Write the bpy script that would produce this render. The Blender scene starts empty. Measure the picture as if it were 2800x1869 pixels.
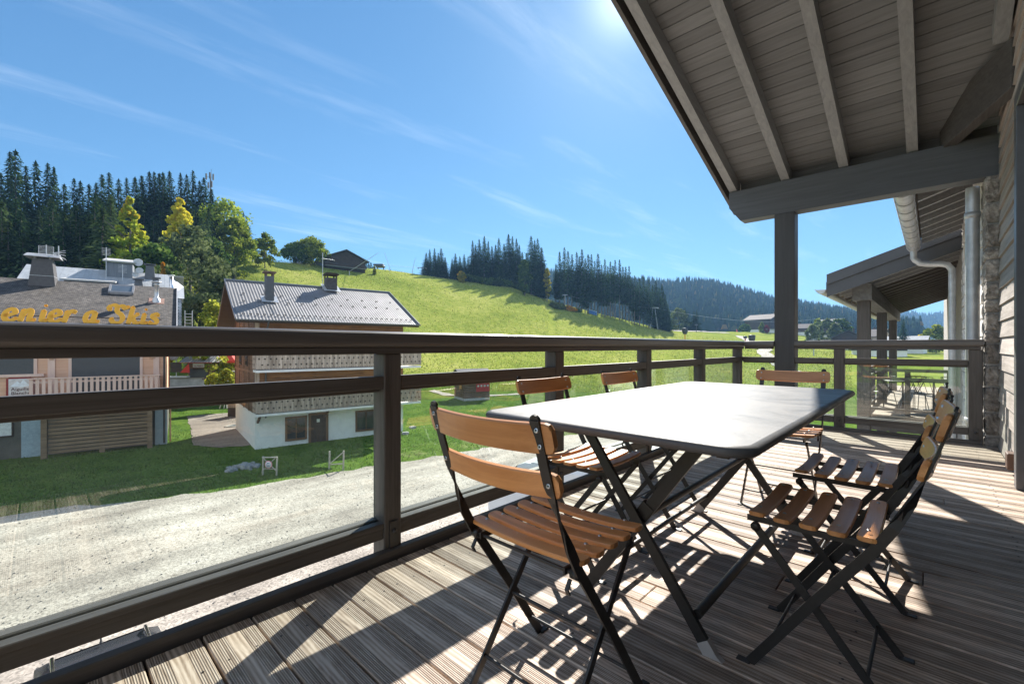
import bpy, bmesh, math, random
import numpy as np
from mathutils import Vector, Matrix, Quaternion

random.seed(7)
rng = np.random.default_rng(7)
R = math.radians
S = bpy.context.scene
COL = S.collection

# ------------------------------------------------------------------ camera
TH = R(43.25)
EYE = Vector((0, 0, .98))
cam_d = bpy.data.cameras.new('camera')
cam = bpy.data.objects.new('camera', cam_d)
COL.objects.link(cam)
cam.location = EYE
cam.rotation_euler = (R(90), 0, TH)
cam_d.sensor_width = 36
cam_d.lens = 15.72
cam_d.shift_y = .0041
cam_d.clip_start = .05
cam_d.clip_end = 6000
S.camera = cam
S.render.resolution_x, S.render.resolution_y = 1024, 683

# ------------------------------------------------------------------ light
SUN_AZ, SUN_EL = R(29.3), R(37.2)        # azimuth left of +Y
SUN_DIR = Vector((-math.sin(SUN_AZ)*math.cos(SUN_EL), math.cos(SUN_AZ)*math.cos(SUN_EL), math.sin(SUN_EL)))
sd = bpy.data.lights.new('sun', 'SUN')
sd.energy = 4.5
sd.angle = R(.5)
sd.color = (1, .95, .87)
sun = bpy.data.objects.new('sun', sd)
COL.objects.link(sun)
sun.rotation_euler = SUN_DIR.to_track_quat('Z', 'Y').to_euler()

world = bpy.data.worlds.new('World')
S.world = world
world.use_nodes = True
SKY_STRENGTH = .11
EXPOSURE = 1.42
S.view_settings.view_transform = 'Standard'
S.view_settings.look = 'None'
S.view_settings.exposure = EXPOSURE
S.view_settings.gamma = 1
S.view_settings.use_curve_mapping = False
S.render.engine = 'CYCLES'
S.cycles.max_bounces = 8
S.cycles.transparent_max_bounces = 16
S.cycles.caustics_reflective = False
S.cycles.caustics_refractive = False


class NT:
    """small helper round a node tree"""
    def __init__(self, nt):
        self.nt = nt

    def __call__(self, typ, ins=None, **props):
        n = self.nt.nodes.new('ShaderNode' + typ)
        for k, v in props.items():
            setattr(n, k, v)
        for k, v in (ins or {}).items():
            s = n.inputs[k]
            if isinstance(v, tuple) and len(v) == 2 and hasattr(v[0], 'outputs'):
                self.nt.links.new(v[0].outputs[v[1]], s)
            elif hasattr(v, 'outputs'):
                self.nt.links.new(v.outputs[0], s)
            else:
                s.default_value = v
        return n

    def math(self, op, a, b=0.0, c=0.0):
        return self('Math', {0: a, 1: b, 2: c}, operation=op)

    def ramp(self, fac, stops, interp='LINEAR'):
        n = self('ValToRGB', {'Fac': fac})
        cr = n.color_ramp
        cr.interpolation = interp
        while len(cr.elements) < len(stops):
            cr.elements.new(.5)
        for e, (p, c) in zip(cr.elements, stops):
            e.position = p
            e.color = c if len(c) == 4 else (*c, 1)
        return n

    def mix(self, fac, a, b, blend='MIX'):
        n = self('Mix', data_type='RGBA', blend_type=blend)
        for idx, v in ((0, fac), (6, a), (7, b)):
            s = n.inputs[idx]
            if isinstance(v, tuple) and len(v) == 2 and hasattr(v[0], 'outputs'):
                self.nt.links.new(v[0].outputs[v[1]], s)
            elif hasattr(v, 'outputs'):
                self.nt.links.new((v.outputs[2] if v.bl_idname == 'ShaderNodeMix' else v.outputs[0]), s)
            else:
                s.default_value = v if not (isinstance(v, tuple) and len(v) == 3) else (*v, 1)
        return n

    def link(self, a, ai, b, bi):
        self.nt.links.new(a.outputs[ai], b.inputs[bi])


# sky: Nishita plus thin streaky cirrus
w = NT(world.node_tree)
world.node_tree.nodes.clear()
sky = w('TexSky', sky_type='NISHITA', sun_disc=False, sun_elevation=SUN_EL, sun_rotation=-SUN_AZ,
        altitude=1100, air_density=1.0, dust_density=.25, ozone_density=2.6)
tc = w('TexCoord')
sep = w('SeparateXYZ', {0: (tc, 'Generated')})
zc = w.math('MAXIMUM', (sep, 2), .03)
px = w.math('DIVIDE', (sep, 0), zc)
py = w.math('DIVIDE', (sep, 1), zc)
vec = w('CombineXYZ', {0: px, 1: py, 2: 0.0})
mp = w('Mapping', {'Vector': vec, 'Rotation': (0, 0, R(12)), 'Scale': (.62, .12, 1), 'Location': (1.9, .35, 0)})
n1 = w('TexNoise', {'Vector': mp, 'Scale': 4.2, 'Detail': 5.0, 'Roughness': .5, 'Distortion': .35})
mp2 = w('Mapping', {'Vector': vec, 'Rotation': (0, 0, R(20)), 'Scale': (1.6, .35, 1)})
n2 = w('TexNoise', {'Vector': mp2, 'Scale': 4.0, 'Detail': 8.0, 'Roughness': .68, 'Distortion': .6})
cm = w.math('MULTIPLY', w.ramp((n1, 0), [(.52, (0, 0, 0)), (.76, (1, 1, 1))]), w.ramp((n2, 0), [(.38, (.05, .05, .05)), (.62, (1, 1, 1))]))
hz = w.ramp((sep, 2), [(.02, (.2, .2, .2)), (.14, (1, 1, 1)), (.7, (1, 1, 1)), (.95, (.3, .3, .3))])
cm2 = w.math('MULTIPLY', cm, hz)
cm3a = w.math('MULTIPLY', cm2, .27)
# thicker veil of bright cloud added to lift the shade, unseen behind the camera
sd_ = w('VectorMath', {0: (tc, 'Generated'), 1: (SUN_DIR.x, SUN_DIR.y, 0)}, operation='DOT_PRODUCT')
fill_veil = w('MapRange', {'Value': (sd_, 'Value'), 'From Min': .05, 'From Max': -.45, 'To Min': 0.0, 'To Max': .8})
cm3 = w.math('MAXIMUM', cm3a, w.math('MULTIPLY', fill_veil, w.ramp((n2, 0), [(.25, (.6, .6, .6)), (.6, (1, 1, 1))])))
den = w.mix(1.0, w.mix(1.0, sky, (.11, .11, .11), 'MULTIPLY'), (1, 1, 1), 'ADD')
tint = w.mix(1.0, w.mix(1.0, sky, den, 'DIVIDE'), (.36, .60, .765), 'MULTIPLY')
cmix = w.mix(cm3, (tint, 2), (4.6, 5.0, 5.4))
dotv = w('VectorMath', {0: (tc, 'Generated'), 1: tuple(SUN_DIR)}, operation='DOT_PRODUCT')
dc = w.math('MAXIMUM', (dotv, 'Value'), 0.0)
aur = w.math('ADD', w.math('MULTIPLY', w.math('POWER', dc, 60.0), .45), w.math('MULTIPLY', w.math('POWER', dc, 700.0), 2.2))
aurc = w.mix(1.0, (1, .97, .92), aur, 'MULTIPLY')
cmix = w.mix(1.0, (cmix, 2), (aurc, 2), 'ADD')
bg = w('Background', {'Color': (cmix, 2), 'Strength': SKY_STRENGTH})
out = w('OutputWorld', {0: bg})

# ------------------------------------------------------------------ helpers
FPX, CX, HY = 1223., 1400., 946.       # pinhole of the camera in photo pixels, used to set out the far ground
CT, ST = math.cos(TH), math.sin(TH)
ZG = -6.7 + .98                        # street level


def at(u, v, d):
    """point at distance d in front of the balcony (metres along the view axis)"""
    l = (u-CX)/FPX*d
    return Vector((CT*l-ST*d, ST*l+CT*d, .98-(v-HY)/FPX*d))


def xy(u, d):
    p = at(u, HY, d)
    return p.x, p.y


def setup(o, label=None, cat=None, group=None, kind=None):
    if label: o['label'] = label
    if cat: o['category'] = cat
    if group: o['group'] = group
    if kind: o['kind'] = kind
    return o


def thing(name, label, cat, loc=(0, 0, 0), rz=0, group=None):
    o = bpy.data.objects.new(name, None)
    o.empty_display_size = .2
    COL.objects.link(o)
    o.location = loc
    o.rotation_euler = (0, 0, rz)
    return setup(o, label, cat, group)


def wm(o):
    b = Matrix.Translation(o.location) @ o.rotation_euler.to_matrix().to_4x4() @ Matrix.Diagonal((*o.scale, 1))
    return wm(o.parent) @ o.matrix_parent_inverse @ b if o.parent else b


def link_mesh(name, me, mat, parent=None, world=False):
    o = bpy.data.objects.new(name, me)
    COL.objects.link(o)
    if mat is not None and not me.materials:
        for m in (mat if isinstance(mat, (list, tuple)) else [mat]):
            me.materials.append(m)
    if parent:
        o.parent = parent
        if world:
            o.matrix_parent_inverse = wm(parent).inverted()
    return o


def np_mesh(name, verts, faces, smooth=False):
    me = bpy.data.meshes.new(name)
    verts = np.asarray(verts, dtype=np.float32)
    faces = np.asarray(faces, dtype=np.int32)
    nf, k = faces.shape
    me.vertices.add(len(verts))
    me.vertices.foreach_set('co', verts.ravel())
    me.loops.add(nf*k)
    me.loops.foreach_set('vertex_index', faces.ravel())
    me.polygons.add(nf)
    me.polygons.foreach_set('loop_start', np.arange(nf, dtype=np.int32)*k)
    me.polygons.foreach_set('loop_total', np.full(nf, k, dtype=np.int32))
    if smooth:
        me.polygons.foreach_set('use_smooth', np.ones(nf, dtype=bool))
    me.update(calc_edges=True)
    me.validate()
    return me


class MB:
    """collects shapes and links them as one mesh object"""
    def __init__(self):
        self.v = []
        self.f = []
        self.sm = []
        self.mi = []

    def add(self, vs, fs, M=None, smooth=False, mi=0):
        b = len(self.v)
        for p in vs:
            p = Vector(p)
            self.v.append(M @ p if M else p)
        for q in fs:
            self.f.append([i+b for i in q])
            self.sm.append(smooth)
            self.mi.append(mi)

    def box(self, lo, hi, bev=0, M=None, mi=0):
        (x0, y0, z0), (x1, y1, z1) = lo, hi
        x0, x1 = min(x0, x1), max(x0, x1)
        y0, y1 = min(y0, y1), max(y0, y1)
        z0, z1 = min(z0, z1), max(z0, z1)
        if bev <= 0:
            vs = [(x0, y0, z0), (x1, y0, z0), (x1, y1, z0), (x0, y1, z0), (x0, y0, z1), (x1, y0, z1), (x1, y1, z1), (x0, y1, z1)]
            fs = [(0, 3, 2, 1), (4, 5, 6, 7), (0, 1, 5, 4), (1, 2, 6, 5), (2, 3, 7, 6), (3, 0, 4, 7)]
            self.add(vs, fs, M, False, mi)
            return
        b = min(bev, (x1-x0)/2.01, (y1-y0)/2.01, (z1-z0)/2.01)
        c = [(x0, x1), (y0, y1), (z0, z1)]
        vs, idx = [], {}
        for sx in (0, 1):
            for sy in (0, 1):
                for sz in (0, 1):
                    for ax in range(3):
                        p = []
                        for a, s_ in zip(range(3), (sx, sy, sz)):
                            val = c[a][s_]
                            if a != ax:
                                val += b if s_ == 0 else -b
                            p.append(val)
                        idx[(sx, sy, sz, ax)] = len(vs)
                        vs.append(p)
        fs = []
        ctr = Vector(((x0+x1)/2, (y0+y1)/2, (z0+z1)/2))

        def face(ids):
            a, b_, c_ = (Vector(vs[i]) for i in ids[:3])
            n = (b_-a).cross(c_-a)
            m = sum((Vector(vs[i]) for i in ids), Vector())/len(ids)
            fs.append(ids if n.dot(m-ctr) > 0 else ids[::-1])
        for ax in range(3):
            o = [a for a in range(3) if a != ax]
            for s_ in (0, 1):
                ids = []
                for q in ((0, 0), (1, 0), (1, 1), (0, 1)):
                    k = [0, 0, 0]; k[ax] = s_; k[o[0]] = q[0]; k[o[1]] = q[1]
                    ids.append(idx[(*k, ax)])
                face(ids)
        for ax in range(3):
            o = [a for a in range(3) if a != ax]
            for q in ((0, 0), (1, 0), (1, 1), (0, 1)):
                k0 = [0, 0, 0]; k0[o[0]] = q[0]; k0[o[1]] = q[1]
                k1 = list(k0); k1[ax] = 1
                face([idx[(*k0, o[0])], idx[(*k1, o[0])], idx[(*k1, o[1])], idx[(*k0, o[1])]])
        for sx in (0, 1):
            for sy in (0, 1):
                for sz in (0, 1):
                    face([idx[(sx, sy, sz, a)] for a in range(3)])
        self.add(vs, fs, M, False, mi)

    def beam(self, p0, p1, w_, h_, up=(0, 0, 1), bev=0, mi=0):
        """box along p0-p1, w_ across, h_ along up"""
        p0, p1 = Vector(p0), Vector(p1)
        z = (p1-p0)
        L = z.length
        z.normalize()
        u = Vector(up)
        x = u.cross(z)
        if x.length < 1e-5:
            x = Vector((1, 0, 0)).cross(z)
        x.normalize()
        y = z.cross(x)
        M = Matrix(((x.x, y.x, z.x, p0.x), (x.y, y.y, z.y, p0.y), (x.z, y.z, z.z, p0.z), (0, 0, 0, 1)))
        self.box((-w_/2, -h_/2, 0), (w_/2, h_/2, L), bev, M, mi)

    def tube(self, pts, r, n=8, smooth=True, caps=True, M=None, mi=0):
        pts = [Vector(p) for p in pts]
        rs = r if isinstance(r, (list, tuple)) else [r]*len(pts)
        vs, fs = [], []
        pv = None
        for i, p in enumerate(pts):
            t = (pts[min(i+1, len(pts)-1)]-pts[max(i-1, 0)]).normalized()
            if pv is None:
                a = Vector((0, 0, 1)) if abs(t.z) < .9 else Vector((1, 0, 0))
                x = a.cross(t).normalized()
            else:
                x = (pv-t*pv.dot(t)).normalized()
            pv = x
            y = t.cross(x)
            for k in range(n):
                an = 2*math.pi*k/n
                vs.append(p+(x*math.cos(an)+y*math.sin(an))*rs[i])
        for i in range(len(pts)-1):
            for k in range(n):
                fs.append((i*n+k, i*n+(k+1) % n, (i+1)*n+(k+1) % n, (i+1)*n+k))
        self.add(vs, fs, M, smooth, mi)
        if caps:
            self.add(vs[:n], [tuple(range(n))[::-1]], M, False, mi)
            self.add(vs[-n:], [tuple(range(n))], M, False, mi)

    def prism(self, poly, t, M=None, mi=0):
        """2D outline in the xy plane, extruded along +z by t"""
        n = len(poly)
        a = sum(poly[i][0]*poly[(i+1) % n][1]-poly[(i+1) % n][0]*poly[i][1] for i in range(n))
        if a < 0:
            poly = poly[::-1]
        vs = [(x, y, 0) for x, y in poly]+[(x, y, t) for x, y in poly]
        fs = [tuple(range(n))[::-1], tuple(range(n, 2*n))]+[(i, (i+1) % n, n+(i+1) % n, n+i) for i in range(n)]
        self.add(vs, fs, M, False, mi)

    def sweep(self, frames, w_, t_, M=None, mi=0):
        """flat bar: frames = list of (point, width direction, thickness direction)"""
        vs, fs = [], []
        for p, a, b in frames:
            p, a, b = Vector(p), Vector(a).normalized(), Vector(b).normalized()
            vs += [p-a*w_/2-b*t_/2, p+a*w_/2-b*t_/2, p+a*w_/2+b*t_/2, p-a*w_/2+b*t_/2]
        m = len(frames)
        for i in range(m-1):
            for k in range(4):
                fs.append((i*4+k, i*4+(k+1) % 4, (i+1)*4+(k+1) % 4, (i+1)*4+k))
        fs += [(3, 2, 1, 0), (m*4-4, m*4-3, m*4-2, m*4-1)]
        self.add(vs, fs, M, False, mi)

    def lathe(self, prof, n=16, M=None, smooth=True, mi=0):
        vs, fs = [], []
        for r, z in prof:
            for k in range(n):
                an = 2*math.pi*k/n
                vs.append((r*math.cos(an), r*math.sin(an), z))
        for i in range(len(prof)-1):
            for k in range(n):
                fs.append((i*n+k, i*n+(k+1) % n, (i+1)*n+(k+1) % n, (i+1)*n+k))
        self.add(vs, fs, M, smooth, mi)

    def mesh(self, name):
        me = bpy.data.meshes.new(name)
        me.from_pydata([tuple(p) for p in self.v], [], self.f)
        me.polygons.foreach_set('use_smooth', self.sm)
        if any(self.mi):
            me.polygons.foreach_set('material_index', self.mi)
        bm = bmesh.new()
        bm.from_mesh(me)
        bmesh.ops.recalc_face_normals(bm, faces=bm.faces)
        bm.to_mesh(me)
        bm.free()
        me.update()
        return me

    def build(self, name, mat, parent=None, world=False):
        return link_mesh(name, self.mesh(name), mat, parent, world)


def copy_tree(o, parent=None):
    c = o.copy()
    COL.objects.link(c)
    if parent:
        c.parent = parent
    for ch in list(o.children):
        copy_tree(ch, c)
    return c


def Tm(x, y, z):
    return Matrix.Translation((x, y, z))


def Rz(a):
    return Matrix.Rotation(a, 4, 'Z')


# ------------------------------------------------------------------ materials
MATS = {}


def newmat(name):
    m = bpy.data.materials.new(name)
    m.use_nodes = True
    m.node_tree.nodes.clear()
    n = NT(m.node_tree)
    MATS[name] = m
    return m, n


def finish(n, **ins):
    p = n('BsdfPrincipled', {k.replace('_', ' '): v for k, v in ins.items()})
    n('OutputMaterial', {0: p})
    return p


def paint(name, col, rough=.5, var=.15, scale=6., bump=.05, metal=0., spec=.5):
    m, n = newmat(name)
    tc = n('TexCoord')
    nz = n('TexNoise', {'Vector': (tc, 'Object'), 'Scale': scale, 'Detail': 6.0, 'Roughness': .6})
    c0 = tuple(x*(1-var) for x in col)
    c1 = tuple(min(1, x*(1+var)) for x in col)
    cr = n.ramp((nz, 0), [(.3, c0), (.7, c1)])
    bp = n('Bump', {'Height': (nz, 0), 'Strength': bump, 'Distance': .02})
    p = finish(n, Base_Color=(cr, 0), Roughness=rough, Metallic=metal, Normal=(bp, 0))
    p.inputs['Specular IOR Level'].default_value = spec
    return m


def wood(name, c1, c2, axis=0, fine=28., rough=.65, bump=.15, isl=.2, spec=.35, knots=True, stretch=.05):
    """grain along a local axis; every separate board gets its own grain and tone"""
    m, n = newmat(name)
    tc = n('TexCoord')
    geo = n('NewGeometry')
    sc = [fine, fine, fine]
    sc[axis] = fine*stretch
    off = n.math('MULTIPLY', (geo, 'Random Per Island'), 37.0)
    offv = n('CombineXYZ', {0: off, 1: off, 2: off})
    mp = n('Mapping', {'Vector': (tc, 'Object'), 'Scale': tuple(sc), 'Location': (0, 0, 0)})
    ad = n('VectorMath', {0: (mp, 0), 1: (offv, 0)}, operation='ADD')
    nz = n('TexNoise', {'Vector': ad, 'Scale': 1.0, 'Detail': 7.0, 'Roughness': .65, 'Distortion': .8})
    big = n('TexNoise', {'Vector': (tc, 'Object'), 'Scale': 1.7, 'Detail': 4.0})
    f = n.math('ADD', n.math('MULTIPLY', (nz, 0), .75), n.math('MULTIPLY', (big, 0), .25))
    cr = n.ramp(f, [(.34, c1), (.66, c2)])
    tone = n('MapRange', {'Value': (geo, 'Random Per Island'), 'To Min': 1-isl, 'To Max': 1+isl})
    oi = n('ObjectInfo')
    tone2 = n('MapRange', {'Value': (oi, 'Random'), 'To Min': 1-isl*.9, 'To Max': 1+isl*.9})
    mx = n.mix(1.0, (n.mix(1.0, cr, tone, 'MULTIPLY'), 2), tone2, 'MULTIPLY')
    bp = n('Bump', {'Height': (nz, 0), 'Strength': bump, 'Distance': .01})
    rg = n('MapRange', {'Value': (big, 0), 'From Min': .3, 'From Max': .7, 'To Min': rough*.82, 'To Max': min(1, rough*1.2)})
    p = finish(n, Base_Color=(mx, 2), Roughness=(rg, 0), Normal=(bp, 0))
    p.inputs['Specular IOR Level'].default_value = spec
    return m


def leafmat(name, stops, trans=.35):
    m, n = newmat(name)
    geo = n('NewGeometry')
    oi = n('ObjectInfo')
    cr = n.ramp((geo, 'Random Per Island'), stops)
    tone = n('MapRange', {'Value': (oi, 'Random'), 'To Min': .78, 'To Max': 1.25})
    mx = n.mix(1.0, cr, tone, 'MULTIPLY')
    d = n('BsdfDiffuse', {'Color': (mx, 2)})
    t = n('BsdfTranslucent', {'Color': (mx, 2)})
    x = n('MixShader', {0: trans, 1: d, 2: t})
    n('OutputMaterial', {0: x})
    return m


RAIL = wood('grey stained timber', (.074, .067, .062), (.142, .130, .122), axis=1, fine=40, rough=.5, bump=.12, isl=.08)
RAILX = wood('grey stained timber along x', (.074, .067, .062), (.142, .130, .122), axis=0, fine=40, rough=.5, bump=.12, isl=.08)
RAILZ = wood('grey stained timber upright', (.074, .067, .062), (.142, .130, .122), axis=2, fine=40, rough=.5, bump=.12, isl=.08)
BEAMX = wood('grey stained glulam', (.092, .097, .105), (.130, .136, .146), axis=0, fine=26, rough=.55, bump=.1, isl=.05)
RAFT = wood('pale grey stained rafter', (.235, .238, .242), (.345, .347, .35), axis=1, fine=24, rough=.6, bump=.12, isl=.1)
SOFFIT = wood('grey stained boarding', (.195, .197, .20), (.285, .287, .29), axis=0, fine=30, rough=.65, bump=.15, isl=.15)
BLACK = paint('black powder coat', (.028, .026, .025), rough=.42, var=.15, scale=60, bump=.06)
CAP = paint('pale plastic cap', (.55, .52, .50), rough=.5)
STEEL = paint('galvanised steel', (.58, .59, .60), rough=.42, var=.16, scale=9, bump=.02, metal=.45)
CHROME = paint('chrome', (.75, .76, .78), rough=.15, var=.05, metal=1.0)
SCREW = paint('screw metal', (.6, .6, .6), rough=.3, metal=.9)
SLAT = wood('varnished beech', (.52, .215, .068), (.76, .37, .14), axis=0, fine=26, rough=.34, bump=.06, isl=.16, spec=.5)
TABLE = paint('grey powder coated steel', (.105, .105, .107), rough=.46, var=.06, scale=320, bump=.09, spec=.28)
_n = NT(TABLE.node_tree)
_p = [q for q in TABLE.node_tree.nodes if q.bl_idname == 'ShaderNodeBsdfPrincipled'][0]
_t = _n('TexCoord')
_z = _n('TexNoise', {'Vector': (_t, 'Object'), 'Scale': 3.5, 'Detail': 6.0, 'Roughness': .7, 'Distortion': 1.2})
_r = _n('MapRange', {'Value': (_z, 0), 'From Min': .3, 'From Max': .7, 'To Min': .36, 'To Max': .56})
_n.link(_r, 0, _p, 'Roughness')
DARKGAP = paint('dark opening', (.012, .011, .010), rough=.9)
WHITE = paint('white paint', (.75, .75, .74), rough=.5)


# deck boards: ribbed bands beside a smooth middle, weathered
def deckmat():
    PITCH = .151
    m, n = newmat('weathered ribbed larch decking')
    tc = n('TexCoord')
    geo = n('NewGeometry')
    sp = n('SeparateXYZ', {0: (tc, 'Object')})
    isl = (geo, 'Random Per Island')
    off = n.math('MULTIPLY', isl, 53.0)
    offv = n('CombineXYZ', {0: off, 1: off, 2: 0.0})
    mp = n('Mapping', {'Vector': (tc, 'Object'), 'Scale': (3.2, 24, 24)})
    ad = n('VectorMath', {0: mp, 1: offv}, operation='ADD')
    grain = n('TexNoise', {'Vector': ad, 'Scale': 1.3, 'Detail': 8.0, 'Roughness': .66, 'Distortion': 1.6})
    mpw = n('Mapping', {'Vector': (tc, 'Object'), 'Scale': (1.1, 9, 9)})
    adw = n('VectorMath', {0: mpw, 1: offv}, operation='ADD')
    rings = n('TexWave', {'Vector': adw, 'Scale': 2.2, 'Distortion': 7.0, 'Detail': 2.0, 'Detail Scale': .6}, bands_direction='Y')
    blot = n('TexNoise', {'Vector': (tc, 'Object'), 'Scale': 3.1, 'Detail': 5.0, 'Roughness': .6})
    t = n.math('FRACT', n.math('DIVIDE', n.math('SUBTRACT', (sp, 1), .0785), PITCH))
    dist = n.math('ABSOLUTE', n.math('SUBTRACT', t, .5))
    band = n('MapRange', {'Value': dist, 'From Min': .13, 'From Max': .15})
    edge = n('MapRange', {'Value': dist, 'From Min': .455, 'From Max': .44})
    ribm = n.math('MULTIPLY', band, edge)
    ph = n.math('MULTIPLY', (sp, 1), 2*math.pi/.0062)
    rib = n.math('MULTIPLY', n.math('ADD', n.math('MULTIPLY', n.math('SINE', ph), .5), .5), ribm)
    f = n.math('ADD', n.math('MULTIPLY', (grain, 0), .62), n.math('ADD', n.math('MULTIPLY', (rings, 1), .16), n.math('MULTIPLY', (blot, 0), .24)))
    cr = n.ramp(f, [(.30, (.175, .125, .092)), (.44, (.44, .335, .255)), (.58, (.66, .54, .44)), (.78, (.84, .73, .63))])
    tone = n('MapRange', {'Value': isl, 'To Min': .68, 'To Max': 1.26})
    mx = n.mix(1.0, cr, tone, 'MULTIPLY')
    dirt = n.mix(n.math('MULTIPLY', rib, .68), mx, (.085, .058, .042))
    h = n.math('SUBTRACT', n.math('MULTIPLY', (grain, 0), .4), n.math('MULTIPLY', rib, 1.1))
    bp = n('Bump', {'Height': h, 'Strength': .55, 'Distance': .003})
    p = finish(n, Base_Color=(dirt, 2), Roughness=.6, Normal=(bp, 0))
    p.inputs['Specular IOR Level'].default_value = .35
    return m


DECK = deckmat()


def glassmat(name='pane glass', dust=.085):
    m, n = newmat(name)
    tc = n('TexCoord')
    gb = n('NewGeometry')
    io = n('MapRange', {'Value': (gb, 'Backfacing'), 'To Min': 1.7, 'To Max': 1/1.7})
    lw = n('Fresnel', {'IOR': io})
    tr = n('BsdfTransparent', {'Color': (.93, .97, .95, 1)})
    gl = n('BsdfGlossy', {'Color': (1, 1, 1, 1), 'Roughness': 0.0})
    a = n('MixShader', {0: lw, 1: tr, 2: gl})
    nz = n('TexNoise', {'Vector': (tc, 'Object'), 'Scale': 260.0, 'Detail': 3.0, 'Roughness': .7})
    big = n('TexNoise', {'Vector': (tc, 'Object'), 'Scale': 2.2, 'Detail': 3.0})
    sp = n.ramp((nz, 0), [(.56, (0, 0, 0)), (.72, (1, 1, 1))])
    bm_ = n.ramp((big, 0), [(.35, (.25, .25, .25)), (.65, (1, 1, 1))])
    fac = n.math('ADD', n.math('MULTIPLY', n.math('MULTIPLY', sp, bm_), dust*1.2), n.math('MULTIPLY', bm_, dust*.2))
    df = n('BsdfDiffuse', {'Color': (.75, .76, .78, 1)})
    tl = n('BsdfTranslucent', {'Color': (.75, .76, .78, 1)})
    dd = n('MixShader', {0: .5, 1: df, 2: tl})
    b = n('MixShader', {0: fac, 1: a, 2: dd})
    n('OutputMaterial', {0: b})
    return m


GLASS = glassmat()


def windowmat():
    m, n = newmat('window glass')
    tc = n('TexCoord')
    nz = n('TexNoise', {'Vector': (tc, 'Object'), 'Scale': 1.5})
    cr = n.ramp((nz, 0), [(.3, (.02, .022, .025)), (.7, (.06, .065, .07))])
    finish(n, Base_Color=(cr, 0), Roughness=.06)
    return m


WINDOW = windowmat()
# ================================================================== terrain
# photo column -> (distance of the brow, its height over the eye, distance of the foot)
PROF = [(-2600, 150, 44, 52), (-1200, 150, 46, 52), (0, 150, 45, 52), (300, 140, 41, 52), (480, 125, 31, 50), (560, 118, 24.0, 50), (700, 125, 24.7, 52),
        (900, 150, 27.4, 54), (1060, 168, 28.7, 56), (1250, 190, 28.3, 60), (1400, 200, 26.6, 62), (1545, 208, 19.3, 64),
        (1690, 216, 13.6, 66), (1830, 232, 8.4, 68), (1950, 262, 8.7, 70), (2100, 300, 9.4, 72), (2300, 300, 5.2, 72),
        (2450, 300, 2.6, 72), (2800, 300, 1.2, 72), (3500, 300, 1.0, 72), (5400, 300, 1.0, 72)]
PU = np.array([p[0] for p in PROF], float)


def ground(x, y):
    """terrain height at world x, y"""
    d = -ST*x + CT*y
    l = CT*x + ST*y
    if d < 4:
        return ZG
    u = min(max(CX + FPX*l/d, -2600), 5400)
    D = float(np.interp(u, PU, [p[1] for p in PROF]))
    Zc = float(np.interp(u, PU, [p[2] for p in PROF])) + .98
    d0 = float(np.interp(u, PU, [p[3] for p in PROF]))
    wob = .35*math.sin(x*.07+1.3)*math.cos(y*.055) + .2*math.sin(x*.19+y*.13)
    if d <= d0:
        z = ZG
        return z + wob*.25*min(1, max(0, (d-32)/20))
    t = (d-d0)/(D-d0)
    if t <= 1:
        s_ = t*t*(1.9-.9*t)*.55 + t*.45 if u < 1500 else .6*t + .4*t*t
        return ZG + (Zc-ZG)*s_ + wob*min(1, t*4)*min(1, (1-t)*5+.12)
    return Zc - (d-D)*(.06 + .0004*(d-D)) if u > 480 else Zc - (d-D)*.02


def grassmat(name, scale_far=1.0):
    m, n = newmat(name)
    tc = n('TexCoord')
    a = n('TexNoise', {'Vector': (tc, 'Object'), 'Scale': .035, 'Detail': 5.0, 'Roughness': .6})
    b = n('TexNoise', {'Vector': (tc, 'Object'), 'Scale': .55, 'Detail': 8.0, 'Roughness': .72})
    c = n('TexNoise', {'Vector': (tc, 'Object'), 'Scale': 6.0, 'Detail': 6.0, 'Roughness': .75})
    f = n.math('ADD', n.math('MULTIPLY', (a, 0), .34), n.math('ADD', n.math('MULTIPLY', (b, 0), .38), n.math('MULTIPLY', (c, 0), .28)))
    cr = n.ramp(f, [(.39, (.105, .14, .028)), (.47, (.195, .245, .042)), (.54, (.29, .315, .068)), (.62, (.40, .385, .13))])
    spk = n('TexNoise', {'Vector': (tc, 'Object'), 'Scale': 1.5, 'Detail': 4.0, 'Roughness': .8})
    dk = n.ramp((spk, 0), [(.32, (.5, .52, .5)), (.44, (1, 1, 1))])
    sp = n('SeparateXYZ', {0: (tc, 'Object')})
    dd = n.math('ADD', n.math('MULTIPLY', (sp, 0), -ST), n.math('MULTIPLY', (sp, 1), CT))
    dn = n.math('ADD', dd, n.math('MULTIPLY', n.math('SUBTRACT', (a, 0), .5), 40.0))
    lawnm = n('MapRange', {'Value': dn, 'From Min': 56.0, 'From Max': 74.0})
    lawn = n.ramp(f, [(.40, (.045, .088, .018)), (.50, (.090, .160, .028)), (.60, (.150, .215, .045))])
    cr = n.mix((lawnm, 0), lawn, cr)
    mx = n.mix(1.0, (cr, 2), dk, 'MULTIPLY')
    h = n.math('ADD', n.math('MULTIPLY', (b, 0), 1.0), n.math('MULTIPLY', (c, 0), .5))
    bp = n('Bump', {'Height': h, 'Strength': .6, 'Distance': .22})
    d_ = n('BsdfDiffuse', {'Color': (mx, 2), 'Normal': (bp, 0)})
    t_ = n('BsdfTranslucent', {'Color': (mx, 2), 'Normal': (bp, 0)})
    sh = n('MixShader', {0: 0.0, 1: d_, 2: t_})
    n('OutputMaterial', {0: sh})
    return m


GRASS = grassmat('meadow grass')


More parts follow.
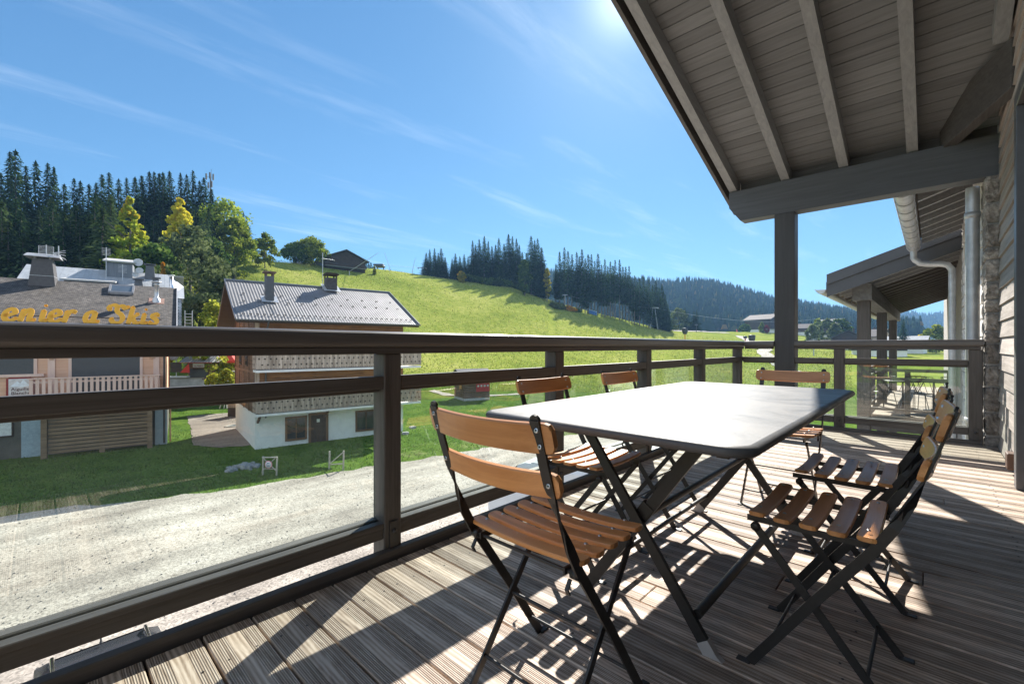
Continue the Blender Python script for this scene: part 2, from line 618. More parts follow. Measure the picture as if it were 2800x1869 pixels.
def gravelmat(name, c1, c2, c3):
    m, n = newmat(name)
    tc = n('TexCoord')
    big = n('TexNoise', {'Vector': (tc, 'Object'), 'Scale': .22, 'Detail': 5.0, 'Roughness': .6})
    st = n('Mapping', {'Vector': (tc, 'Object'), 'Scale': (1.2, .16, 1)})
    tracks = n('TexNoise', {'Vector': st, 'Scale': .9, 'Detail': 4.0, 'Roughness': .55})
    peb = n('TexVoronoi', {'Vector': (tc, 'Object'), 'Scale': 22.0})
    fine = n('TexNoise', {'Vector': (tc, 'Object'), 'Scale': 24.0, 'Detail': 5.0, 'Roughness': .8})
    f = n.math('ADD', n.math('MULTIPLY', (big, 0), .45), n.math('ADD', n.math('MULTIPLY', (tracks, 0), .38), n.math('MULTIPLY', (fine, 0), .17)))
    cr = n.ramp(f, [(.38, c1), (.50, c2), (.62, c3)])
    spk = n('SeparateColor', {0: (peb, 'Color')})
    pm = n('MapRange', {'Value': (spk, 0), 'From Min': 0.0, 'From Max': 1.0, 'To Min': .6, 'To Max': 1.25})
    mx = n.mix(1.0, cr, pm, 'MULTIPLY')
    holes = n('TexNoise', {'Vector': (tc, 'Object'), 'Scale': 3.4, 'Detail': 6.0, 'Roughness': .78})
    dk = n.ramp((holes, 0), [(.33, (.58, .56, .54)), (.43, (1, 1, 1))])
    mx2 = n.mix(1.0, (mx, 2), dk, 'MULTIPLY')
    bp = n('Bump', {'Height': (fine, 0), 'Strength': .3, 'Distance': .02})
    finish(n, Base_Color=(mx2, 2), Roughness=.95, Normal=(bp, 0))
    return m


GRAVEL = gravelmat('pale gravel', (.23, .195, .162), (.41, .36, .305), (.575, .515, .445))
BROWNGRAVEL = gravelmat('brown gravel', (.19, .15, .125), (.28, .225, .19), (.37, .31, .27))


def make_terrain():
    us = list(np.arange(-2600, 5401, 40))
    ds = [2, 6, 12, 20, 28, 36, 44] + list(np.arange(48, 130, 3)) + list(np.arange(130, 330, 5)) + [345, 370, 400, 450]
    vs, fs = [], []
    for d in ds:
        for u in us:
            x, y = xy(u, d)
            vs.append((x, y, ground(x, y)))
    nu = len(us)
    for i in range(len(ds)-1):
        for k in range(nu-1):
            fs.append((i*nu+k, i*nu+k+1, (i+1)*nu+k+1, (i+1)*nu+k))
    me = np_mesh('meadow', vs, fs, True)
    o = link_mesh('meadow', me, GRASS)
    setup(o, 'grassy ground and bright green meadow rising to a rounded brow', kind='structure')
    # street level sheet under and behind everything
    g = MB()
    g.box((-700, -500, ZG-.62), (700, 500, ZG-.6))
    o = g.build('ground', GRASS)
    setup(o, 'flat grassy valley floor', kind='structure')


make_terrain()


def sheet(name, poly, mat, dz, label, cell=1.2, kind='structure'):
    """flat irregular sheet laid on the terrain: outline polygon, triangulated"""
    bm = bmesh.new()
    vs = [bm.verts.new((x, y, 0)) for x, y in poly]
    bm.faces.new(vs)
    bmesh.ops.triangulate(bm, faces=bm.faces)
    for _ in range(2):
        ed = [e for e in bm.edges if e.calc_length() > cell*3]
        if ed:
            bmesh.ops.subdivide_edges(bm, edges=ed, cuts=2)
            bmesh.ops.triangulate(bm, faces=[f for f in bm.faces if len(f.verts) > 3])
    bmesh.ops.recalc_face_normals(bm, faces=bm.faces)
    for v in bm.verts:
        v.co.z = ground(v.co.x, v.co.y)+dz
    me = bpy.data.meshes.new(name)
    bm.to_mesh(me)
    bm.free()
    o = link_mesh(name, me, mat)
    setup(o, label, kind=kind)
    return o


def ragged(pts, amp=.35, step=.8, seed=1):
    r = random.Random(seed)
    out = []
    for (x0, y0), (x1, y1) in zip(pts, pts[1:]):
        n = max(1, int(math.hypot(x1-x0, y1-y0)/step))
        for i in range(n):
            t = i/n
            out.append((x0+(x1-x0)*t+r.uniform(-amp, amp), y0+(y1-y0)*t+r.uniform(-amp, amp)*.3))
    out.append(pts[-1])
    return out


edge = ragged([(-31, -40), (-28.5, -12), (-26.9, -1), (-23.8, 6.0), (-23.2, 10.2), (-22.2, 15.7), (-21.0, 22.4), (-19.5, 30), (-17, 40), (-14, 46)], .32, .7, 3)
sheet('gravel_road', edge+[(-10, 40), (-6, 34), (14, 34), (14, -40)], GRAVEL, .02, 'pale gravel lane and parking area below the balcony')
yard = ragged([(-34.2, 8.3), (-36.3, 7.2), (-40.5, 8.0), (-46, 8.9), (-52, 9.9)], .25, .6, 5)
sheet('gravel_yard', yard+ragged([(-52, 9.9), (-52, 16.5), (-44, 15), (-40, 12.6)], .1, 1, 8)+ragged([(-40, 12.6), (-33.2, 10.6), (-34.2, 8.3)], .2, .6, 6), BROWNGRAVEL, .03, 'brown gravel yard between the two chalets')


# loose stones on the lane (nobody could count them)
def stones():
    r = random.Random(5)
    m = MB()
    for i in range(2600):
        u, d = r.uniform(-100, 1800), r.uniform(9, 31)
        x, y = xy(u, d)
        e = np.interp(y, [-12, -1, 6, 10.2, 15.7, 22.4, 30], [-28.5, -26.9, -23.8, -23.2, -22.2, -21, -19.5])
        if x < e-.6 or x > -3:
            continue
        s_ = r.uniform(.015, .045)
        a = r.uniform(0, 6.3)
        pts = [Vector((math.cos(a+k*2.1)*s_*r.uniform(.7, 1.2), math.sin(a+k*2.1)*s_*r.uniform(.7, 1.2), 0)) for k in range(3)]
        z = ground(x, y)+.024
        b = Vector((x, y, z))
        top = b+Vector((0, 0, s_*r.uniform(.5, .9)))
        m.add([b+p for p in pts]+[top], [(0, 1, 3), (1, 2, 3), (2, 0, 3)])
    o = m.build('loose_stones', paint('stone chips', (.20, .19, .18), rough=.9, var=.5, scale=3))
    setup(o, 'loose grey stone chips scattered over the gravel lane', 'gravel', kind='stuff')


stones()


# grass tufts on the nearer lawn
def tufts():
    n = 95000
    us = rng.uniform(-60, 2450, n)
    ds = 17*(66/17.)**rng.random(n)
    l = (us-CX)/FPX*ds
    x = CT*l-ST*ds
    y = ST*l+CT*ds
    e = np.interp(y, [-12, -1, 6, 10.2, 15.7, 22.4, 30, 40, 52], [-28.5, -26.9, -23.8, -23.2, -22.2, -21, -19.5, -17, -13])
    keep = x < e-.15+rng.standard_normal(n)*.2+np.where(rng.random(n) < .06, rng.exponential(.7, n), 0)
    # clear of the yard and the houses
    keep &= ~((x < -33.5) & (y > 8.2) & (y < 11.8) & (x > -52))
    x, y = x[keep], y[keep]
    n = len(x)
    z = np.array([ground(a, b) for a, b in zip(x, y)])
    h = rng.uniform(.04, .12, n)
    a = rng.uniform(0, 6.283, n)
    wd = rng.uniform(.012, .034, n)
    lx, ly = rng.uniform(-.06, .06, n), rng.uniform(-.06, .06, n)
    v = np.stack([np.stack([x-np.cos(a)*wd, y-np.sin(a)*wd, z-.01], 1), np.stack([x+np.cos(a)*wd, y+np.sin(a)*wd, z-.01], 1),
                  np.stack([x+lx, y+ly, z+h], 1)], 1).reshape(-1, 3)
    f = np.arange(n*3).reshape(-1, 3)
    o = link_mesh('lawn_tufts', np_mesh('lawn_tufts', v, f), leafmat('lawn blades', [(0, (.045, .09, .018)), (.5, (.095, .17, .030)), (1, (.18, .24, .06))], .4))
    setup(o, 'short grass tufts of the lawn around the chalets', 'grass', kind='stuff')


tufts()


def meadow_tufts():
    n = 80000
    us = rng.uniform(480, 2330, n)
    ds = 64*(215/64.)**rng.random(n)
    D = np.interp(us, PU, [p[1] for p in PROF])
    k = ds < D+2
    us, ds = us[k], ds[k]
    n = len(us)
    l = (us-CX)/FPX*ds
    x = CT*l-ST*ds
    y = ST*l+CT*ds
    z = np.array([ground(a, b) for a, b in zip(x, y)])
    h = rng.uniform(.10, .30, n)*(ds/110)**.5
    a = rng.uniform(0, 6.283, n)
    wd = rng.uniform(.05, .16, n)*(ds/110)**.5
    lx, ly = rng.uniform(-.1, .1, n), rng.uniform(-.1, .1, n)
    v = np.stack([np.stack([x-np.cos(a)*wd, y-np.sin(a)*wd, z-.05], 1), np.stack([x+np.cos(a)*wd, y+np.sin(a)*wd, z-.05], 1),
                  np.stack([x+lx, y+ly, z+h], 1)], 1).reshape(-1, 3)
    o = link_mesh('meadow_tufts', np_mesh('meadow_tufts', v, np.arange(n*3).reshape(-1, 3)), leafmat('meadow blades', [(0, (.06, .085, .018)), (.5, (.20, .24, .045)), (.85, (.34, .34, .10)), (1, (.48, .44, .20))], .4))
    setup(o, 'grazed grass tufts all over the sloping meadow', 'grass', kind='stuff')


meadow_tufts()


# ------------------------------------------------------------------ far wooded hills
HILLMAT = paint('wooded hillside floor', (.035, .05, .022), rough=1, var=.3, scale=.02, bump=0, spec=.1)
CONIFER_FAR = leafmat('distant conifers', [(0, (.016, .034, .018)), (.55, (.026, .052, .024)), (.90, (.045, .072, .028)), (.97, (.10, .10, .03)), (1, (.19, .13, .04))], .1)


def far_hill(name, sky_pts, d_foot, d_top, foot_z, ntrees, label, seed, th=(16, 27), wood=True, clearing=None):
    """hill whose brow follows (photo column, row) pairs at distance d_top"""
    r = np.random.default_rng(seed)
    U = np.array([p[0] for p in sky_pts], float)
    V = np.array([p[1] for p in sky_pts], float)
    us = np.arange(U[0], U[-1]+1, 20)
    nd = 16
    vs, fs = [], []

    def hz(u, t):
        zt = (HY-np.interp(u, U, V))/FPX*d_top
        return (foot_z+(zt-foot_z)*np.sin(np.clip(t, 0, 1)*math.pi/2)**1.15)+.98 - np.maximum(t-1, 0)*60
    ts = list(np.linspace(0, 1, nd))+[1.3]
    for t in ts:
        for u in us:
            d = d_foot+(d_top-d_foot)*t
            x, y = xy(u, d)
            vs.append((x, y, float(hz(u, t))-9*float(t > .5)*0))
    nu = len(us)
    for i in range(len(ts)-1):
        for k in range(nu-1):
            fs.append((i*nu+k, i*nu+k+1, (i+1)*nu+k+1, (i+1)*nu+k))
    o = link_mesh(name, np_mesh(name, vs, fs, True), HILLMAT)
    setup(o, label, kind='structure')
    # the wood on it
    tv, tf = [], []
    base = 0
    for i in range(ntrees):
        t = r.random()**.8
        if i < ntrees*.1:
            t = r.uniform(.96, 1.02)
        u = r.uniform(U[0], U[-1])
        if clearing and clearing[0] < u < clearing[1] and clearing[2] < t < clearing[3]:
            continue
        d = d_foot+(d_top-d_foot)*t
        x, y = xy(u, d)
        z = float(hz(u, t))-1.2-(12 if t > .8 else 6)*min(1, t*1.2)
        H = r.uniform(*th)
        broad = r.random() < .12
        rad = H*(.33 if broad else r.uniform(.14, .19))
        k6 = 6
        a0 = r.uniform(0, 6.28)
        if broad:
            tiers = [(0.1, .6), (.35, 1.0), (.65, .9), (.9, .5), (1.0, .05)]
            ring = []
            for hh, rr in tiers:
                ring.append([(x+math.cos(a0+q*6.283/k6)*rad*rr*r.uniform(.8, 1.2), y+math.sin(a0+q*6.283/k6)*rad*rr*r.uniform(.8, 1.2), z+H*.75*hh) for q in range(k6)])
            for rg in ring:
                tv += rg
            for a in range(len(ring)-1):
                for q in range(k6):
                    tf.append((base+a*k6+q, base+a*k6+(q+1) % k6, base+(a+1)*k6+(q+1) % k6, base+(a+1)*k6+q))
            base += len(ring)*k6
        else:
            nt = 5
            for a in range(nt):
                z0 = z+H*(.08+.17*a)
                z1 = z0+H*.30 if a < nt-1 else z+H
                rr = rad*(1-a/(nt+.3))*r.uniform(.85, 1.15)
                tv += [(x+math.cos(a0+a+q*6.283/k6)*rr*r.uniform(.75, 1.2), y+math.sin(a0+a+q*6.283/k6)*rr*r.uniform(.75, 1.2), z0-r.uniform(0, .5)) for q in range(k6)]
                tv.append((x, y, z1))
                for q in range(k6):
                    tf.append((base+q, base+(q+1) % k6, base+k6, base+k6))
                base += k6+1
    tri = [f[:3] for f in tf if f[2] == f[3]]
    quad = [f for f in tf if f[2] != f[3]]
    fs3 = tri+[(q[0], q[1], q[2]) for q in quad]+[(q[0], q[2], q[3]) for q in quad]
    o = link_mesh(name.replace('hill', 'wood'), np_mesh(name, tv, fs3), CONIFER_FAR)
    setup(o, label.replace('hillside', 'hill')+', its dense conifer cover', 'forest', kind='stuff')


far_hill('near_wooded_hill', [(1490, 768), (1640, 780), (1720, 787), (1790, 792), (1818, 797), (1860, 793), (1905, 792), (1960, 798), (2000, 808), (2050, 822), (2100, 836), (2150, 845),
         (2200, 853), (2260, 862), (2330, 875), (2420, 893), (2520, 910)], 430, 900, 6, 6500, 'steep dark wooded hillside closing the valley', 11)
far_hill('far_wooded_hill', [(1900, 812), (2150, 838), (2200, 845), (2260, 851), (2320, 858), (2400, 862), (2458, 866), (2530, 868), (2600, 868), (2700, 862), (2900, 860)],
         1050, 1900, 10, 4200, 'distant blue wooded hillside beyond the valley', 12, (22, 34), clearing=(2505, 2560, .62, .9))
# ================================================================== the balcony
RX = -1.84                      # inner face of the long railing
EY = 6.40                       # inner face of the end railing
WX = .47                        # house wall


def make_deck():
    m = MB()
    r = random.Random(2)
    PITCH = .151
    for i in range(-17, 42):
        y0 = .0785+i*PITCH+.004
        if y0 > 6.33:
            break
        y1 = y0+PITCH-.008
        x = -1.80
        joints = [-1.80, WX-.01]
        if i % 3 == 1:
            joints = [-1.80, r.uniform(-1.0, .1), WX-.01]
        for a, b in zip(joints, joints[1:]):
            m.box((a+.0015, y0, -.028), (b-.0015, y1, r.uniform(-.001, .001)), .003)
    for i in range(-6, 42):
        y0 = .0785+i*PITCH
        if y0 > 6.2:
            break
        for x in (-1.6, -.9, -.2, .3):
            for yy in (y0+.035, y0+.116):
                xx = x+r.uniform(-.012, .012)
                m.lathe([(0, .0016), (.0038, .0016), (.0042, .0004)], 7, Tm(xx, yy+r.uniform(-.004, .004), 0), False, 1)
    o = m.build('deck', [DECK, paint('dark screw heads', (.05, .04, .035), .5)])
    setup(o, 'balcony floor of weathered ribbed larch boards', kind='structure')
    m = MB()
    for x in (-1.6, -.9, -.2, .3):
        m.box((x-.03, -2.4, -.12), (x+.03, EY, -.04))
    m.box((-1.9, -2.5, -.32), (WX, 6.6, -.122))
    o = m.build('deck_frame', RAIL)
    setup(o, 'dark timber substructure under the balcony boards', kind='structure')


make_deck()


RAILTOP = wood('smooth stained handrail', (.10, .092, .086), (.145, .133, .125), axis=1, fine=30, rough=.33, bump=.05, isl=.03, spec=.6)
RAILTOPX = wood('smooth stained handrail along x', (.10, .092, .086), (.145, .133, .125), axis=0, fine=30, rough=.33, bump=.05, isl=.03, spec=.6)


def round_rect(x0, y0, x1, y1, r, n=5):
    out = []
    for cx, cy, a0 in ((x1-r, y1-r, 0), (x0+r, y1-r, 90), (x0+r, y0+r, 180), (x1-r, y0+r, 270)):
        for k in range(n+1):
            a = R(a0+90*k/n)
            out.append((cx+r*math.cos(a), cy+r*math.sin(a)))
    return out


def bolt_plate(m, M):
    pts = [(-.022, .0), (.022, .0), (.022, .165), (-.022, .165)]
    m.prism(pts, .008, M)
    m.lathe([(0, .022), (.008, .022), (.011, .016), (.011, .008)], 10, M @ Tm(0, .12, 0))


def make_railings():
    t = thing('balcony_railing', 'long dark timber railing with glass panes between balcony and lane', 'railing', (RX-.045, 2.5, 0))
    # handrail: rounded wide cap over a narrower strip
    m = MB()
    m.prism(round_rect(RX-.105, .975, RX+.035, 1.047, .024), EY+2.51, Matrix(((1, 0, 0, 0), (0, 0, -1, EY+.11), (0, 1, 0, 0), (0, 0, 0, 1))))
    h = m.build('handrail', RAILTOP, t, True)
    m = MB()
    m.box((RX-.085, -2.4, .945), (RX+.012, EY+.05, .975), .003)
    m.build('under_rail', RAIL, h, True)
    ys = [-1.50, -.215, 1.097, 2.388, 3.70, 5.01, 6.335]
    for y in ys:
        m = MB()
        m.box((RX-.10, y, -.30), (RX, y+.092, .945), .005)
        p = m.build('post', RAILZ, t, True)
        m = MB()
        bolt_plate(m, Matrix(((0, 0, 1, RX+.0005), (1, 0, 0, y+.047), (0, 1, 0, .0), (0, 0, 0, 1))))
        m.build('bracket', paint('bracket', (.06, .056, .054), .45) if 'bracket' not in MATS else MATS['bracket'], p, True)
    for a, b in zip(ys, ys[1:]):
        y0, y1 = a+.092, b
        m = MB()
        m.box((RX-.052, y0, .783), (RX-.004, y1, .841), .003)
        o = m.build('mid_rail', RAIL, t, True)
        m = MB()
        m.box((RX-.095, y0, .765), (RX-.052, y1, .832), .003)
        m.build('glazing_strip', RAIL, o, True)
        m = MB()
        m.box((RX-.047, y0, .139), (RX-.002, y1, .164), .003)
        m.box((RX-.047, y0, .088), (RX-.010, y1, .1385), .002)
        o = m.build('bottom_rail', RAIL, t, True)
        m = MB()
        m.box((RX-.105, y0, .100), (RX-.057, y1, .170), .004)
        m.build('glazing_strip', RAIL, o, True)
        m = MB()
        m.box((RX-.056, y0+.004, .13), (RX-.0535, y1-.012, .785))
        m.build('glass_pane', GLASS, t, True)
    m = MB()
    m.box((RX-.012, -2.4, -.12), (RX+.030, EY+.02, .042), .003)
    for y in ys:
        pass
    m.build('edge_board', RAIL, t, True)

    t = thing('end_railing', 'short dark timber railing with glass panes at the far end of the balcony', 'railing', (-.8, EY+.05, 0))
    for a, b in ((RX+.037, -1.462), (-1.238, .368)):
        m = MB()
        m.prism(round_rect(EY-.035, .975, EY+.105, 1.047, .024), b-a, Matrix(((0, 0, 1, a), (1, 0, 0, 0), (0, 1, 0, 0), (0, 0, 0, 1))))
        h = m.build('handrail', RAILTOPX, t, True)
        m = MB()
        m.box((a+.0, EY-.012, .945), (b-.02, EY+.085, .975), .003)
        m.build('under_rail', RAILX, h, True)
    for x in (-.845, .262):
        m = MB()
        m.box((x, EY, -.3), (x+.10, EY+.10, .945), .005)
        p = m.build('post', RAILZ, t, True)
        m = MB()
        bolt_plate(m, Matrix(((1, 0, 0, x+.05), (0, 0, -1, EY-.0005), (0, 1, 0, 0), (0, 0, 0, 1))))
        m.build('bracket', MATS['bracket'], p, True)
    for a, b in ((RX+.002, -1.462), (-1.238, -.847), (-.743, .260)):
        m = MB()
        m.box((a, EY+.004, .783), (b, EY+.052, .841), .003)
        o = m.build('mid_rail', RAILX, t, True)
        m = MB()
        m.box((a, EY+.052, .765), (b, EY+.095, .832), .003)
        m.build('glazing_strip', RAILX, o, True)
        m = MB()
        m.box((a, EY+.002, .139), (b, EY+.047, .164), .003)
        m.box((a, EY+.010, .088), (b, EY+.047, .1385), .002)
        o = m.build('bottom_rail', RAILX, t, True)
        m = MB()
        m.box((a, EY+.057, .100), (b, EY+.105, .170), .004)
        m.build('glazing_strip', RAILX, o, True)
        m = MB()
        m.box((a+.006, EY+.0535, .13), (b-.006, EY+.056, .785))
        m.build('glass_pane', GLASS, t, True)
    m = MB()
    m.box((RX+.035, EY-.03, -.12), (.36, EY+.012, .042), .003)
    m.build('edge_board', RAILX, t, True)


make_railings()

TANR = .351                     # roof pitch, falling away along +Y
BZ0, BZ1 = 2.645, 3.045         # beam


def make_roof():
    t = thing('balcony_roof', 'overhanging boarded grey timber roof on exposed rafters over the balcony', 'roof', (-.8, 2, 3))

    def zr(y):                  # underside of the rafters
        return BZ1+.02+(EY-y)*TANR
    # rafters
    xs = [-2.0, -1.39, -.80, -.205, .355]
    for i, x in enumerate(xs):
        m = MB()
        w_ = .092
        y0, y1 = -2.6, EY+.16
        if i == 4:
            y1 = 5.35
        vs = []
        h = .175
        for y in (y0, y1):
            for (dx, dz) in ((0, 0), (w_, 0), (w_, h), (0, h)):
                vs.append((x+dx, y, zr(y)+dz))
        m.add(vs, [(0, 1, 2, 3), (7, 6, 5, 4), (0, 4, 5, 1), (1, 5, 6, 2), (2, 6, 7, 3), (3, 7, 4, 0)])
        m.build('rafter', RAFT, t, True)
    # boarding: boards along X on top of the rafters
    m = MB()
    y = -2.6
    r = random.Random(4)
    while y < EY+.55:
        wd = .135
        za, zb = zr(y)+.177, zr(y+wd-.010)+.177
        x0, x1 = -2.045, 1.2
        dz = .022
        m.add([(x0, y, za), (x1, y, za), (x1, y+wd-.010, zb), (x0, y+wd-.010, zb), (x0, y, za+dz), (x1, y, za+dz), (x1, y+wd-.010, zb+dz), (x0, y+wd-.010, zb+dz)],
              [(0, 3, 2, 1), (4, 5, 6, 7), (0, 1, 5, 4), (1, 2, 6, 5), (2, 3, 7, 6), (3, 0, 4, 7)])
        y += wd
    m.build('boarding', SOFFIT, t, True)
    # roof covering and verge board
    m = MB()
    for (x0, x1, a, b) in ((-2.10, 1.3, .204, .33),):
        vs = []
        for y in (-2.8, EY+.62):
            for x, dz in ((x0, a), (x1, a), (x1, b), (x0, b)):
                vs.append((x, y, zr(y)+dz))
        m.add(vs, [(0, 1, 2, 3), (7, 6, 5, 4), (0, 4, 5, 1), (1, 5, 6, 2), (2, 6, 7, 3), (3, 7, 4, 0)])
    m.build('covering', MATS['roof_metal_dark'] if 'roof_metal_dark' in MATS else paint('roof_metal_dark', (.05, .05, .052), .45), t, True)
    m = MB()
    vs = []
    for y in (-2.8, EY+.5):
        for x, dz in ((-2.09, -.02), (-2.052, -.02), (-2.052, .202), (-2.09, .202)):
            vs.append((x, y, zr(y)+dz))
    m.add(vs, [(0, 1, 2, 3), (7, 6, 5, 4), (0, 4, 5, 1), (1, 5, 6, 2), (2, 6, 7, 3), (3, 7, 4, 0)])
    m.build('verge_board', RAIL, t, True)
    # the big beam with its sloping cut end
    m = MB()
    poly = [(-2.0, BZ1), (-2.0, BZ0+.19), (-1.86, BZ0), (WX-.002, BZ0), (WX-.002, BZ1)]
    m.prism(poly, .20, Matrix(((1, 0, 0, 0), (0, 0, -1, EY+.20), (0, 1, 0, 0), (0, 0, 0, 1))))
    m.build('beam', BEAMX, t, True)
    # closing board between the rafters above the beam
    m = MB()
    m.box((-1.9, EY+.165, BZ1+.001), (WX, EY+.19, BZ1+.145))
    m.build('closing_board', RAILX, t, True)
    # the column
    m = MB()
    m.box((-1.46, EY-.002, -.35), (-1.24, EY+.205, BZ0), .006)
    m.build('column', wood('column timber', (.060, .060, .063), (.085, .084, .087), axis=2, fine=26, rough=.5, bump=.1, isl=.05), t, True)
    # slanting member into the wall
    m = MB()
    m.beam((.10, 6.50, BZ1+.18), (.50, 5.30, BZ1+.18), .10, .40, bev=.004)
    m.build('valley_beam', RAIL, t, True)


make_roof()


# -------------------------------------------------- own house wall
SIDING = wood('weathered siding boards', (.25, .22, .195), (.50, .445, .40), axis=1, fine=16, rough=.7, bump=.35, isl=.16)


def stonemat():
    m, n = newmat('rough stone')
    tc = n('TexCoord')
    geo = n('NewGeometry')
    a = n('TexNoise', {'Vector': (tc, 'Object'), 'Scale': 9.0, 'Detail': 9.0, 'Roughness': .7})
    b = n('TexNoise', {'Vector': (tc, 'Object'), 'Scale': 40.0, 'Detail': 6.0, 'Roughness': .7})
    f = n.math('ADD', n.math('MULTIPLY', (a, 0), .65), n.math('MULTIPLY', (b, 0), .35))
    cr = n.ramp(f, [(.38, (.12, .105, .09)), (.5, (.32, .285, .25)), (.62, (.58, .53, .475))])
    tone = n('MapRange', {'Value': (geo, 'Random Per Island'), 'To Min': .65, 'To Max': 1.25})
    mx = n.mix(1.0, cr, tone, 'MULTIPLY')
    bp = n('Bump', {'Height': f, 'Strength': .9, 'Distance': .03})
    finish(n, Base_Color=(mx, 2), Roughness=.9, Normal=(bp, 0))
    return m


STONE = stonemat()
MORTAR = paint('pale mortar', (.36, .34, .315), rough=.95, var=.2, scale=14, bump=.5)


def rough_stone(m, lo, hi, r, amp=.02, n=4):
    """a hewn block: subdivided box with pushed vertices"""
    bm = bmesh.new()
    bmesh.ops.create_cube(bm, size=1)
    bmesh.ops.subdivide_edges(bm, edges=bm.edges, cuts=n, use_grid_fill=True)
    c = [(a+b)/2 for a, b in zip(lo, hi)]
    s_ = [b-a for a, b in zip(lo, hi)]
    for v in bm.verts:
        p = v.co
        k = 1-.06*((abs(p.x)*2)**8+(abs(p.y)*2)**8+(abs(p.z)*2)**8-1)
        v.co = Vector((c[0]+p.x*k*s_[0]+r.uniform(-amp, amp), c[1]+p.y*k*s_[1]+r.uniform(-amp, amp), c[2]+p.z*k*s_[2]+r.uniform(-amp, amp)*.6))
    bm.verts.index_update()
    m.add([v.co.copy() for v in bm.verts], [[v.index for v in f.verts] for f in bm.faces])
    bm.free()


def make_house():
    t = thing('house_wall', 'house wall of weathered horizontal boards beside the balcony with a glazed door', 'wall', (WX+.1, 5, 0))
    m = MB()
    z = .0
    i = 0
    while z < 5.2:
        h = .152
        # overlapping boards, the lower edge standing proud
        x0, x1 = WX, WX+.02
        ya, yb = 4.705, 6.34
        m.add([(x0-.010, ya, z), (x0-.010, yb, z), (x0+.006, yb, z+h+.004), (x0+.006, ya, z+h+.004), (x1+.02, ya, z), (x1+.02, yb, z), (x1+.02, yb, z+h+.004), (x1+.02, ya, z+h+.004)],
              [(0, 1, 2, 3), (7, 6, 5, 4), (0, 4, 5, 1), (3, 2, 6, 7), (0, 3, 7, 4), (1, 5, 6, 2)])
        z += h
    m.build('siding', SIDING, t, True)
    m = MB()
    m.box((WX+.045, -3.2, -.3), (WX+.3, 6.34, 5.4))
    m.build('wall_core', paint('wall backing', (.10, .085, .075), .9), t, True)
    m = MB()
    m.box((WX, -3.2, 2.72), (WX+.02, 4.70, 5.2))
    m.build('upper_boarding', wood('brown boarding', (.10, .072, .052), (.17, .125, .092), axis=1, fine=16, rough=.7, bump=.3), t, True)
    d = MB()
    d.box((WX-.055, 4.58, 0), (WX+.02, 4.695, 2.62), .004)
    d.box((WX-.055, -.5, 2.62), (WX+.02, 4.695, 2.715), .004)
    f = d.build('door_frame', paint('grey window frame', (.13, .13, .135), .4), t, True)
    d = MB()
    d.box((WX+.022, -.5, .06), (WX+.03, 4.57, 2.61))
    d.build('pane', WINDOW, f, True)
    d = MB()
    d.box((WX-.06, 5.02, .045), (WX-.014, 5.16, .17), .006)
    d.build('wall_vent', paint('rusty socket box', (.10, .055, .035), .6), t, True)

    # stone corner pier
    r = random.Random(9)
    t = thing('stone_pillar', 'rough grey stone pillar between end railing and timber wall', 'pillar', (.39, 6.4, 0))
    m = MB()
    z = -.30
    while z < BZ0-.02:
        h = min(r.uniform(.11, .29), BZ0-z)
        if BZ0-z-h < .08:
            h = BZ0-z
        rough_stone(m, (.374, EY-.05, z+.005), (.478, EY+.30, z+h-.005), r, .0075)
        z += h
    m.build('blocks', STONE, t, True)
    m = MB()
    m.box((.384, EY-.02, -.3), (.468, EY+.285, BZ0-.005))
    m.build('mortar', MORTAR, t, True)


make_house()
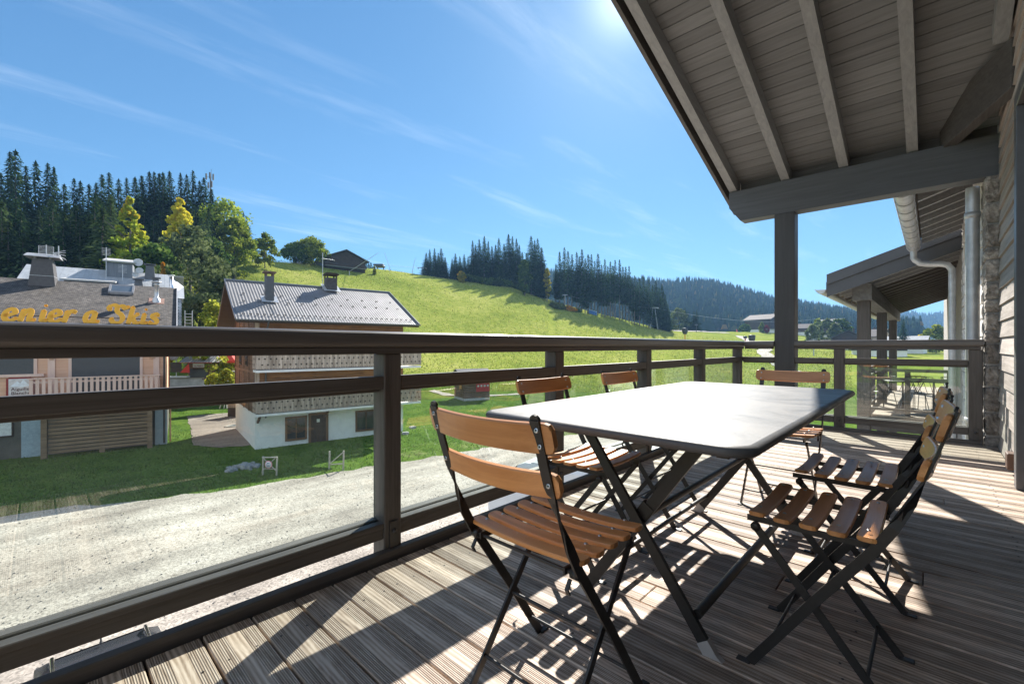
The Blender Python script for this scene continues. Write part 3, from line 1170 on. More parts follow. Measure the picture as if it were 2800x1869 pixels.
# ================================================================== table and chairs
def make_table():
    x0, x1, y0, y1, zt = -1.225, -.300, 1.115, 3.06, .742
    cx, cy = (x0+x1)/2, (y0+y1)/2
    t = thing('garden_table', 'long rectangular grey steel folding table with rounded corners and crossed legs', 'table', (cx, cy, 0))
    hx, hy = (x1-x0)/2, (y1-y0)/2
    # rounded slab with rolled edge
    def outline(inset, r):
        out = []
        for (sx, sy, a0) in ((1, 1, 0), (-1, 1, 90), (-1, -1, 180), (1, -1, 270)):
            for k in range(9):
                a = R(a0+k*90/8)
                out.append((sx*(hx-r)+math.cos(a)*(r-inset), sy*(hy-r)+math.sin(a)*(r-inset)))
        return out
    rc = .075
    prof = [(.020, 0), (.009, -.002), (.0025, -.007), (0, -.014), (.002, -.022), (.007, -.027), (.016, -.029), (.03, -.029)]
    rings = [outline(i, rc) for i, _ in prof]
    n = len(rings[0])
    vs, fs = [], []
    for (i, z), rg in zip(prof, rings):
        vs += [(x, y, zt+z) for x, y in rg]
    for a in range(len(prof)-1):
        for k in range(n):
            fs.append((a*n+k, (a+1)*n+k, (a+1)*n+(k+1) % n, a*n+(k+1) % n))
    m = MB()
    m.add(vs, fs, None, True)
    m.add(vs[:n], [tuple(range(n))])
    m.add([(x, y, zt-.029) for x, y in rings[-1]], [tuple(range(n))[::-1]])
    m.build('tabletop', TABLE, t)
    # two trestles of crossed legs, one near each short end
    def leg(xa, xb, y, wd):
        m = MB()
        a, b = Vector((xa, y, zt-.034)), Vector((xb, y, .03))
        dr = (b-a).normalized()
        side = Vector((0, 1, 0))
        m.sweep([(a, dr.cross(side), side), (b, dr.cross(side), side)], wd, .016)
        o = m.build('leg', BLACK, t)
        c = MB()
        e = b+dr*.038
        c.sweep([(b-dr*.012, dr.cross(side), side), (e, dr.cross(side), side), (e+Vector((math.copysign(.016, dr.x), 0, 0)), Vector((1, 0, 0)), side)], wd+.005, .022)
        c.build('foot_cap', CAP, o)
        return o
    hs = .247
    for ysg in (-1, 1):
        y = ysg*.615
        leg(-hs, hs-.012, y-.012*ysg*-1, .036)
        o = leg(hs, -hs+.012, y-.012*ysg, .040)
        m = MB()                                    # sleeve where the legs cross
        dr = Vector((-2*hs, 0, -zt)).normalized()
        side = Vector((0, 1, 0))
        c = Vector((0, y-.012*ysg, .37))
        m.sweep([(c-dr*.06, dr.cross(side), side), (c+dr*.075, dr.cross(side), side)], .046, .024)
        m.build('sleeve', BLACK, o)
    for x, z, r_ in ((-hs+.045, .105, .011), (hs-.045, .105, .0155), (0, .365, .0125)):
        m = MB()
        m.tube([(x, -.61, z), (x, .61, z)], r_, 12)
        m.build('stretcher', BLACK, t)
    for ysg in (-1, 1):
        for x in (-1, 1):
            m = MB()
            m.tube([(x*hs, ysg*.60, zt-.052), (x*(hs+.12), ysg*.60, zt-.045)], .012, 8)
            m.build('hinge_bar', BLACK, t)
    for x in (-.36, .36):
        m = MB()
        m.beam((x, -hy+.12, zt-.047), (x, hy-.12, zt-.047), .03, .02)
        m.build('rail', BLACK, t)


make_table()


def curved_slat(m, L, wd, th, sag, M, n=10, rc=.012, axis='z'):
    """slat along x bowed by sag, rounded corners at the ends; width along y, thickness along z"""
    xs = [-L/2, -L/2+rc*.35, -L/2+rc]+[(-L/2+rc)+(L-2*rc)*i/n for i in range(1, n)]+[L/2-rc, L/2-rc*.35, L/2]
    vs, fs = [], []
    e = .003
    for x in xs:
        q = min(L/2-abs(x), rc)
        hw = wd/2-rc+math.sqrt(max(0, rc*rc-(rc-q)**2)) if q < rc else wd/2
        z = sag*((2*x/L)**2-1)
        for (y, dz) in ((-hw, -th/2+e), (-hw+e, -th/2), (hw-e, -th/2), (hw, -th/2+e), (hw, th/2-e), (hw-e, th/2), (-hw+e, th/2), (-hw, th/2-e)):
            vs.append((x, y, z+dz))
    for i in range(len(xs)-1):
        for k in range(8):
            fs.append((i*8+k, (i+1)*8+k, (i+1)*8+(k+1) % 8, i*8+(k+1) % 8))
    fs += [tuple(range(8)), tuple(range((len(xs)-1)*8, len(xs)*8))[::-1]]
    m.add(vs, fs, M, False)


def make_chair():
    t = thing('folding_chair', 'x', 'chair')
    # side uprights: front foot -> seat back -> twisted top
    side = []
    path = [(.168, .004), (.10, .105), (.0, .255), (-.085, .375), (-.135, .445), (-.172, .51), (-.205, .58), (-.232, .65), (-.256, .72), (-.276, .785), (-.288, .822)]
    for s_ in (-1, 1):
        fr = []
        for i, (y, z) in enumerate(path):
            a = Vector((0, path[max(i-1, 0)][0], path[max(i-1, 0)][1]))
            b = Vector((0, path[min(i+1, len(path)-1)][0], path[min(i+1, len(path)-1)][1]))
            tg = (b-a).normalized()
            nrm = Vector((1, 0, 0)).cross(tg)
            tw = min(1, max(0, (z-.52)/.12))
            tw = tw*tw*(3-2*tw)*R(90)
            wdir = nrm*math.cos(tw)+Vector((1, 0, 0))*math.sin(tw)
            tdir = tg.cross(wdir)
            xx = .186-.006*tw
            fr.append(((s_*xx, y, z), wdir, tdir))
        m = MB()
        m.sweep(fr, .0265, .0065)
        tip = fr[-1][0]
        # rounded tip
        tg = Vector((0, -.012, .037)).normalized()
        M = Matrix(((1, 0, 0, tip[0]), (0, tg.y, -tg.z, tip[1]+.0032), (0, tg.z, tg.y, tip[2]), (0, 0, 0, 1)))
        m.prism([(.01325*math.cos(R(a)), .0130*math.sin(R(a))) for a in range(0, 181, 20)], .0065, M @ Tm(0, 0, -.003))
        o = m.build('upright', BLACK, t)
        m = MB()
        m.box((s_*.186-.012, .165, 0), (s_*.186+.012, .205, .006), .002)
        m.build('foot', BLACK, o)
        # rivets through the slats
        for zz in (.800, .763, .672):
            m = MB()
            yy = np.interp(zz, [p[1] for p in path], [p[0] for p in path])
            M = Matrix(((1, 0, 0, s_*.18), (0, .2, -.98, yy-.003), (0, .98, .2, zz), (0, 0, 0, 1)))
            m.lathe([(.0025, .0035), (.0055, .0038), (.006, .001), (.006, -.018), (.004, -.0195), (.0, -.0205)], 12, M)
            m.build('rivet', SCREW, o)
        # crossing leg: rear foot -> front of the seat
        m = MB()
        a, b = Vector((s_*.160, -.172, .004)), Vector((s_*.160, .158, .418))
        dr = (b-a).normalized()
        sx = Vector((1, 0, 0))
        m.sweep([(a, dr.cross(sx), sx), (b, dr.cross(sx), sx)], .0225, .0065)
        o = m.build('leg', BLACK, t)
        m = MB()
        m.lathe([(0, .005), (.014, .005), (.014, -.005), (0, -.005)], 12, Matrix(((0, 0, 1, b.x), (1, 0, 0, b.y), (0, 1, 0, b.z), (0, 0, 0, 1))))
        m.build('hinge', BLACK, o)
        m = MB()
        m.box((s_*.160-.011, -.205, 0), (s_*.160+.011, -.165, .006), .002)
        m.build('foot', BLACK, o)
    for s_ in (-1, 1):
        m = MB()
        m.sweep([((s_*.148, -.145, .438), (0, 0, 1), (1, 0, 0)), ((s_*.148, .185, .438), (0, 0, 1), (1, 0, 0))], .018, .005)
        m.build('seat_bar', BLACK, t)
    for hw, y, z in ((.186, -.133, .436), (.160, 0, .2165), (.186, .118, .078), (.160, -.115, .076)):
        m = MB()
        m.tube([(-hw, y, z), (hw, y, z)], .005, 8)
        m.build('cross_rod', BLACK, t)
    for s_ in (-1, 1):
        m = MB()
        m.lathe([(.004, -.012), (.013, -.012), (.013, .012), (.004, .012)], 12, Matrix(((0, 0, 1, s_*.176), (1, 0, 0, -.133), (0, 1, 0, .436), (0, 0, 0, 1))))
        o = m.build('latch', BLACK, t)
        m = MB()
        m.sweep([((s_*.166, -.145, .425), (1, 0, 0), (0, 1, 0)), ((s_*.166, -.158, .405), (1, 0, 0), (0, 1, 0)), ((s_*.166, -.15, .39), (1, 0, 0), (0, 1, 0))], .010, .005)
        m.build('hook', BLACK, o)
    for i in range(5):
        y = -.118+i*.0665
        m = MB()
        dz = .004*(1 if i in (0, 4) else 0)
        curved_slat(m, .392, .046, .013, .010, Tm(0, y, .464+dz))
        o = m.build('seat_slat', SLAT, t)
        for s_ in (-1, 1):
            m = MB()
            m.lathe([(0, .003), (.004, .0024), (.0055, 0)], 10, Tm(s_*.148, y, .4745+dz))
            m.build('rivet', SCREW, o)
    for zz, hh, L in ((.783, .072, .425), (.672, .062, .405)):
        m = MB()
        yy = np.interp(zz, [p[1] for p in path], [p[0] for p in path])+.012
        ta = R(16)
        # width axis runs up along the reclined back, bow points backwards
        M = Matrix(((1, 0, 0, 0), (0, -math.sin(ta), math.cos(ta), yy), (0, math.cos(ta), math.sin(ta), zz), (0, 0, 0, 1)))
        curved_slat(m, L, hh, .014, .022, M, rc=.016)
        m.build('back_slat', SLAT, t)
    return t


CH = make_chair()
CG = 'folding slatted chairs round the table'
spots = [(-.795, 1.015, 0, 'folding chair with orange wooden slats, in the foreground with its back to the viewer'),
         (-.245, 1.70, 90, 'folding slatted chair on the wall side, nearest on the right of the table'),
         (-.245, 2.335, 90, 'folding slatted chair on the wall side, half hidden behind the nearest right one'),
         (-1.185, 1.79, -90, 'folding slatted chair on the railing side, close behind the foreground chair'),
         (-1.175, 2.53, -90, 'folding slatted chair on the railing side, the farther of the two'),
         (-.685, 3.18, 180, 'folding slatted chair at the far short end of the table in front of the column')]
for i, (x, y, a, lb) in enumerate(spots):
    o = CH if i == 0 else copy_tree(CH)
    o.location = (x, y, .0)
    o.rotation_euler = (0, 0, R(a))
    o['label'] = lb
    o['group'] = CG
# ================================================================== buildings
OLDWOOD = wood('sun darkened larch cladding', (.14, .07, .035), (.40, .215, .105), axis=0, fine=5, rough=.75, bump=.3, isl=.2, stretch=.08)
OLDWOODY = wood('old gable cladding', (.09, .05, .03), (.22, .13, .08), axis=1, fine=5, rough=.75, bump=.3, isl=.2, stretch=.08)
GREYWOOD = wood('silvered balcony boards', (.22, .165, .125), (.56, .46, .38), axis=2, fine=7, rough=.8, bump=.3, isl=.22, stretch=.1)
TRIMWOOD = wood('brown window trim', (.13, .068, .036), (.21, .115, .062), axis=2, fine=9, rough=.6, bump=.2)
DARKWOOD = wood('dark brown timber', (.045, .03, .022), (.085, .058, .042), axis=0, fine=6, rough=.7, bump=.2)
RENDER = paint('white lime render', (.82, .82, .80), rough=.95, var=.07, scale=2.2, bump=.25)
LEADGREY = paint('lead grey sheet', (.10, .105, .115), rough=.5, var=.2, scale=4)
GUTTER = paint('painted gutter', (.15, .16, .18), rough=.4, metal=.4)


def corrugmat():
    m, n = newmat('corrugated fibre sheets')
    tc = n('TexCoord')
    a = n('TexNoise', {'Vector': (tc, 'Object'), 'Scale': .8, 'Detail': 6.0, 'Roughness': .65})
    cr = n.ramp((a, 0), [(.3, (.125, .123, .127)), (.7, (.20, .196, .20))])
    finish(n, Base_Color=(cr, 0), Roughness=.6, Metallic=0.0)
    return m


CORRUG = corrugmat()


def shinglemat(name, c1, c2, row=.155, lng=.14, rough=.8, slope=1.12):
    """rows of split shingles: local x along the eave, local z up the slope"""
    m, n = newmat(name)
    tc = n('TexCoord')
    sp = n('SeparateXYZ', {0: (tc, 'Object')})
    z = n.math('MULTIPLY', (sp, 2), slope*2.0)
    cv = n('CombineXYZ', {0: (sp, 0), 1: z, 2: 0.0})
    br = n('TexBrick', {'Vector': cv, 'Scale': 1.0, 'Mortar Size': .022, 'Brick Width': lng, 'Row Height': row, 'Color1': (*c1, 1), 'Color2': (*c2, 1), 'Mortar': (.022, .019, .017, 1), 'Bias': 0.0, 'Mortar Smooth': .5})
    nz = n('TexNoise', {'Vector': (tc, 'Object'), 'Scale': 1.1, 'Detail': 6.0})
    tone = n('MapRange', {'Value': (nz, 0), 'From Min': .3, 'From Max': .7, 'To Min': .7, 'To Max': 1.35})
    mx = n.mix(1.0, br, tone, 'MULTIPLY')
    fr = n.math('FRACT', n.math('DIVIDE', z, row))
    edge = n.math('SUBTRACT', 1.0, fr)
    bp = n('Bump', {'Height': edge, 'Strength': 1.0, 'Distance': .05})
    finish(n, Base_Color=(mx, 2), Roughness=rough, Normal=(bp, 0))
    return m


SHINGLE = shinglemat('split wooden shingles', (.034, .028, .024), (.130, .114, .101), .11, .19)


def gable_roof_slab(m, x0, x1, ye, ze, yr, zr_, th=.12):
    """one slope from eave (ye, ze) to ridge (yr, zr_)"""
    m.add([(x0, ye, ze), (x1, ye, ze), (x1, yr, zr_), (x0, yr, zr_), (x0, ye, ze-th), (x1, ye, ze-th), (x1, yr, zr_-th), (x0, yr, zr_-th)],
          [(0, 1, 2, 3), (7, 6, 5, 4), (0, 4, 5, 1), (1, 5, 6, 2), (2, 6, 7, 3), (3, 7, 4, 0)])


def corrugated(m, x0, x1, ye, ze, yr, zr_, pitch=.19, amp=.014, th=.02):
    L = math.hypot(yr-ye, zr_-ze)
    ny, nz = -(zr_-ze)/L, (yr-ye)/L
    if nz < 0:
        ny, nz = -ny, -nz
    k = 6
    n = int((x1-x0)/pitch*k)
    vs, fs = [], []
    for i in range(n+1):
        x = x0+(x1-x0)*i/n
        a = amp*math.cos(2*math.pi*i/k)
        for (y, z) in ((ye, ze), (yr, zr_)):
            vs.append((x, y+ny*a, z+nz*a))
    for i in range(n):
        fs.append((2*i, 2*i+2, 2*i+3, 2*i+1))
    m.add(vs, fs, None, True)


def board_cladding(m, x0, x1, y, z0, z1, h=.2, t=.03, facing=-1, ax=0):
    """horizontal boards on a wall plane y (or x when ax=1)"""
    z = z0
    while z < z1-.02:
        zz = min(z+h-.012, z1)
        if ax == 0:
            m.box((x0, y, z), (x1, y+facing*t, zz))
        else:
            m.box((y, x0, z), (y+facing*t, x1, zz))
        z += h


def window(parent, x0, x1, z0, z1, y, frame=.09, mat=None, glass=None, mull=True, facing=-1, sill=True, depth=.05):
    m = MB()
    f = facing
    m.box((x0-frame, y, z0-frame), (x0, y+f*depth, z1+frame))
    m.box((x1, y, z0-frame), (x1+frame, y+f*depth, z1+frame))
    m.box((x0, y, z1), (x1, y+f*depth, z1+frame))
    m.box((x0, y, z0-frame), (x1, y+f*(depth+.04 if sill else depth), z0))
    if mull:
        m.box(((x0+x1)/2-.035, y, z0), ((x0+x1)/2+.035, y+f*depth*.7, z1))
    w_ = m.build('window', mat or TRIMWOOD, parent)
    g = MB()
    g.box((x0, y, z0), (x1, y+f*.012, z1))
    g.build('pane', glass or WINDOW, w_)
    return w_


def star(m, x, z, y, r=.075, n=8):
    pts = []
    for k in range(2*n):
        a = math.pi*k/n
        rr = r if k % 2 == 0 else r*.38
        pts.append((x+rr*math.cos(a), z+rr*math.sin(a)))
    m.prism(pts, .004, Matrix(((1, 0, 0, 0), (0, 0, 1, y), (0, 1, 0, 0), (0, 0, 0, 1))))


def carved_balcony(parent, x0, x1, y0, zf, h, ends=(True, True), holes=True):
    """boards with star cut-outs and scalloped feet along y=y0, returning to the wall at the ends"""
    fl = MB()
    fl.box((x0, y0, zf-.14), (x1, -.002, zf))
    fl.build('balcony_floor', RENDER, parent)
    m, st = MB(), MB()
    wd = .165

    def run(xa, xb, Mx):
        n = int(round((xb-xa)/wd))
        w_ = (xb-xa)/n
        for i in range(n):
            a = xa+i*w_
            pts = [(a+.004, h), (a+w_-.004, h), (a+w_-.004, .11)]
            pts += [(a+w_-.004-(.06-.06*math.cos(R(q))), .11-.075*math.sin(R(q))) for q in (30, 60, 90)]
            pts += [(a+.004+(.06-.06*math.cos(R(q))), .11-.075*math.sin(R(q))) for q in (90, 60, 30)]
            pts += [(a+.004, .11)]
            m.prism(pts, .026, Mx)
            if holes:
                sm = MB()
                if i % 2 == 0:
                    pts2 = [(a+w_+.088*(1 if q % 2 == 0 else .36)*math.cos(math.pi*q/8), .74*h+.088*(1 if q % 2 == 0 else .36)*math.sin(math.pi*q/8)) for q in range(16)]
                else:
                    pts2 = [(a+w_+.088*(1 if q % 2 == 0 else .36)*math.cos(math.pi*q/8), .34*h+.088*(1 if q % 2 == 0 else .36)*math.sin(math.pi*q/8)) for q in range(16)]
                if i < n-1:
                    st.prism(pts2, .003, Mx @ Tm(0, 0, .027))
    # prism extrudes along its local z; map local (x, y, z) -> world (x, -z, y)
    front = Matrix(((1, 0, 0, 0), (0, 0, -1, y0), (0, 1, 0, zf+.03), (0, 0, 0, 1)))
    run(x0, x1, front)
    if ends[0]:
        run(-abs(y0), -.02, Matrix(((0, 0, -1, x0), (1, 0, 0, 0), (0, 1, 0, zf+.03), (0, 0, 0, 1))))
    if ends[1]:
        run(-abs(y0), -.02, Matrix(((0, 0, 1, x1), (1, 0, 0, 0), (0, 1, 0, zf+.03), (0, 0, 0, 1))))
    b = m.build('balcony', GREYWOOD, parent)
    if holes:
        st.build('star_cutouts', DARKGAP, b)
    m = MB()
    m.box((x0-.05, y0-.06, zf+h+.03), (x1+.05, y0+.08, zf+h+.075))
    m.build('balcony_rail', GREYWOOD, b)


def make_main_chalet():
    t = thing('chalet', 'tall chalet with corrugated grey roof, two carved balconies and white ground floor', 'house', (-32.0, 9.70, ZG), R(81.5))
    W_, Dp = 10.25, 9.4
    yr, zr_ = 4.9, 11.42
    ze = 8.36
    sl = (zr_-ze)/(yr+.95)
    # ground floor
    m = MB()
    m.box((0, 0, -1.0), (W_, Dp, 2.26))
    m.build('ground_floor', RENDER, t)
    # timber storeys with the gable
    m = MB()
    zt = zr_-.16-(yr)*sl
    m.add([(.02, .02, 2.26), (.02, Dp, 2.26), (.02, Dp, zt), (.02, yr, zr_-.16), (.02, .02, zt), (W_, .02, 2.26), (W_, Dp, 2.26), (W_, Dp, zt), (W_, yr, zr_-.16), (W_, .02, zt)],
          [(0, 1, 2, 3, 4), (9, 8, 7, 6, 5), (0, 4, 9, 5), (1, 6, 7, 2), (2, 7, 8, 3), (3, 8, 9, 4), (0, 5, 6, 1)])
    m.build('timber_storeys', OLDWOOD, t)
    m = MB()
    board_cladding(m, 0, W_, .02, 2.28, zt-.02, .21, .03)
    m.build('front_cladding', OLDWOOD, t)
    m = MB()
    z = 2.28
    while z < zr_-.4:
        ya = .0
        yb = Dp
        if z+.2 > zt:
            q = (z+.2-zt)/sl
            ya, yb = q, Dp-q
        m.box((.02, ya, z), (-.012, yb, z+.19))
        z += .21
    m.build('gable_cladding', OLDWOODY, t)
    m = MB()
    for y in (.12, 2.4, 4.7, 7.0, Dp-.1):
        m.box((-.06, y-.1, 2.26), (-.013, y+.1, zt-.1))
    for z in (4.9, 7.6):
        m.box((-.055, .2, z), (-.013, Dp-.2, z+.16))
    m.build('gable_posts', OLDWOODY, t)
    m = MB()
    m.box((-.02, -.012-.06, 2.3), (.24, -.012, zt-.05))
    m.build('corner_post', GREYWOOD, t)
    # windows on the gable side
    for y0, z0 in ((2.9, 5.3), (6.0, 5.3), (3.0, 2.9)):
        m = MB()
        m.box((-.07, y0, z0), (-.014, y0+.85, z0+1.15))
        f = m.build('window', DARKWOOD, t)
        m = MB()
        m.box((-.078, y0+.1, z0+.1), (-.0705, y0+.75, z0+1.05))
        m.build('pane', WINDOW, f)
    # front openings behind the balconies
    for a, b, z0, z1 in ((1.9, 3.7, 5.2, 7.1), (5.2, 6.3, 5.9, 7.2), (7.3, 9.3, 5.2, 7.2), (2.2, 4.2, 2.5, 4.3), (6.2, 8.4, 2.5, 4.3)):
        window(t, a, b, z0, z1, -.012, .1, TRIMWOOD, WINDOW)
    # ground floor windows and door
    window(t, 1.90, 3.02, .42, 1.80, -.002, .13)
    window(t, 6.62, 7.95, .50, 1.80, -.002, .13)
    m = MB()
    m.box((3.24, -.002, -.05), (3.40, -.07, 2.02))
    m.box((4.40, -.002, -.05), (4.56, -.07, 2.02))
    m.box((3.24, -.002, 1.88), (4.56, -.072, 2.04))
    f = m.build('door_frame', TRIMWOOD, t)
    m = MB()
    m.box((3.40, -.002, .0), (4.40, -.04, 1.88))
    d = m.build('door', DARKWOOD, f)
    m = MB()
    m.box((3.78, -.041, 1.38), (3.98, -.05, 1.60))
    m.build('notice', paint('paper', (.8, .8, .78), .8), f)
    carved_balcony(t, -.12, 11.2, -1.2, 2.40, .93)
    carved_balcony(t, -.12, 11.2, -1.2, 5.17, .93)
    for x in (.15, 4.3, 8.2):
        m = MB()
        m.beam((x, -.02, 1.75), (x, -.95, 2.24), .12, .14)
        m.build('bracket', TRIMWOOD, t)
    # roof
    m = MB()
    gable_roof_slab(m, -1.15, 11.15, -.95, ze-.03, yr, zr_-.03, .16)
    gable_roof_slab(m, -1.15, 11.15, 2*yr+.95, ze-.03, yr, zr_-.03, .16)
    rf = m.build('roof', DARKWOOD, t)
    m = MB()
    corrugated(m, -1.18, 11.18, -1.0, ze+.0, yr, zr_+.015)
    corrugated(m, -1.18, 11.18, 2*yr+1.0, ze+.0, yr, zr_+.015)
    m.build('corrugated_sheets', CORRUG, rf)
    m = MB()
    m.tube([(-1.18, yr, zr_+.03), (11.18, yr, zr_+.03)], .10, 8)
    m.build('ridge_cap', GUTTER, rf)
    for x in (-1.20, 11.17):
        m = MB()
        m.beam((x, -1.0, ze+.04), (x, yr, zr_+.06), .06, .14)
        m.build('verge_trim', GUTTER, rf)
    m = MB()
    n = 9
    vs, fs = [], []
    for x in (-1.2, 11.2):
        for k in range(n):
            a = math.pi+math.pi*k/(n-1)
            vs.append((x, -1.10+.09*math.cos(a), ze+.0+.09*math.sin(a)))
    for k in range(n-1):
        fs.append((k, k+1, n+k+1, n+k))
    m.add(vs, fs, None, True)
    m.tube([(-1.2, -1.19, ze+.0), (11.2, -1.19, ze+.0)], .016, 6)
    m.build('gutter', GUTTER, rf)
    m = MB()
    m.tube([(.6, -1.1, ze-.1), (.6, -.9, ze-.35), (.6, -.12, ze-.75), (.6, -.12, 2.0)], .05, 8)
    m.build('downpipe', GUTTER, t)
    # snow hooks: three staggered rows
    for row, n_ in ((.10, 30), (.42, 13), (.62, 10)):
        for i in range(n_):
            x = -.9+(11.8)*(i+.5)/n_
            y = -1+(yr+1)*row
            z = ze+(zr_-ze)*row
            h = MB()
            h.box((x-.07, y-.02, z+.025), (x-.045, y+.02, z+.15))
            h.box((x+.045, y-.02, z+.025), (x+.07, y+.02, z+.15))
            h.box((x-.044, y-.015, z+.08), (x+.044, y+.015, z+.11))
            h.build('snow_hook', MATS['dark metal'] if 'dark metal' in MATS else paint('dark metal', (.05, .045, .042), .6), rf)
    # chimneys
    for x, y, w_, top, dark in ((1.15, 1.9, .52, 11.9, 0), (6.05, yr-.35, .80, 12.55, 1)):
        zb = ze+(zr_-ze)*(y+1)/(yr+1)-.15
        m = MB()
        m.box((x-w_/2, y-w_/2, zb-.3), (x+w_/2, y+w_/2, top-.35))
        c = m.build('chimney', paint('chimney sheet', (.085, .09, .10), .5) if not dark else paint('chimney block', (.075, .07, .072), .8, .3, 6, .3), rf)
        m = MB()
        for sx in (-1, 1):
            for sy in (-1, 1):
                m.box((x+sx*(w_/2-.05)-.05, y+sy*(w_/2-.05)-.05, top-.35), (x+sx*(w_/2-.05)+.05, y+sy*(w_/2-.05)+.05, top-.12))
        m.box((x-w_/2-.12, y-w_/2-.12, top-.12), (x+w_/2+.12, y+w_/2+.12, top-.02))
        if dark:
            m.box((x-w_/2-.02, y-w_/2-.02, top-.02), (x+w_/2+.02, y+w_/2+.02, top+.06))
        m.build('chimney_cap', paint('chimney cap stone', (.16, .11, .085), .9) if not dark else DARKWOOD, c)
        m = MB()
        m.add([(x-w_/2-.25, y-w_/2-.2, zb+.1-.2*sl+.03), (x+w_/2+.25, y-w_/2-.2, zb+.1-.2*sl+.03), (x+w_/2+.25, y+w_/2+.1, zb+.22+w_*sl+.03), (x-w_/2-.25, y+w_/2+.1, zb+.22+w_*sl+.03)], [(0, 1, 2, 3)])
        m.build('flashing', STEEL, c)
    # television aerial
    a = thing('tv_aerial', 'thin rooftop television aerial mast beside the darker chimney', 'aerial', (0, 0, 0))
    M = Matrix.Translation((-32.0, 9.70, ZG)) @ Rz(R(81.5))
    a.location = M @ Vector((5.45, yr-.3, 11.2))
    m = MB()
    m.tube([(0, 0, 0), (0, 0, 3.0)], .025, 6)
    m.build('mast', STEEL, a)
    m = MB()
    m.tube([(0, 0, 2.55), (1.0, .45, 2.35)], .02, 6)
    for k in range(7):
        p = Vector((.15+k*.13, .07+k*.058, 2.52-k*.027))
        m.tube([p+Vector((-.07, .16, 0)), p+Vector((.07, -.16, 0))], .011, 4)
    m.build('yagi', STEEL, a)


make_main_chalet()

# -------------------------------------------------- the shop chalet on the left
PINK = wood('apricot painted boards', (.72, .42, .275), (.84, .53, .365), axis=0, fine=4, rough=.6, bump=.15, isl=.06)
PINKZ = wood('apricot painted balcony boards', (.72, .50, .41), (.82, .60, .50), axis=2, fine=4, rough=.6, bump=.1, isl=.06)
SHUTTER = paint('grey roller shutter', (.085, .088, .092), rough=.5, var=.06)
ORANGE = paint('orange enamel', (.95, .47, .030), rough=.4, var=.03, scale=2, bump=0)
LATTICE = wood('rough brown planks', (.16, .10, .06), (.34, .23, .15), axis=0, fine=4, rough=.8, bump=.3, isl=.2)
SHOP_LOC, SHOP_ROT = (-38.7, 6.17, ZG), R(80)


def text_mesh(body, size, M, bold=.0, shear=0.0, extrude=.0, space=1.0, align='LEFT'):
    c = bpy.data.curves.new('t', 'FONT')
    c.body = body
    c.size = size
    c.offset = bold
    c.shear = shear
    c.extrude = extrude
    c.space_character = space
    c.align_x = align
    o = bpy.data.objects.new('t', c)
    COL.objects.link(o)
    dg = bpy.context.evaluated_depsgraph_get()
    me = bpy.data.meshes.new_from_object(o.evaluated_get(dg))
    bpy.data.objects.remove(o)
    bpy.data.curves.remove(c)
    me.transform(M)
    return me


def brush(m, pts, wid, th, M, ang=R(35), flat=.34, z=0):
    """pen stroke: a smooth path drawn with a broad slanted nib"""
    P_ = [Vector((p[0], p[1])) for p in pts]
    # Catmull-Rom
    Q = []
    n = len(P_)
    for i in range(n-1):
        p0, p1, p2, p3 = P_[max(i-1, 0)], P_[i], P_[i+1], P_[min(i+2, n-1)]
        for k in range(6):
            t = k/6
            Q.append(.5*((2*p1)+(p2-p0)*t+(2*p0-5*p1+4*p2-p3)*t*t+(3*p1-p0-3*p2+p3)*t**3))
    Q.append(P_[-1])
    L, Rr = [], []
    for i, q in enumerate(Q):
        tg = (Q[min(i+1, len(Q)-1)]-Q[max(i-1, 0)]).normalized()
        nm = Vector((-tg.y, tg.x))
        a = math.atan2(tg.y, tg.x)-ang
        w_ = wid*(flat+(1-flat)*abs(math.sin(a)))
        L.append(q+nm*w_/2)
        Rr.append(q-nm*w_/2)
    for i in range(len(Q)-1):
        vs = [(*L[i], z), (*L[i+1], z), (*Rr[i+1], z), (*Rr[i], z), (*L[i], z+th), (*L[i+1], z+th), (*Rr[i+1], z+th), (*Rr[i], z+th)]
        m.add(vs, [(3, 2, 1, 0), (4, 5, 6, 7), (0, 1, 5, 4), (2, 3, 7, 6)], M)
    for q in (Q[0], Q[-1]):
        m.lathe([(wid*.27, z), (wid*.27, z+th), (0, z+th)], 12, M @ Tm(q.x, q.y, 0), False)


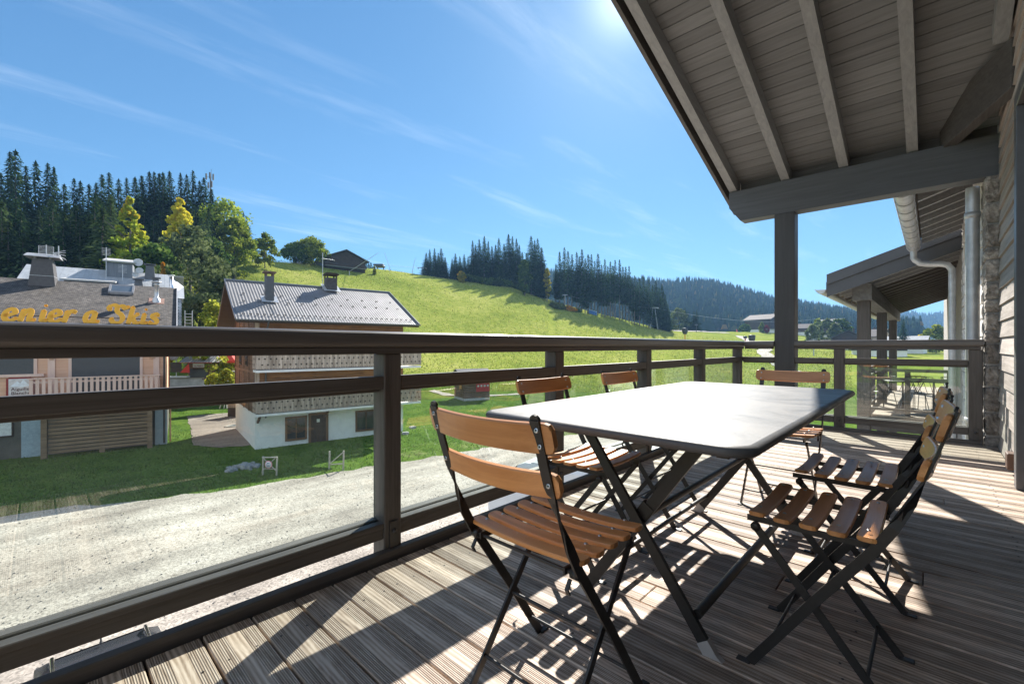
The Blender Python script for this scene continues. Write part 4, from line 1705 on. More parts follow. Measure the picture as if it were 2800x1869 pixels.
# letter skeletons, x height 1, slanted bold script
GLY = {
    'r': [[(.05, 0), (.22, .5), (.32, .92)], [(.30, .62), (.48, .90), (.70, .93), (.78, .80)]],
    'e': [[(.12, .44), (.42, .50), (.70, .66), (.66, .88), (.44, .93), (.18, .70), (.08, .34), (.20, .06), (.48, .05), (.78, .26)]],
    'n': [[(.04, 0), (.20, .5), (.32, .92)], [(.24, .50), (.44, .84), (.66, .92), (.74, .76), (.64, .34), (.62, .08), (.76, .04), (.92, .18)]],
    'i': [[(.30, .92), (.18, .40), (.14, .10), (.26, .03), (.46, .18)], [(.40, 1.30), (.42, 1.32)]],
    'a': [[(.74, .80), (.52, .93), (.24, .78), (.08, .38), (.16, .07), (.38, .08), (.62, .40), (.78, .92)], [(.78, .92), (.66, .40), (.66, .10), (.80, .04), (.96, .18)]],
    'S': [[(1.02, 1.28), (.98, 1.50), (.74, 1.52), (.52, 1.32), (.54, 1.02), (.82, .74), (.88, .38), (.66, .08), (.30, .06), (.10, .26), (.16, .44)],
          [(1.02, 1.28), (1.22, 1.40), (1.34, 1.52)], [(.62, 1.38), (.36, 1.58), (.08, 1.52), (-.06, 1.32), (.04, 1.16)]],
    'k': [[(.06, 0), (.28, .8), (.44, 1.50)], [(.20, .44), (.48, .62), (.72, .80), (.80, .93)], [(.36, .54), (.52, .20), (.66, .04), (.88, .16)]],
    's': [[(.70, .76), (.54, .93), (.30, .86), (.26, .64), (.52, .44), (.54, .16), (.32, .03), (.08, .08), (.06, .24)]],
    'G': [[(1.0, 1.2), (.7, 1.5), (.3, 1.3), (.1, .7), (.25, .15), (.6, .05), (.95, .3), (1.0, .65), (.7, .65)]],
}


def make_shop():
    t = thing('shop_chalet', 'apricot boarded chalet with brown shingle roof and grey roller shutters', 'house', SHOP_LOC, SHOP_ROT)
    X0, Dp = -14.0, 10.0
    yr, zr_, ze = 5.0, 11.28, 8.02
    sl = (zr_-ze)/(yr+1.0)
    m = MB()
    m.box((X0, 0, -1), (0, Dp, 3.2))
    m.build('ground_floor', paint('dark lower wall', (.13, .115, .10), .9, .2, 2, .2), t)
    zt = zr_-.2-yr*sl
    m = MB()
    m.add([(X0, .0, 3.2), (X0, Dp, 3.2), (X0, Dp, zt), (X0, yr, zr_-.2), (X0, .0, zt), (0, .0, 3.2), (0, Dp, 3.2), (0, Dp, zt), (0, yr, zr_-.2), (0, .0, zt)],
          [(0, 1, 2, 3, 4), (9, 8, 7, 6, 5), (0, 4, 9, 5), (1, 6, 7, 2), (2, 7, 8, 3), (3, 8, 9, 4), (0, 5, 6, 1)])
    m.build('upper_wall', PINK, t)
    m = MB()
    z = 3.2
    while z < zt-.1:
        m.box((X0, .0, z), (-.0, -.03, z+.185))
        z += .2
    m.build('cladding', PINK, t)
    for x in (-5.62, -.55):
        m = MB()
        m.box((x-.16, -.031, 3.3), (x+.16, -.10, 7.2))
        m.build('pilaster', PINKZ, t)
    for x in (-5.6, -.75):
        m = MB()
        m.prism([(0, 0), (-.55, 0), (-.50, -.12), (-.28, -.2), (-.14, -.5), (0, -.62)], .2, Matrix(((0, 0, 1, x-.1), (1, 0, 0, -.101), (0, 1, 0, 6.45), (0, 0, 0, 1))))
        m.build('bracket', PINKZ, t)
    for x0, x1, z0 in ((-7.95, -6.38, 5.02), (-4.72, -1.42, 3.3)):
        m = MB()
        m.box((x0-.15, -.032, z0-.1), (x0, -.09, 7.2))
        m.box((x1, -.032, z0-.1), (x1+.15, -.09, 7.2))
        m.box((x0-.25, -.032, z0-.16), (x1+.45 if z0 > 4 else x1+.15, -.16, z0))
        f = m.build('window', PINKZ, t)
        m = MB()
        z = z0
        while z < 7.1:
            m.box((x0, -.034, z), (x1, -.06, z+.052))
            z += .056
        m.build('shutter', SHUTTER, f)
    # balcony of plain slats
    m = MB()
    m.box((-6.35, -1.3, 3.2), (-.35, -.002, 3.38))
    b = m.build('balcony', PINKZ, t)
    m = MB()
    x = -6.35
    while x < -.38:
        m.box((x, -1.30, 3.45), (x+.155, -1.27, 4.755))
        x += .262
    for z in (3.6, 4.5):
        m.box((-6.35, -1.269, z), (-.35, -1.21, z+.1))
    for xx in (-6.35, -.38):
        m.box((xx, -1.25, 3.3), (xx+.03, -.01, 4.75))
    m.build('balcony_slats', PINKZ, b)
    m = MB()
    m.box((-6.42, -1.36, 4.756), (-.30, -1.18, 4.815))
    m.build('balcony_rail', PINKZ, b)
    # lower plank screen with posts
    m = MB()
    r = random.Random(3)
    z = .25
    while z < 3.0:
        m.box((-5.6, -1.12+r.uniform(-.01, .01), z), (-.95, -1.08, z+.17))
        z += .225
    m.build('plank_screen', LATTICE, t)
    for x in (-5.75, -3.2, -.85):
        m = MB()
        m.box((x-.13, -1.30 if x != -3.2 else -1.07, -.5), (x+.13, -1.06 if x != -3.2 else -.98, 3.05))
        m.build('screen_post', LATTICE, t)
    m = MB()
    m.box((-6.9, -.002, .0), (-6.0, -.05, 2.6))
    m.build('door', paint('pale blue door', (.36, .45, .52), .5), t)
    window(t, -7.9, -7.3, 1.4, 2.4, -.002, .08, DARKWOOD, WHITE, False)
    m = MB()
    m.box((-.62, -.35, -.5), (.05, -.02, 3.15), .02)
    m.build('corner_pillar', paint('pale blue grey render', (.42, .47, .50), .9, .1, 2, .2), t)
    m = MB()
    m.tube([(-.12, -1.0, ze-.05), (-.12, -.35, ze-.5), (-.12, -.45, ze-.9), (-.12, -.45, .1)], .055, 8)
    m.build('downpipe', paint('brown pipe', (.05, .04, .035), .4), t)
    m = MB()
    m.tube([(.14, .3, ze-.3), (.14, .3, 3.9), (.2, .3, 3.6), (.2, .3, 0)], .045, 8)
    m.build('downpipe', paint('copper pipe', (.40, .20, .13), .45), t)
    # roof
    m = MB()
    gable_roof_slab(m, X0-.6, .55, -1.0, ze, yr, zr_, .18)
    gable_roof_slab(m, X0-.6, .55, 2*yr+1.0, ze, yr, zr_, .18)
    rf = m.build('roof', SHINGLE, t)
    vm = paint('pale verge metal', (.45, .45, .46), .5)
    for ye in (-1.05, 2*yr+1.05):
        m = MB()
        m.beam((.58, ye, ze-.06), (.58, yr, zr_-.06), .06, .30)
        m.build('verge_trim', vm, rf)
    m = MB()
    m.add([(.30, -.6, ze-.2), (.30, yr, zr_-.3), (.30, yr, zr_-1.2), (.30, -.3, ze-1.2), (.36, -.6, ze-.2), (.36, yr, zr_-.3), (.36, yr, zr_-1.2), (.36, -.3, ze-1.2)],
          [(0, 1, 2, 3), (7, 6, 5, 4), (0, 4, 5, 1), (1, 5, 6, 2), (2, 6, 7, 3), (3, 7, 4, 0)])
    m.build('gable_board', paint('orange stained board', (.50, .22, .10), .6, .15, 3), rf)
    m = MB()
    m.tube([(X0, -1.07, ze-.02), (.5, -1.07, ze-.02)], .075, 8)
    m.build('gutter', GUTTER, rf)

    def roof_z(y):
        return ze+(y+1)*sl
    # big tapered chimney with slab hood
    m = MB()
    x, y = -6.75, 4.7
    a, b_ = .68, .47
    zb, zt2 = 10.5, 12.62
    vs = [(x-a, y-a, zb), (x+a, y-a, zb), (x+a, y+a, zb), (x-a, y+a, zb), (x-b_, y-b_, zt2), (x+b_, y-b_, zt2), (x+b_, y+b_, zt2), (x-b_, y+b_, zt2)]
    m.add(vs, [(0, 1, 5, 4), (1, 2, 6, 5), (2, 3, 7, 6), (3, 0, 4, 7), (4, 5, 6, 7)])
    c = m.build('chimney', paint('dark clad chimney', (.075, .07, .072), .55), rf)
    m = MB()
    m.box((x-a*.86, y-a*.86, 11.42), (x+a*.86, y+a*.86, 11.48))
    m.build('band', STEEL, c)
    m = MB()
    for sx in (-1, 1):
        for sy in (-1, 1):
            m.box((x+sx*.36-.06, y+sy*.36-.06, zt2), (x+sx*.36+.06, y+sy*.36+.06, zt2+.16))
    m.add([(x-.85, y-.75, zt2+.12), (x+.85, y-.75, zt2+.12), (x+.85, y+.75, zt2+.12), (x-.85, y+.75, zt2+.12), (x-.80, y, zt2+.42), (x+.80, y, zt2+.42)],
          [(3, 2, 1, 0), (0, 1, 5, 4), (2, 3, 4, 5), (1, 2, 5), (3, 0, 4)])
    m.build('hood', paint('grey slate hood', (.30, .31, .33), .6), c)
    # roof window
    m = MB()
    x0, x1 = -3.35, -1.95
    ya, yb = 3.35, 4.55
    for (xa, xb, p, q) in ((x0, x0+.12, ya, yb), (x1-.12, x1, ya, yb), (x0, x1, ya, ya+.1), (x0, x1, yb-.12, yb)):
        m.add([(xa, p, roof_z(p)+.02), (xb, p, roof_z(p)+.02), (xb, q, roof_z(q)+.02), (xa, q, roof_z(q)+.02), (xa, p, roof_z(p)+.17), (xb, p, roof_z(p)+.17), (xb, q, roof_z(q)+.22), (xa, q, roof_z(q)+.22)],
              [(3, 2, 1, 0), (4, 5, 6, 7), (0, 1, 5, 4), (1, 2, 6, 5), (2, 3, 7, 6), (3, 0, 4, 7)])
    s_ = m.build('skylight', paint('grey skylight frame', (.22, .22, .23), .5), rf)
    m = MB()
    m.add([(x0+.12, ya+.1, roof_z(ya)+.12), (x1-.12, ya+.1, roof_z(ya)+.12), (x1-.12, yb-.12, roof_z(yb)+.1), (x0+.12, yb-.12, roof_z(yb)+.1)], [(0, 1, 2, 3)])
    m.build('pane', paint('sky reflecting pane', (.10, .12, .14), .03, .1, 2, 0, spec=1.0), s_)
    # steel flue
    m = MB()
    x, y = -.62, 2.55
    m.lathe([(.26, roof_z(y)-.1), (.22, roof_z(y)+.22), (.13, roof_z(y)+.30), (.13, roof_z(y)+1.15), (.16, roof_z(y)+1.16), (.16, roof_z(y)+1.34), (0, roof_z(y)+1.36)], 16, Tm(x, y, 0))
    f = m.build('flue', STEEL, rf)
    m = MB()
    m.lathe([(0, roof_z(y)+1.52), (.30, roof_z(y)+1.44), (.30, roof_z(y)+1.40), (0, roof_z(y)+1.45)], 16, Tm(x, y, 0))
    m.build('cowl', STEEL, f)
    m = MB()
    m.add([(x-.45, y-.35, roof_z(y-.35)+.02), (x+.45, y-.35, roof_z(y-.35)+.02), (x+.45, y+.5, roof_z(y+.5)+.02), (x-.45, y+.5, roof_z(y+.5)+.02)], [(0, 1, 2, 3)])
    m.build('flashing', paint('rusty flashing', (.34, .20, .15), .7), f)

    M0 = Matrix.Translation(SHOP_LOC) @ Rz(SHOP_ROT)
    # the roof lettering: stands on a rail along the eave
    g = thing('roof_sign', 'orange cut out script letters standing along the shingle eave', 'sign', M0 @ Vector((-5, -.72, 8.17)), SHOP_ROT)
    m = MB()
    for zz in (.30,):
        m.box((-4.6, .035, zz), (4.75, .075, zz+.06))
    for x in (-4.2, -2.2, 0, 2.2, 4.4):
        m.box((x-.02, .036, -.2), (x+.02, .076, zz))
    m.build('rail', paint('rusty rail', (.07, .045, .035), .7), g)
    H = .74
    # (letter, left edge from the sign origin at x = -5)
    lay = [('G', -4.35), ('r', -3.30), ('e', -2.50), ('n', -1.86), ('i', -1.02), ('e', -.63), ('r', -.02), ('a', .93), ('S', 2.14), ('k', 2.98), ('i', 3.66), ('s', 4.10)]
    for ch, lx in lay:
        mm = MB()
        Mx = Matrix(((H*.92, 0, 0, lx), (0, 0, -1, .03), (0, H, 0, 0), (0, 0, 0, 1)))
        for k, st in enumerate(GLY[ch]):
            brush(mm, st, .40, .07, Mx, ang=R(25), flat=.58, z=.004*k)
        mm.build('letter', ORANGE, g)
    # wall sign
    sg = thing('wall_sign', 'framed white sign with snowy peak hanging on apricot boards', 'sign', M0 @ Vector((-6.95, -.05, 4.25)), SHOP_ROT)
    m = MB()
    w_, h = .56, .62
    o8 = [(-w_+.1, -h), (w_-.1, -h), (w_-.1, -h+.08), (w_, -h+.1), (w_, h-.1), (w_-.1, h-.08), (w_-.1, h), (-w_+.1, h), (-w_+.1, h-.08), (-w_, h-.1), (-w_, -h+.1), (-w_+.1, -h+.08)]
    P2 = Matrix(((1, 0, 0, 0), (0, 0, -1, 0), (0, 1, 0, 0), (0, 0, 0, 1)))
    m.prism(o8, .05, P2)
    m.build('frame', paint('oxblood paint', (.28, .03, .025), .5), sg)
    m = MB()
    m.prism([(-w_+.10, -h+.12), (w_-.10, -h+.12), (w_-.10, h-.12), (-w_+.10, h-.12)], .006, P2 @ Tm(0, 0, .051))
    m.build('panel', paint('cream panel', (.66, .62, .60), .6, .2, 5), sg)
    m = MB()
    m.prism([(-.40, .05), (-.1, .36), (.02, .22), (.14, .44), (.42, .08), (.1, .0)], .004, P2 @ Tm(0, 0, .058))
    m.build('picture', paint('snow peak picture', (.80, .84, .88), .6, .15, 8), sg)
    for body, zz in (('Aiguille', -.20), ('Blanche', -.44)):
        me = text_mesh(body, .26, P2 @ Tm(-.36, zz, .063), bold=.002, extrude=.002)
        link_mesh('lettering', me, paint('dark lettering', (.10, .03, .03), .6) if 'dark lettering' not in MATS else MATS['dark lettering'], sg)
    # grid aerials on the chimney
    for dx, lz, kind in ((-.05, 13.35, 0), (.55, 13.15, 1)):
        a = thing('roof_aerial', ['grid shaped aerial on the slate chimney hood', 'horn shaped aerial beside the chimney hood'][kind], 'aerial', M0 @ Vector((-6.55+dx, 4.5, 12.9)), SHOP_ROT)
        m = MB()
        m.tube([(0, 0, -.1), (0, 0, .75)], .03, 6)
        p = m.build('mast', STEEL, a)
        m = MB()
        if kind == 0:
            for k in range(8):
                m.tube([(-.36, -.03, .05+k*.085), (.36, -.03, .05+k*.085)], .011, 4)
            for x in (-.36, .36):
                m.tube([(x, -.03, .05), (x, -.03, .65)], .012, 4)
        else:
            for z1 in (.45, .3, .1, -.15):
                m.tube([(-.28, -.05, .2), (.36, -.12, z1)], .02, 4)
            for k in range(5):
                m.tube([(.1+k*.07, -.4, .0-k*.05), (.1+k*.07, .1, .0-k*.05)], .012, 4)
        m.build('reflector', STEEL, a)

    # building behind with the metal roof
    q = thing('annex_house', 'taller grey metal roofed building with dormers behind the shingle roof', 'house', M0 @ Vector((0, 0, 0)), SHOP_ROT)
    PALEMETAL = wood('pale standing seam roof', (.30, .315, .33), (.44, .455, .47), axis=1, fine=3, rough=.5, bump=.05, isl=.08)
    m = MB()
    m.box((-9.5, 12.2, -1), (-1.9, 19.5, 11.2))
    m.box((-1.9, 12.25, 7.0), (.7, 19.45, 11.15))
    m.build('wall', paint('grey annex wall', (.25, .26, .27), .8), q)
    m = MB()
    x = -9.8
    while x < -.2:
        gable_roof_slab(m, x, x+.46, 11.6, 11.05, 16.6, 13.75, .06)
        x += .47
    m.add([(-.15, 11.6, 11.05), (1.1, 11.6, 11.05), (1.1, 16.0, 12.6), (-.15, 16.6, 13.75)], [(0, 1, 2, 3)])
    gable_roof_slab(m, -9.8, 1.1, 20.5, 11.4, 16.6, 13.70, .06)
    rf2 = m.build('roof', PALEMETAL, q)
    m = MB()
    x = .72
    m.add([(.9, 11.7, 8.6), (.9, 19.4, 8.6), (.9, 17, 12.6), (.9, 16.0, 12.6), (.9, 11.7, 11.0)], [(0, 1, 2, 3, 4)])
    m.box((.2, 11.65, 8.6), (.9, 11.75, 11.0))
    m.build('shingled_gable', shinglemat('grey slates', (.30, .33, .36), (.42, .45, .48), .3, .45), q)
    def dormer(x0, x1, y0, y1, zb, zt_, name, mat, over=.25):
        m = MB()
        m.box((x0, y0, zb), (x1, y1, zt_))
        d = m.build(name, mat, rf2)
        m = MB()
        m.add([(x0-over, y0-over, zt_), (x1+over, y0-over, zt_), (x1+over, y1, zt_+.55), (x0-over, y1, zt_+.55), (x0-over, y0-over, zt_+.12), (x1+over, y0-over, zt_+.12), (x1+over, y1, zt_+.67), (x0-over, y1, zt_+.67)],
              [(3, 2, 1, 0), (4, 5, 6, 7), (0, 1, 5, 4), (1, 2, 6, 5), (2, 3, 7, 6), (3, 0, 4, 7)])
        m.build('dormer_roof', paint('pale weathered sheet', (.46, .45, .43), .6), d)
    dormer(-6.9, -3.95, 12.6, 16, 11.2, 12.15, 'dormer', paint('grey dormer boarding', (.20, .20, .20), .8))
    dormer(-4.55, -2.75, 15.2, 17.5, 12.4, 14.35, 'stair_tower', wood('grey upright boarding', (.17, .19, .22), (.25, .27, .30), axis=2, fine=8, rough=.7, bump=.2))
    for x, y, s_, zt_ in ((.1-1.6, 15.6, .40, 14.35), (-1.0, 13.4, .3, 12.85), (-2.2, 13.2, .35, 12.6)):
        m = MB()
        zb = 11.05+(y-11.6)*.54-.2
        a, b_ = s_, s_*.72
        vs = [(x-a, y-a, zb), (x+a, y-a, zb), (x+a, y+a, zb), (x-a, y+a, zb), (x-b_, y-b_, zt_), (x+b_, y-b_, zt_), (x+b_, y+b_, zt_), (x-b_, y+b_, zt_)]
        m.add(vs, [(0, 1, 5, 4), (1, 2, 6, 5), (2, 3, 7, 6), (3, 0, 4, 7), (4, 5, 6, 7)])
        c = m.build('chimney', LEADGREY, rf2)
        m = MB()
        m.box((x-b_-.15, y-b_-.15, zt_+.06), (x+b_+.15, y+b_+.15, zt_+.14))
        m.build('chimney_cap', LEADGREY, c)
    m = MB()
    m.lathe([(.16, 11.2), (.16, 13.1), (0, 13.1)], 12, Tm(.15, 12.9, 0))
    c = m.build('flue', CHROME, rf2)
    m = MB()
    m.lathe([(0, 13.32), (.28, 13.25), (.26, 13.2), (0, 13.24)], 12, Tm(.15, 12.9, 0))
    m.build('cowl', STEEL, c)
    for x, z, r_ in ((-2.35, 14.5, .36), (-2.25, 13.75, .30), (-2.55, 13.35, .25)):
        a = thing('satellite_dish', ['topmost satellite dish on the grey stair tower', 'middle satellite dish on the grey stair tower', 'lowest satellite dish on the grey stair tower'][[.36, .30, .25].index(r_)], 'satellite dish', M0 @ Vector((x, 15.3, z)), SHOP_ROT, 'dishes on the stair tower')
        m = MB()
        m.lathe([(.0, .0), (r_*.5, .03), (r_*.85, .09), (r_, .13), (r_*.98, .14), (r_*.5, .05), (0, .02)], 18, Matrix.Rotation(R(80), 4, 'X') @ Rz(0))
        m.build('bowl', paint('dish grey', (.55, .56, .57), .5) if 'dish grey' not in MATS else MATS['dish grey'], a)
        m = MB()
        m.tube([(0, 0, 0), (-.35, .12, -.1)], .03, 6)
        m.build('arm', STEEL, a)
    for x, y, zt_ in ((-4.55, 15.0, 15.6), (-3.4, 14.6, 14.1)):
        a = thing('comb_aerial', ['comb aerial on a tall pole left of the stair tower', 'comb aerial standing in front of the stair tower'][int(x > -4)], 'aerial', M0 @ Vector((x, y, 12.6)), SHOP_ROT)
        m = MB()
        m.tube([(0, 0, 0), (0, 0, zt_-12.6)], .03, 6)
        m.build('mast', STEEL, a)
        m = MB()
        for k in range(6):
            m.tube([(-.3, -.04, zt_-12.7-k*.12), (.3, -.04, zt_-12.7-k*.12)], .014, 4)
        m.tube([(-.0, -.04, zt_-12.65), (-.0, -.04, zt_-13.3)], .02, 4)
        m.build('comb', STEEL, a)
    # fire escape ladder
    l_ = thing('ladder', 'pale steel ladder leaning behind the orange gable board', 'ladder', M0 @ Vector((1.15, 12, 8)), SHOP_ROT)
    m = MB()
    for x in (0, .55):
        m.tube([(x, 0, -1.7), (x, 0, 2.0)], .04, 6)
    m.build('stiles', STEEL, l_)
    m = MB()
    for k in range(12):
        m.tube([(0, 0, -1.5+k*.29), (.55, 0, -1.5+k*.29)], .025, 6)
    m.build('rungs', STEEL, l_)


make_shop()
# ================================================================== the neighbouring wing to the right
def make_neighbour():
    Z0 = .98
    t = thing('neighbour_house', 'continuing house wing with white stone wall, low eave and galvanised gutter', 'house', (.9, 9, 0))
    m = MB()
    r = random.Random(21)
    z = -5.6
    while z < 3.2:
        h = r.uniform(.14, .3)
        y = 6.80
        while y < 11.0:
            l = r.uniform(.22, .55)
            if z > -1.8:
                rough_stone(m, (.372, y+.006, z+.006), (.52, min(y+l, 11.1)-.006, z+h-.006), r, .012, 2)
            y += l
        z += h
    m.build('stone_wall', paint('limewashed stone', (.74, .71, .67), .95, .25, 7, .6), t, True)
    m = MB()
    m.box((.39, 6.72, -5.7), (1.2, 30, 3.3))
    m.build('wall', MORTAR, t, True)
    # low eave: boards over closely spaced rafters along X
    zr = lambda x: Z0+1.83+(x+.2)*.351
    m = MB()
    m.add([(-.16, 6.75, zr(-.16)+.11), (1.2, 6.75, zr(1.2)+.11), (1.2, 11.0, zr(1.2)+.11), (-.16, 11.0, zr(-.16)+.11),
           (-.16, 6.75, zr(-.16)+.2), (1.2, 6.75, zr(1.2)+.2), (1.2, 11.0, zr(1.2)+.2), (-.16, 11.0, zr(-.16)+.2)],
          [(3, 2, 1, 0), (4, 5, 6, 7), (0, 1, 5, 4), (1, 2, 6, 5), (2, 3, 7, 6), (3, 0, 4, 7)])
    rf = m.build('eave', DARKWOOD, t, True)
    y = 6.8
    while y < 11.0:
        m = MB()
        m.add([(-.14, y, zr(-.14)), (1.0, y, zr(1.0)), (1.0, y+.075, zr(1.0)), (-.14, y+.075, zr(-.14)), (-.14, y, zr(-.14)+.109), (1.0, y, zr(1.0)+.109), (1.0, y+.075, zr(1.0)+.109), (-.14, y+.075, zr(-.14)+.109)],
              [(3, 2, 1, 0), (4, 5, 6, 7), (0, 1, 5, 4), (1, 2, 6, 5), (2, 3, 7, 6), (3, 0, 4, 7)])
        m.build('rafter', RAFT, rf, True)
        y += .46
    m = MB()
    m.box((-.19, 6.7, zr(-.16)-.02), (-.161, 11.02, zr(-.16)+.2))
    m.build('fascia', RAFT, rf, True)
    # half round gutter
    m = MB()
    n = 10
    vs, fs = [], []
    gx, gz, gr = -.25, Z0+1.79, .076
    for y in (6.66, 11.0):
        for k in range(n+1):
            a = math.pi+math.pi*k/n
            vs.append((gx+gr*math.cos(a), y, gz+gr*math.sin(a)))
    for k in range(n):
        fs.append((k, k+1, n+2+k, n+1+k))
    m.add(vs, fs, None, True)
    vs2 = [(gx+.083*math.cos(math.pi+math.pi*k/n), y, gz+.083*math.sin(math.pi+math.pi*k/n)) for y in (6.66, 11.0) for k in range(n+1)]
    m.add(vs2, [(k, n+1+k, n+2+k, k+1) for k in range(n)], None, True)
    m.tube([(gx-.086, 6.66, gz), (gx-.086, 11.0, gz)], .013, 6)
    gt = m.build('gutter', STEEL, rf, True)
    for i in range(10):
        m = MB()
        y = 6.8+i*.45
        m.sweep([((gx+.092*math.cos(math.pi+math.pi*k/8), y, gz+.092*math.sin(math.pi+math.pi*k/8)), (0, 1, 0), (math.cos(math.pi+math.pi*k/8), 0, math.sin(math.pi+math.pi*k/8))) for k in range(-1, 9)], .03, .006)
        m.build('gutter_hook', STEEL, gt, True)
    m = MB()
    m.tube([(gx, 10.85, gz-.05), (gx, 10.85, gz-.20), (gx+.02, 10.85, gz-.24), (gx+.09, 10.85, gz-.31), (gx+.2, 10.85, gz-.335), (gx+.34, 10.85, gz-.35), (gx+.44, 10.85, gz-.38), (gx+.49, 10.85, gz-.46), (gx+.495, 10.85, gz-.6), (gx+.495, 10.85, -5.7)], .050, 14)
    m.build('downpipe', STEEL, t, True)
    m = MB()
    m.tube([(.305, 6.73, 2.64), (.305, 6.73, -5.7)], .055, 18)
    d = m.build('downpipe', STEEL, t, True)
    for z in (2.35, .2, -1.2):
        m = MB()
        m.lathe([(.056, z-.03), (.063, z-.03), (.063, z+.03), (.056, z+.03)], 18, Tm(.305, 6.73, 0))
        m.build('pipe_collar', STEEL, d, True)

    # covered terrace farther along
    t = thing('terrace_canopy', 'dark pitched canopy roof on three timber posts beyond the end railing', 'canopy', (-.6, 15, 0))
    X = lambda x: Z0+1.10+(x+1.55)*.351
    m = MB()
    for (a, b, c, d_) in ((.10, .26, 11.3, 23.5),):
        m.add([(-1.62, c, X(-1.62)+a), (2.5, c, X(2.5)+a), (2.5, d_, X(2.5)+a), (-1.62, d_, X(-1.62)+a), (-1.62, c, X(-1.62)+b), (2.5, c, X(2.5)+b), (2.5, d_, X(2.5)+b), (-1.62, d_, X(-1.62)+b)],
              [(3, 2, 1, 0), (4, 5, 6, 7), (0, 1, 5, 4), (1, 2, 6, 5), (2, 3, 7, 6), (3, 0, 4, 7)])
    rf = m.build('roof', DARKWOOD, t, True)
    y = 11.55
    while y < 23.4:
        m = MB()
        m.add([(-1.5, y, X(-1.5)-.02), (2.4, y, X(2.4)-.02), (2.4, y+.09, X(2.4)-.02), (-1.5, y+.09, X(-1.5)-.02), (-1.5, y, X(-1.5)+.099), (2.4, y, X(2.4)+.099), (2.4, y+.09, X(2.4)+.099), (-1.5, y+.09, X(-1.5)+.099)],
              [(3, 2, 1, 0), (4, 5, 6, 7), (0, 1, 5, 4), (1, 2, 6, 5), (2, 3, 7, 6), (3, 0, 4, 7)])
        m.build('rafter', RAFT if y < 12.8 else RAILX, rf, True)
        y += .62
    for a, b, yy, nm in ((-.06, .19, 11.25, 'fascia_board'), (.191, .40, 11.21, 'upper_fascia_board')):
        m = MB()
        m.add([(-1.60, yy, X(-1.60)+a), (2.5, yy, X(2.5)+a), (2.5, yy, X(2.5)+b), (-1.60, yy, X(-1.60)+b), (-1.60, yy+.04, X(-1.60)+a), (2.5, yy+.04, X(2.5)+a), (2.5, yy+.04, X(2.5)+b), (-1.60, yy+.04, X(-1.60)+b)],
              [(0, 1, 2, 3), (7, 6, 5, 4), (0, 4, 5, 1), (1, 5, 6, 2), (2, 6, 7, 3), (3, 7, 4, 0)])
        m.build(nm, paint('slate blue stained boards', (.085, .09, .10), .5, .1, 4) if 'slate blue stained boards' not in MATS else MATS['slate blue stained boards'], rf, True)
    m = MB()
    vs, fs = [], []
    for y in (11.2, 23.5):
        for k in range(n+1):
            a = math.pi+math.pi*k/n
            vs.append((-1.70+.085*math.cos(a), y, X(-1.62)+.10+.085*math.sin(a)))
    for k in range(n):
        fs.append((k, k+1, n+2+k, n+1+k))
    m.add(vs, fs, None, True)
    m.tube([(-1.79, 11.2, X(-1.62)+.10), (-1.79, 23.5, X(-1.62)+.10)], .013, 6)
    m.add([(v[0], 11.21, v[2]) for v in vs[:n+1]], [tuple(range(n+1))])
    m.build('gutter', STEEL, rf, True)
    m = MB()
    m.box((-1.22, 11.6, Z0+.95), (-.90, 22.6, Z0+1.28))
    m.build('beam', wood('pale washed beam', (.10, .10, .10), (.22, .22, .215), axis=1, fine=10, rough=.7, bump=.2), t, True)
    for y in (11.9, 16.5, 21.4):
        m = MB()
        m.box((-1.17, y, -5.7), (-.95, y+.22, Z0+.949), .006)
        m.build('post', RAILZ, t, True)
    # its deck and railing
    t = thing('terrace_deck', 'neighbouring raised timber terrace floor on dark joists', 'terrace', (-.4, 15, -.6))
    m = MB()
    y = 13.6
    while y < 24:
        m.box((-1.25, y, -.66), (1.2, y+.14, -.63))
        y += .148
    m.build('boards', DECK, t, True)
    m = MB()
    m.box((-1.25, 13.6, -1.0), (1.2, 13.66, -.662))
    m.box((-1.27, 13.6, -1.0), (-1.22, 24, -.662))
    m.build('edge_joist', RAIL, t, True)
    t = thing('terrace_railing', 'dark timber railing of the neighbouring terrace seen above the end railing', 'railing', (-.4, 15, -.6))
    for (a, b) in (((-1.2, 13.7), (.36, 13.7)), ((-1.2, 13.7), (-1.2, 23.5))):
        for z, h, nm in ((.42, .07, 'handrail'), (.22, .06, 'mid_rail'), (-.5, .06, 'bottom_rail')):
            m = MB()
            m.beam((*a, z), (*b, z), .09, h)
            m.build(nm, RAIL, t, True)
    for x, y in ((-1.2, 13.75), (-.42, 13.75), (.28, 13.75), (-1.2, 15.8), (-1.2, 18), (-1.2, 20.5)):
        m = MB()
        m.box((x-.05, y-.04, -.9), (x+.05, y+.06, .40))
        m.build('post', RAILZ, t, True)
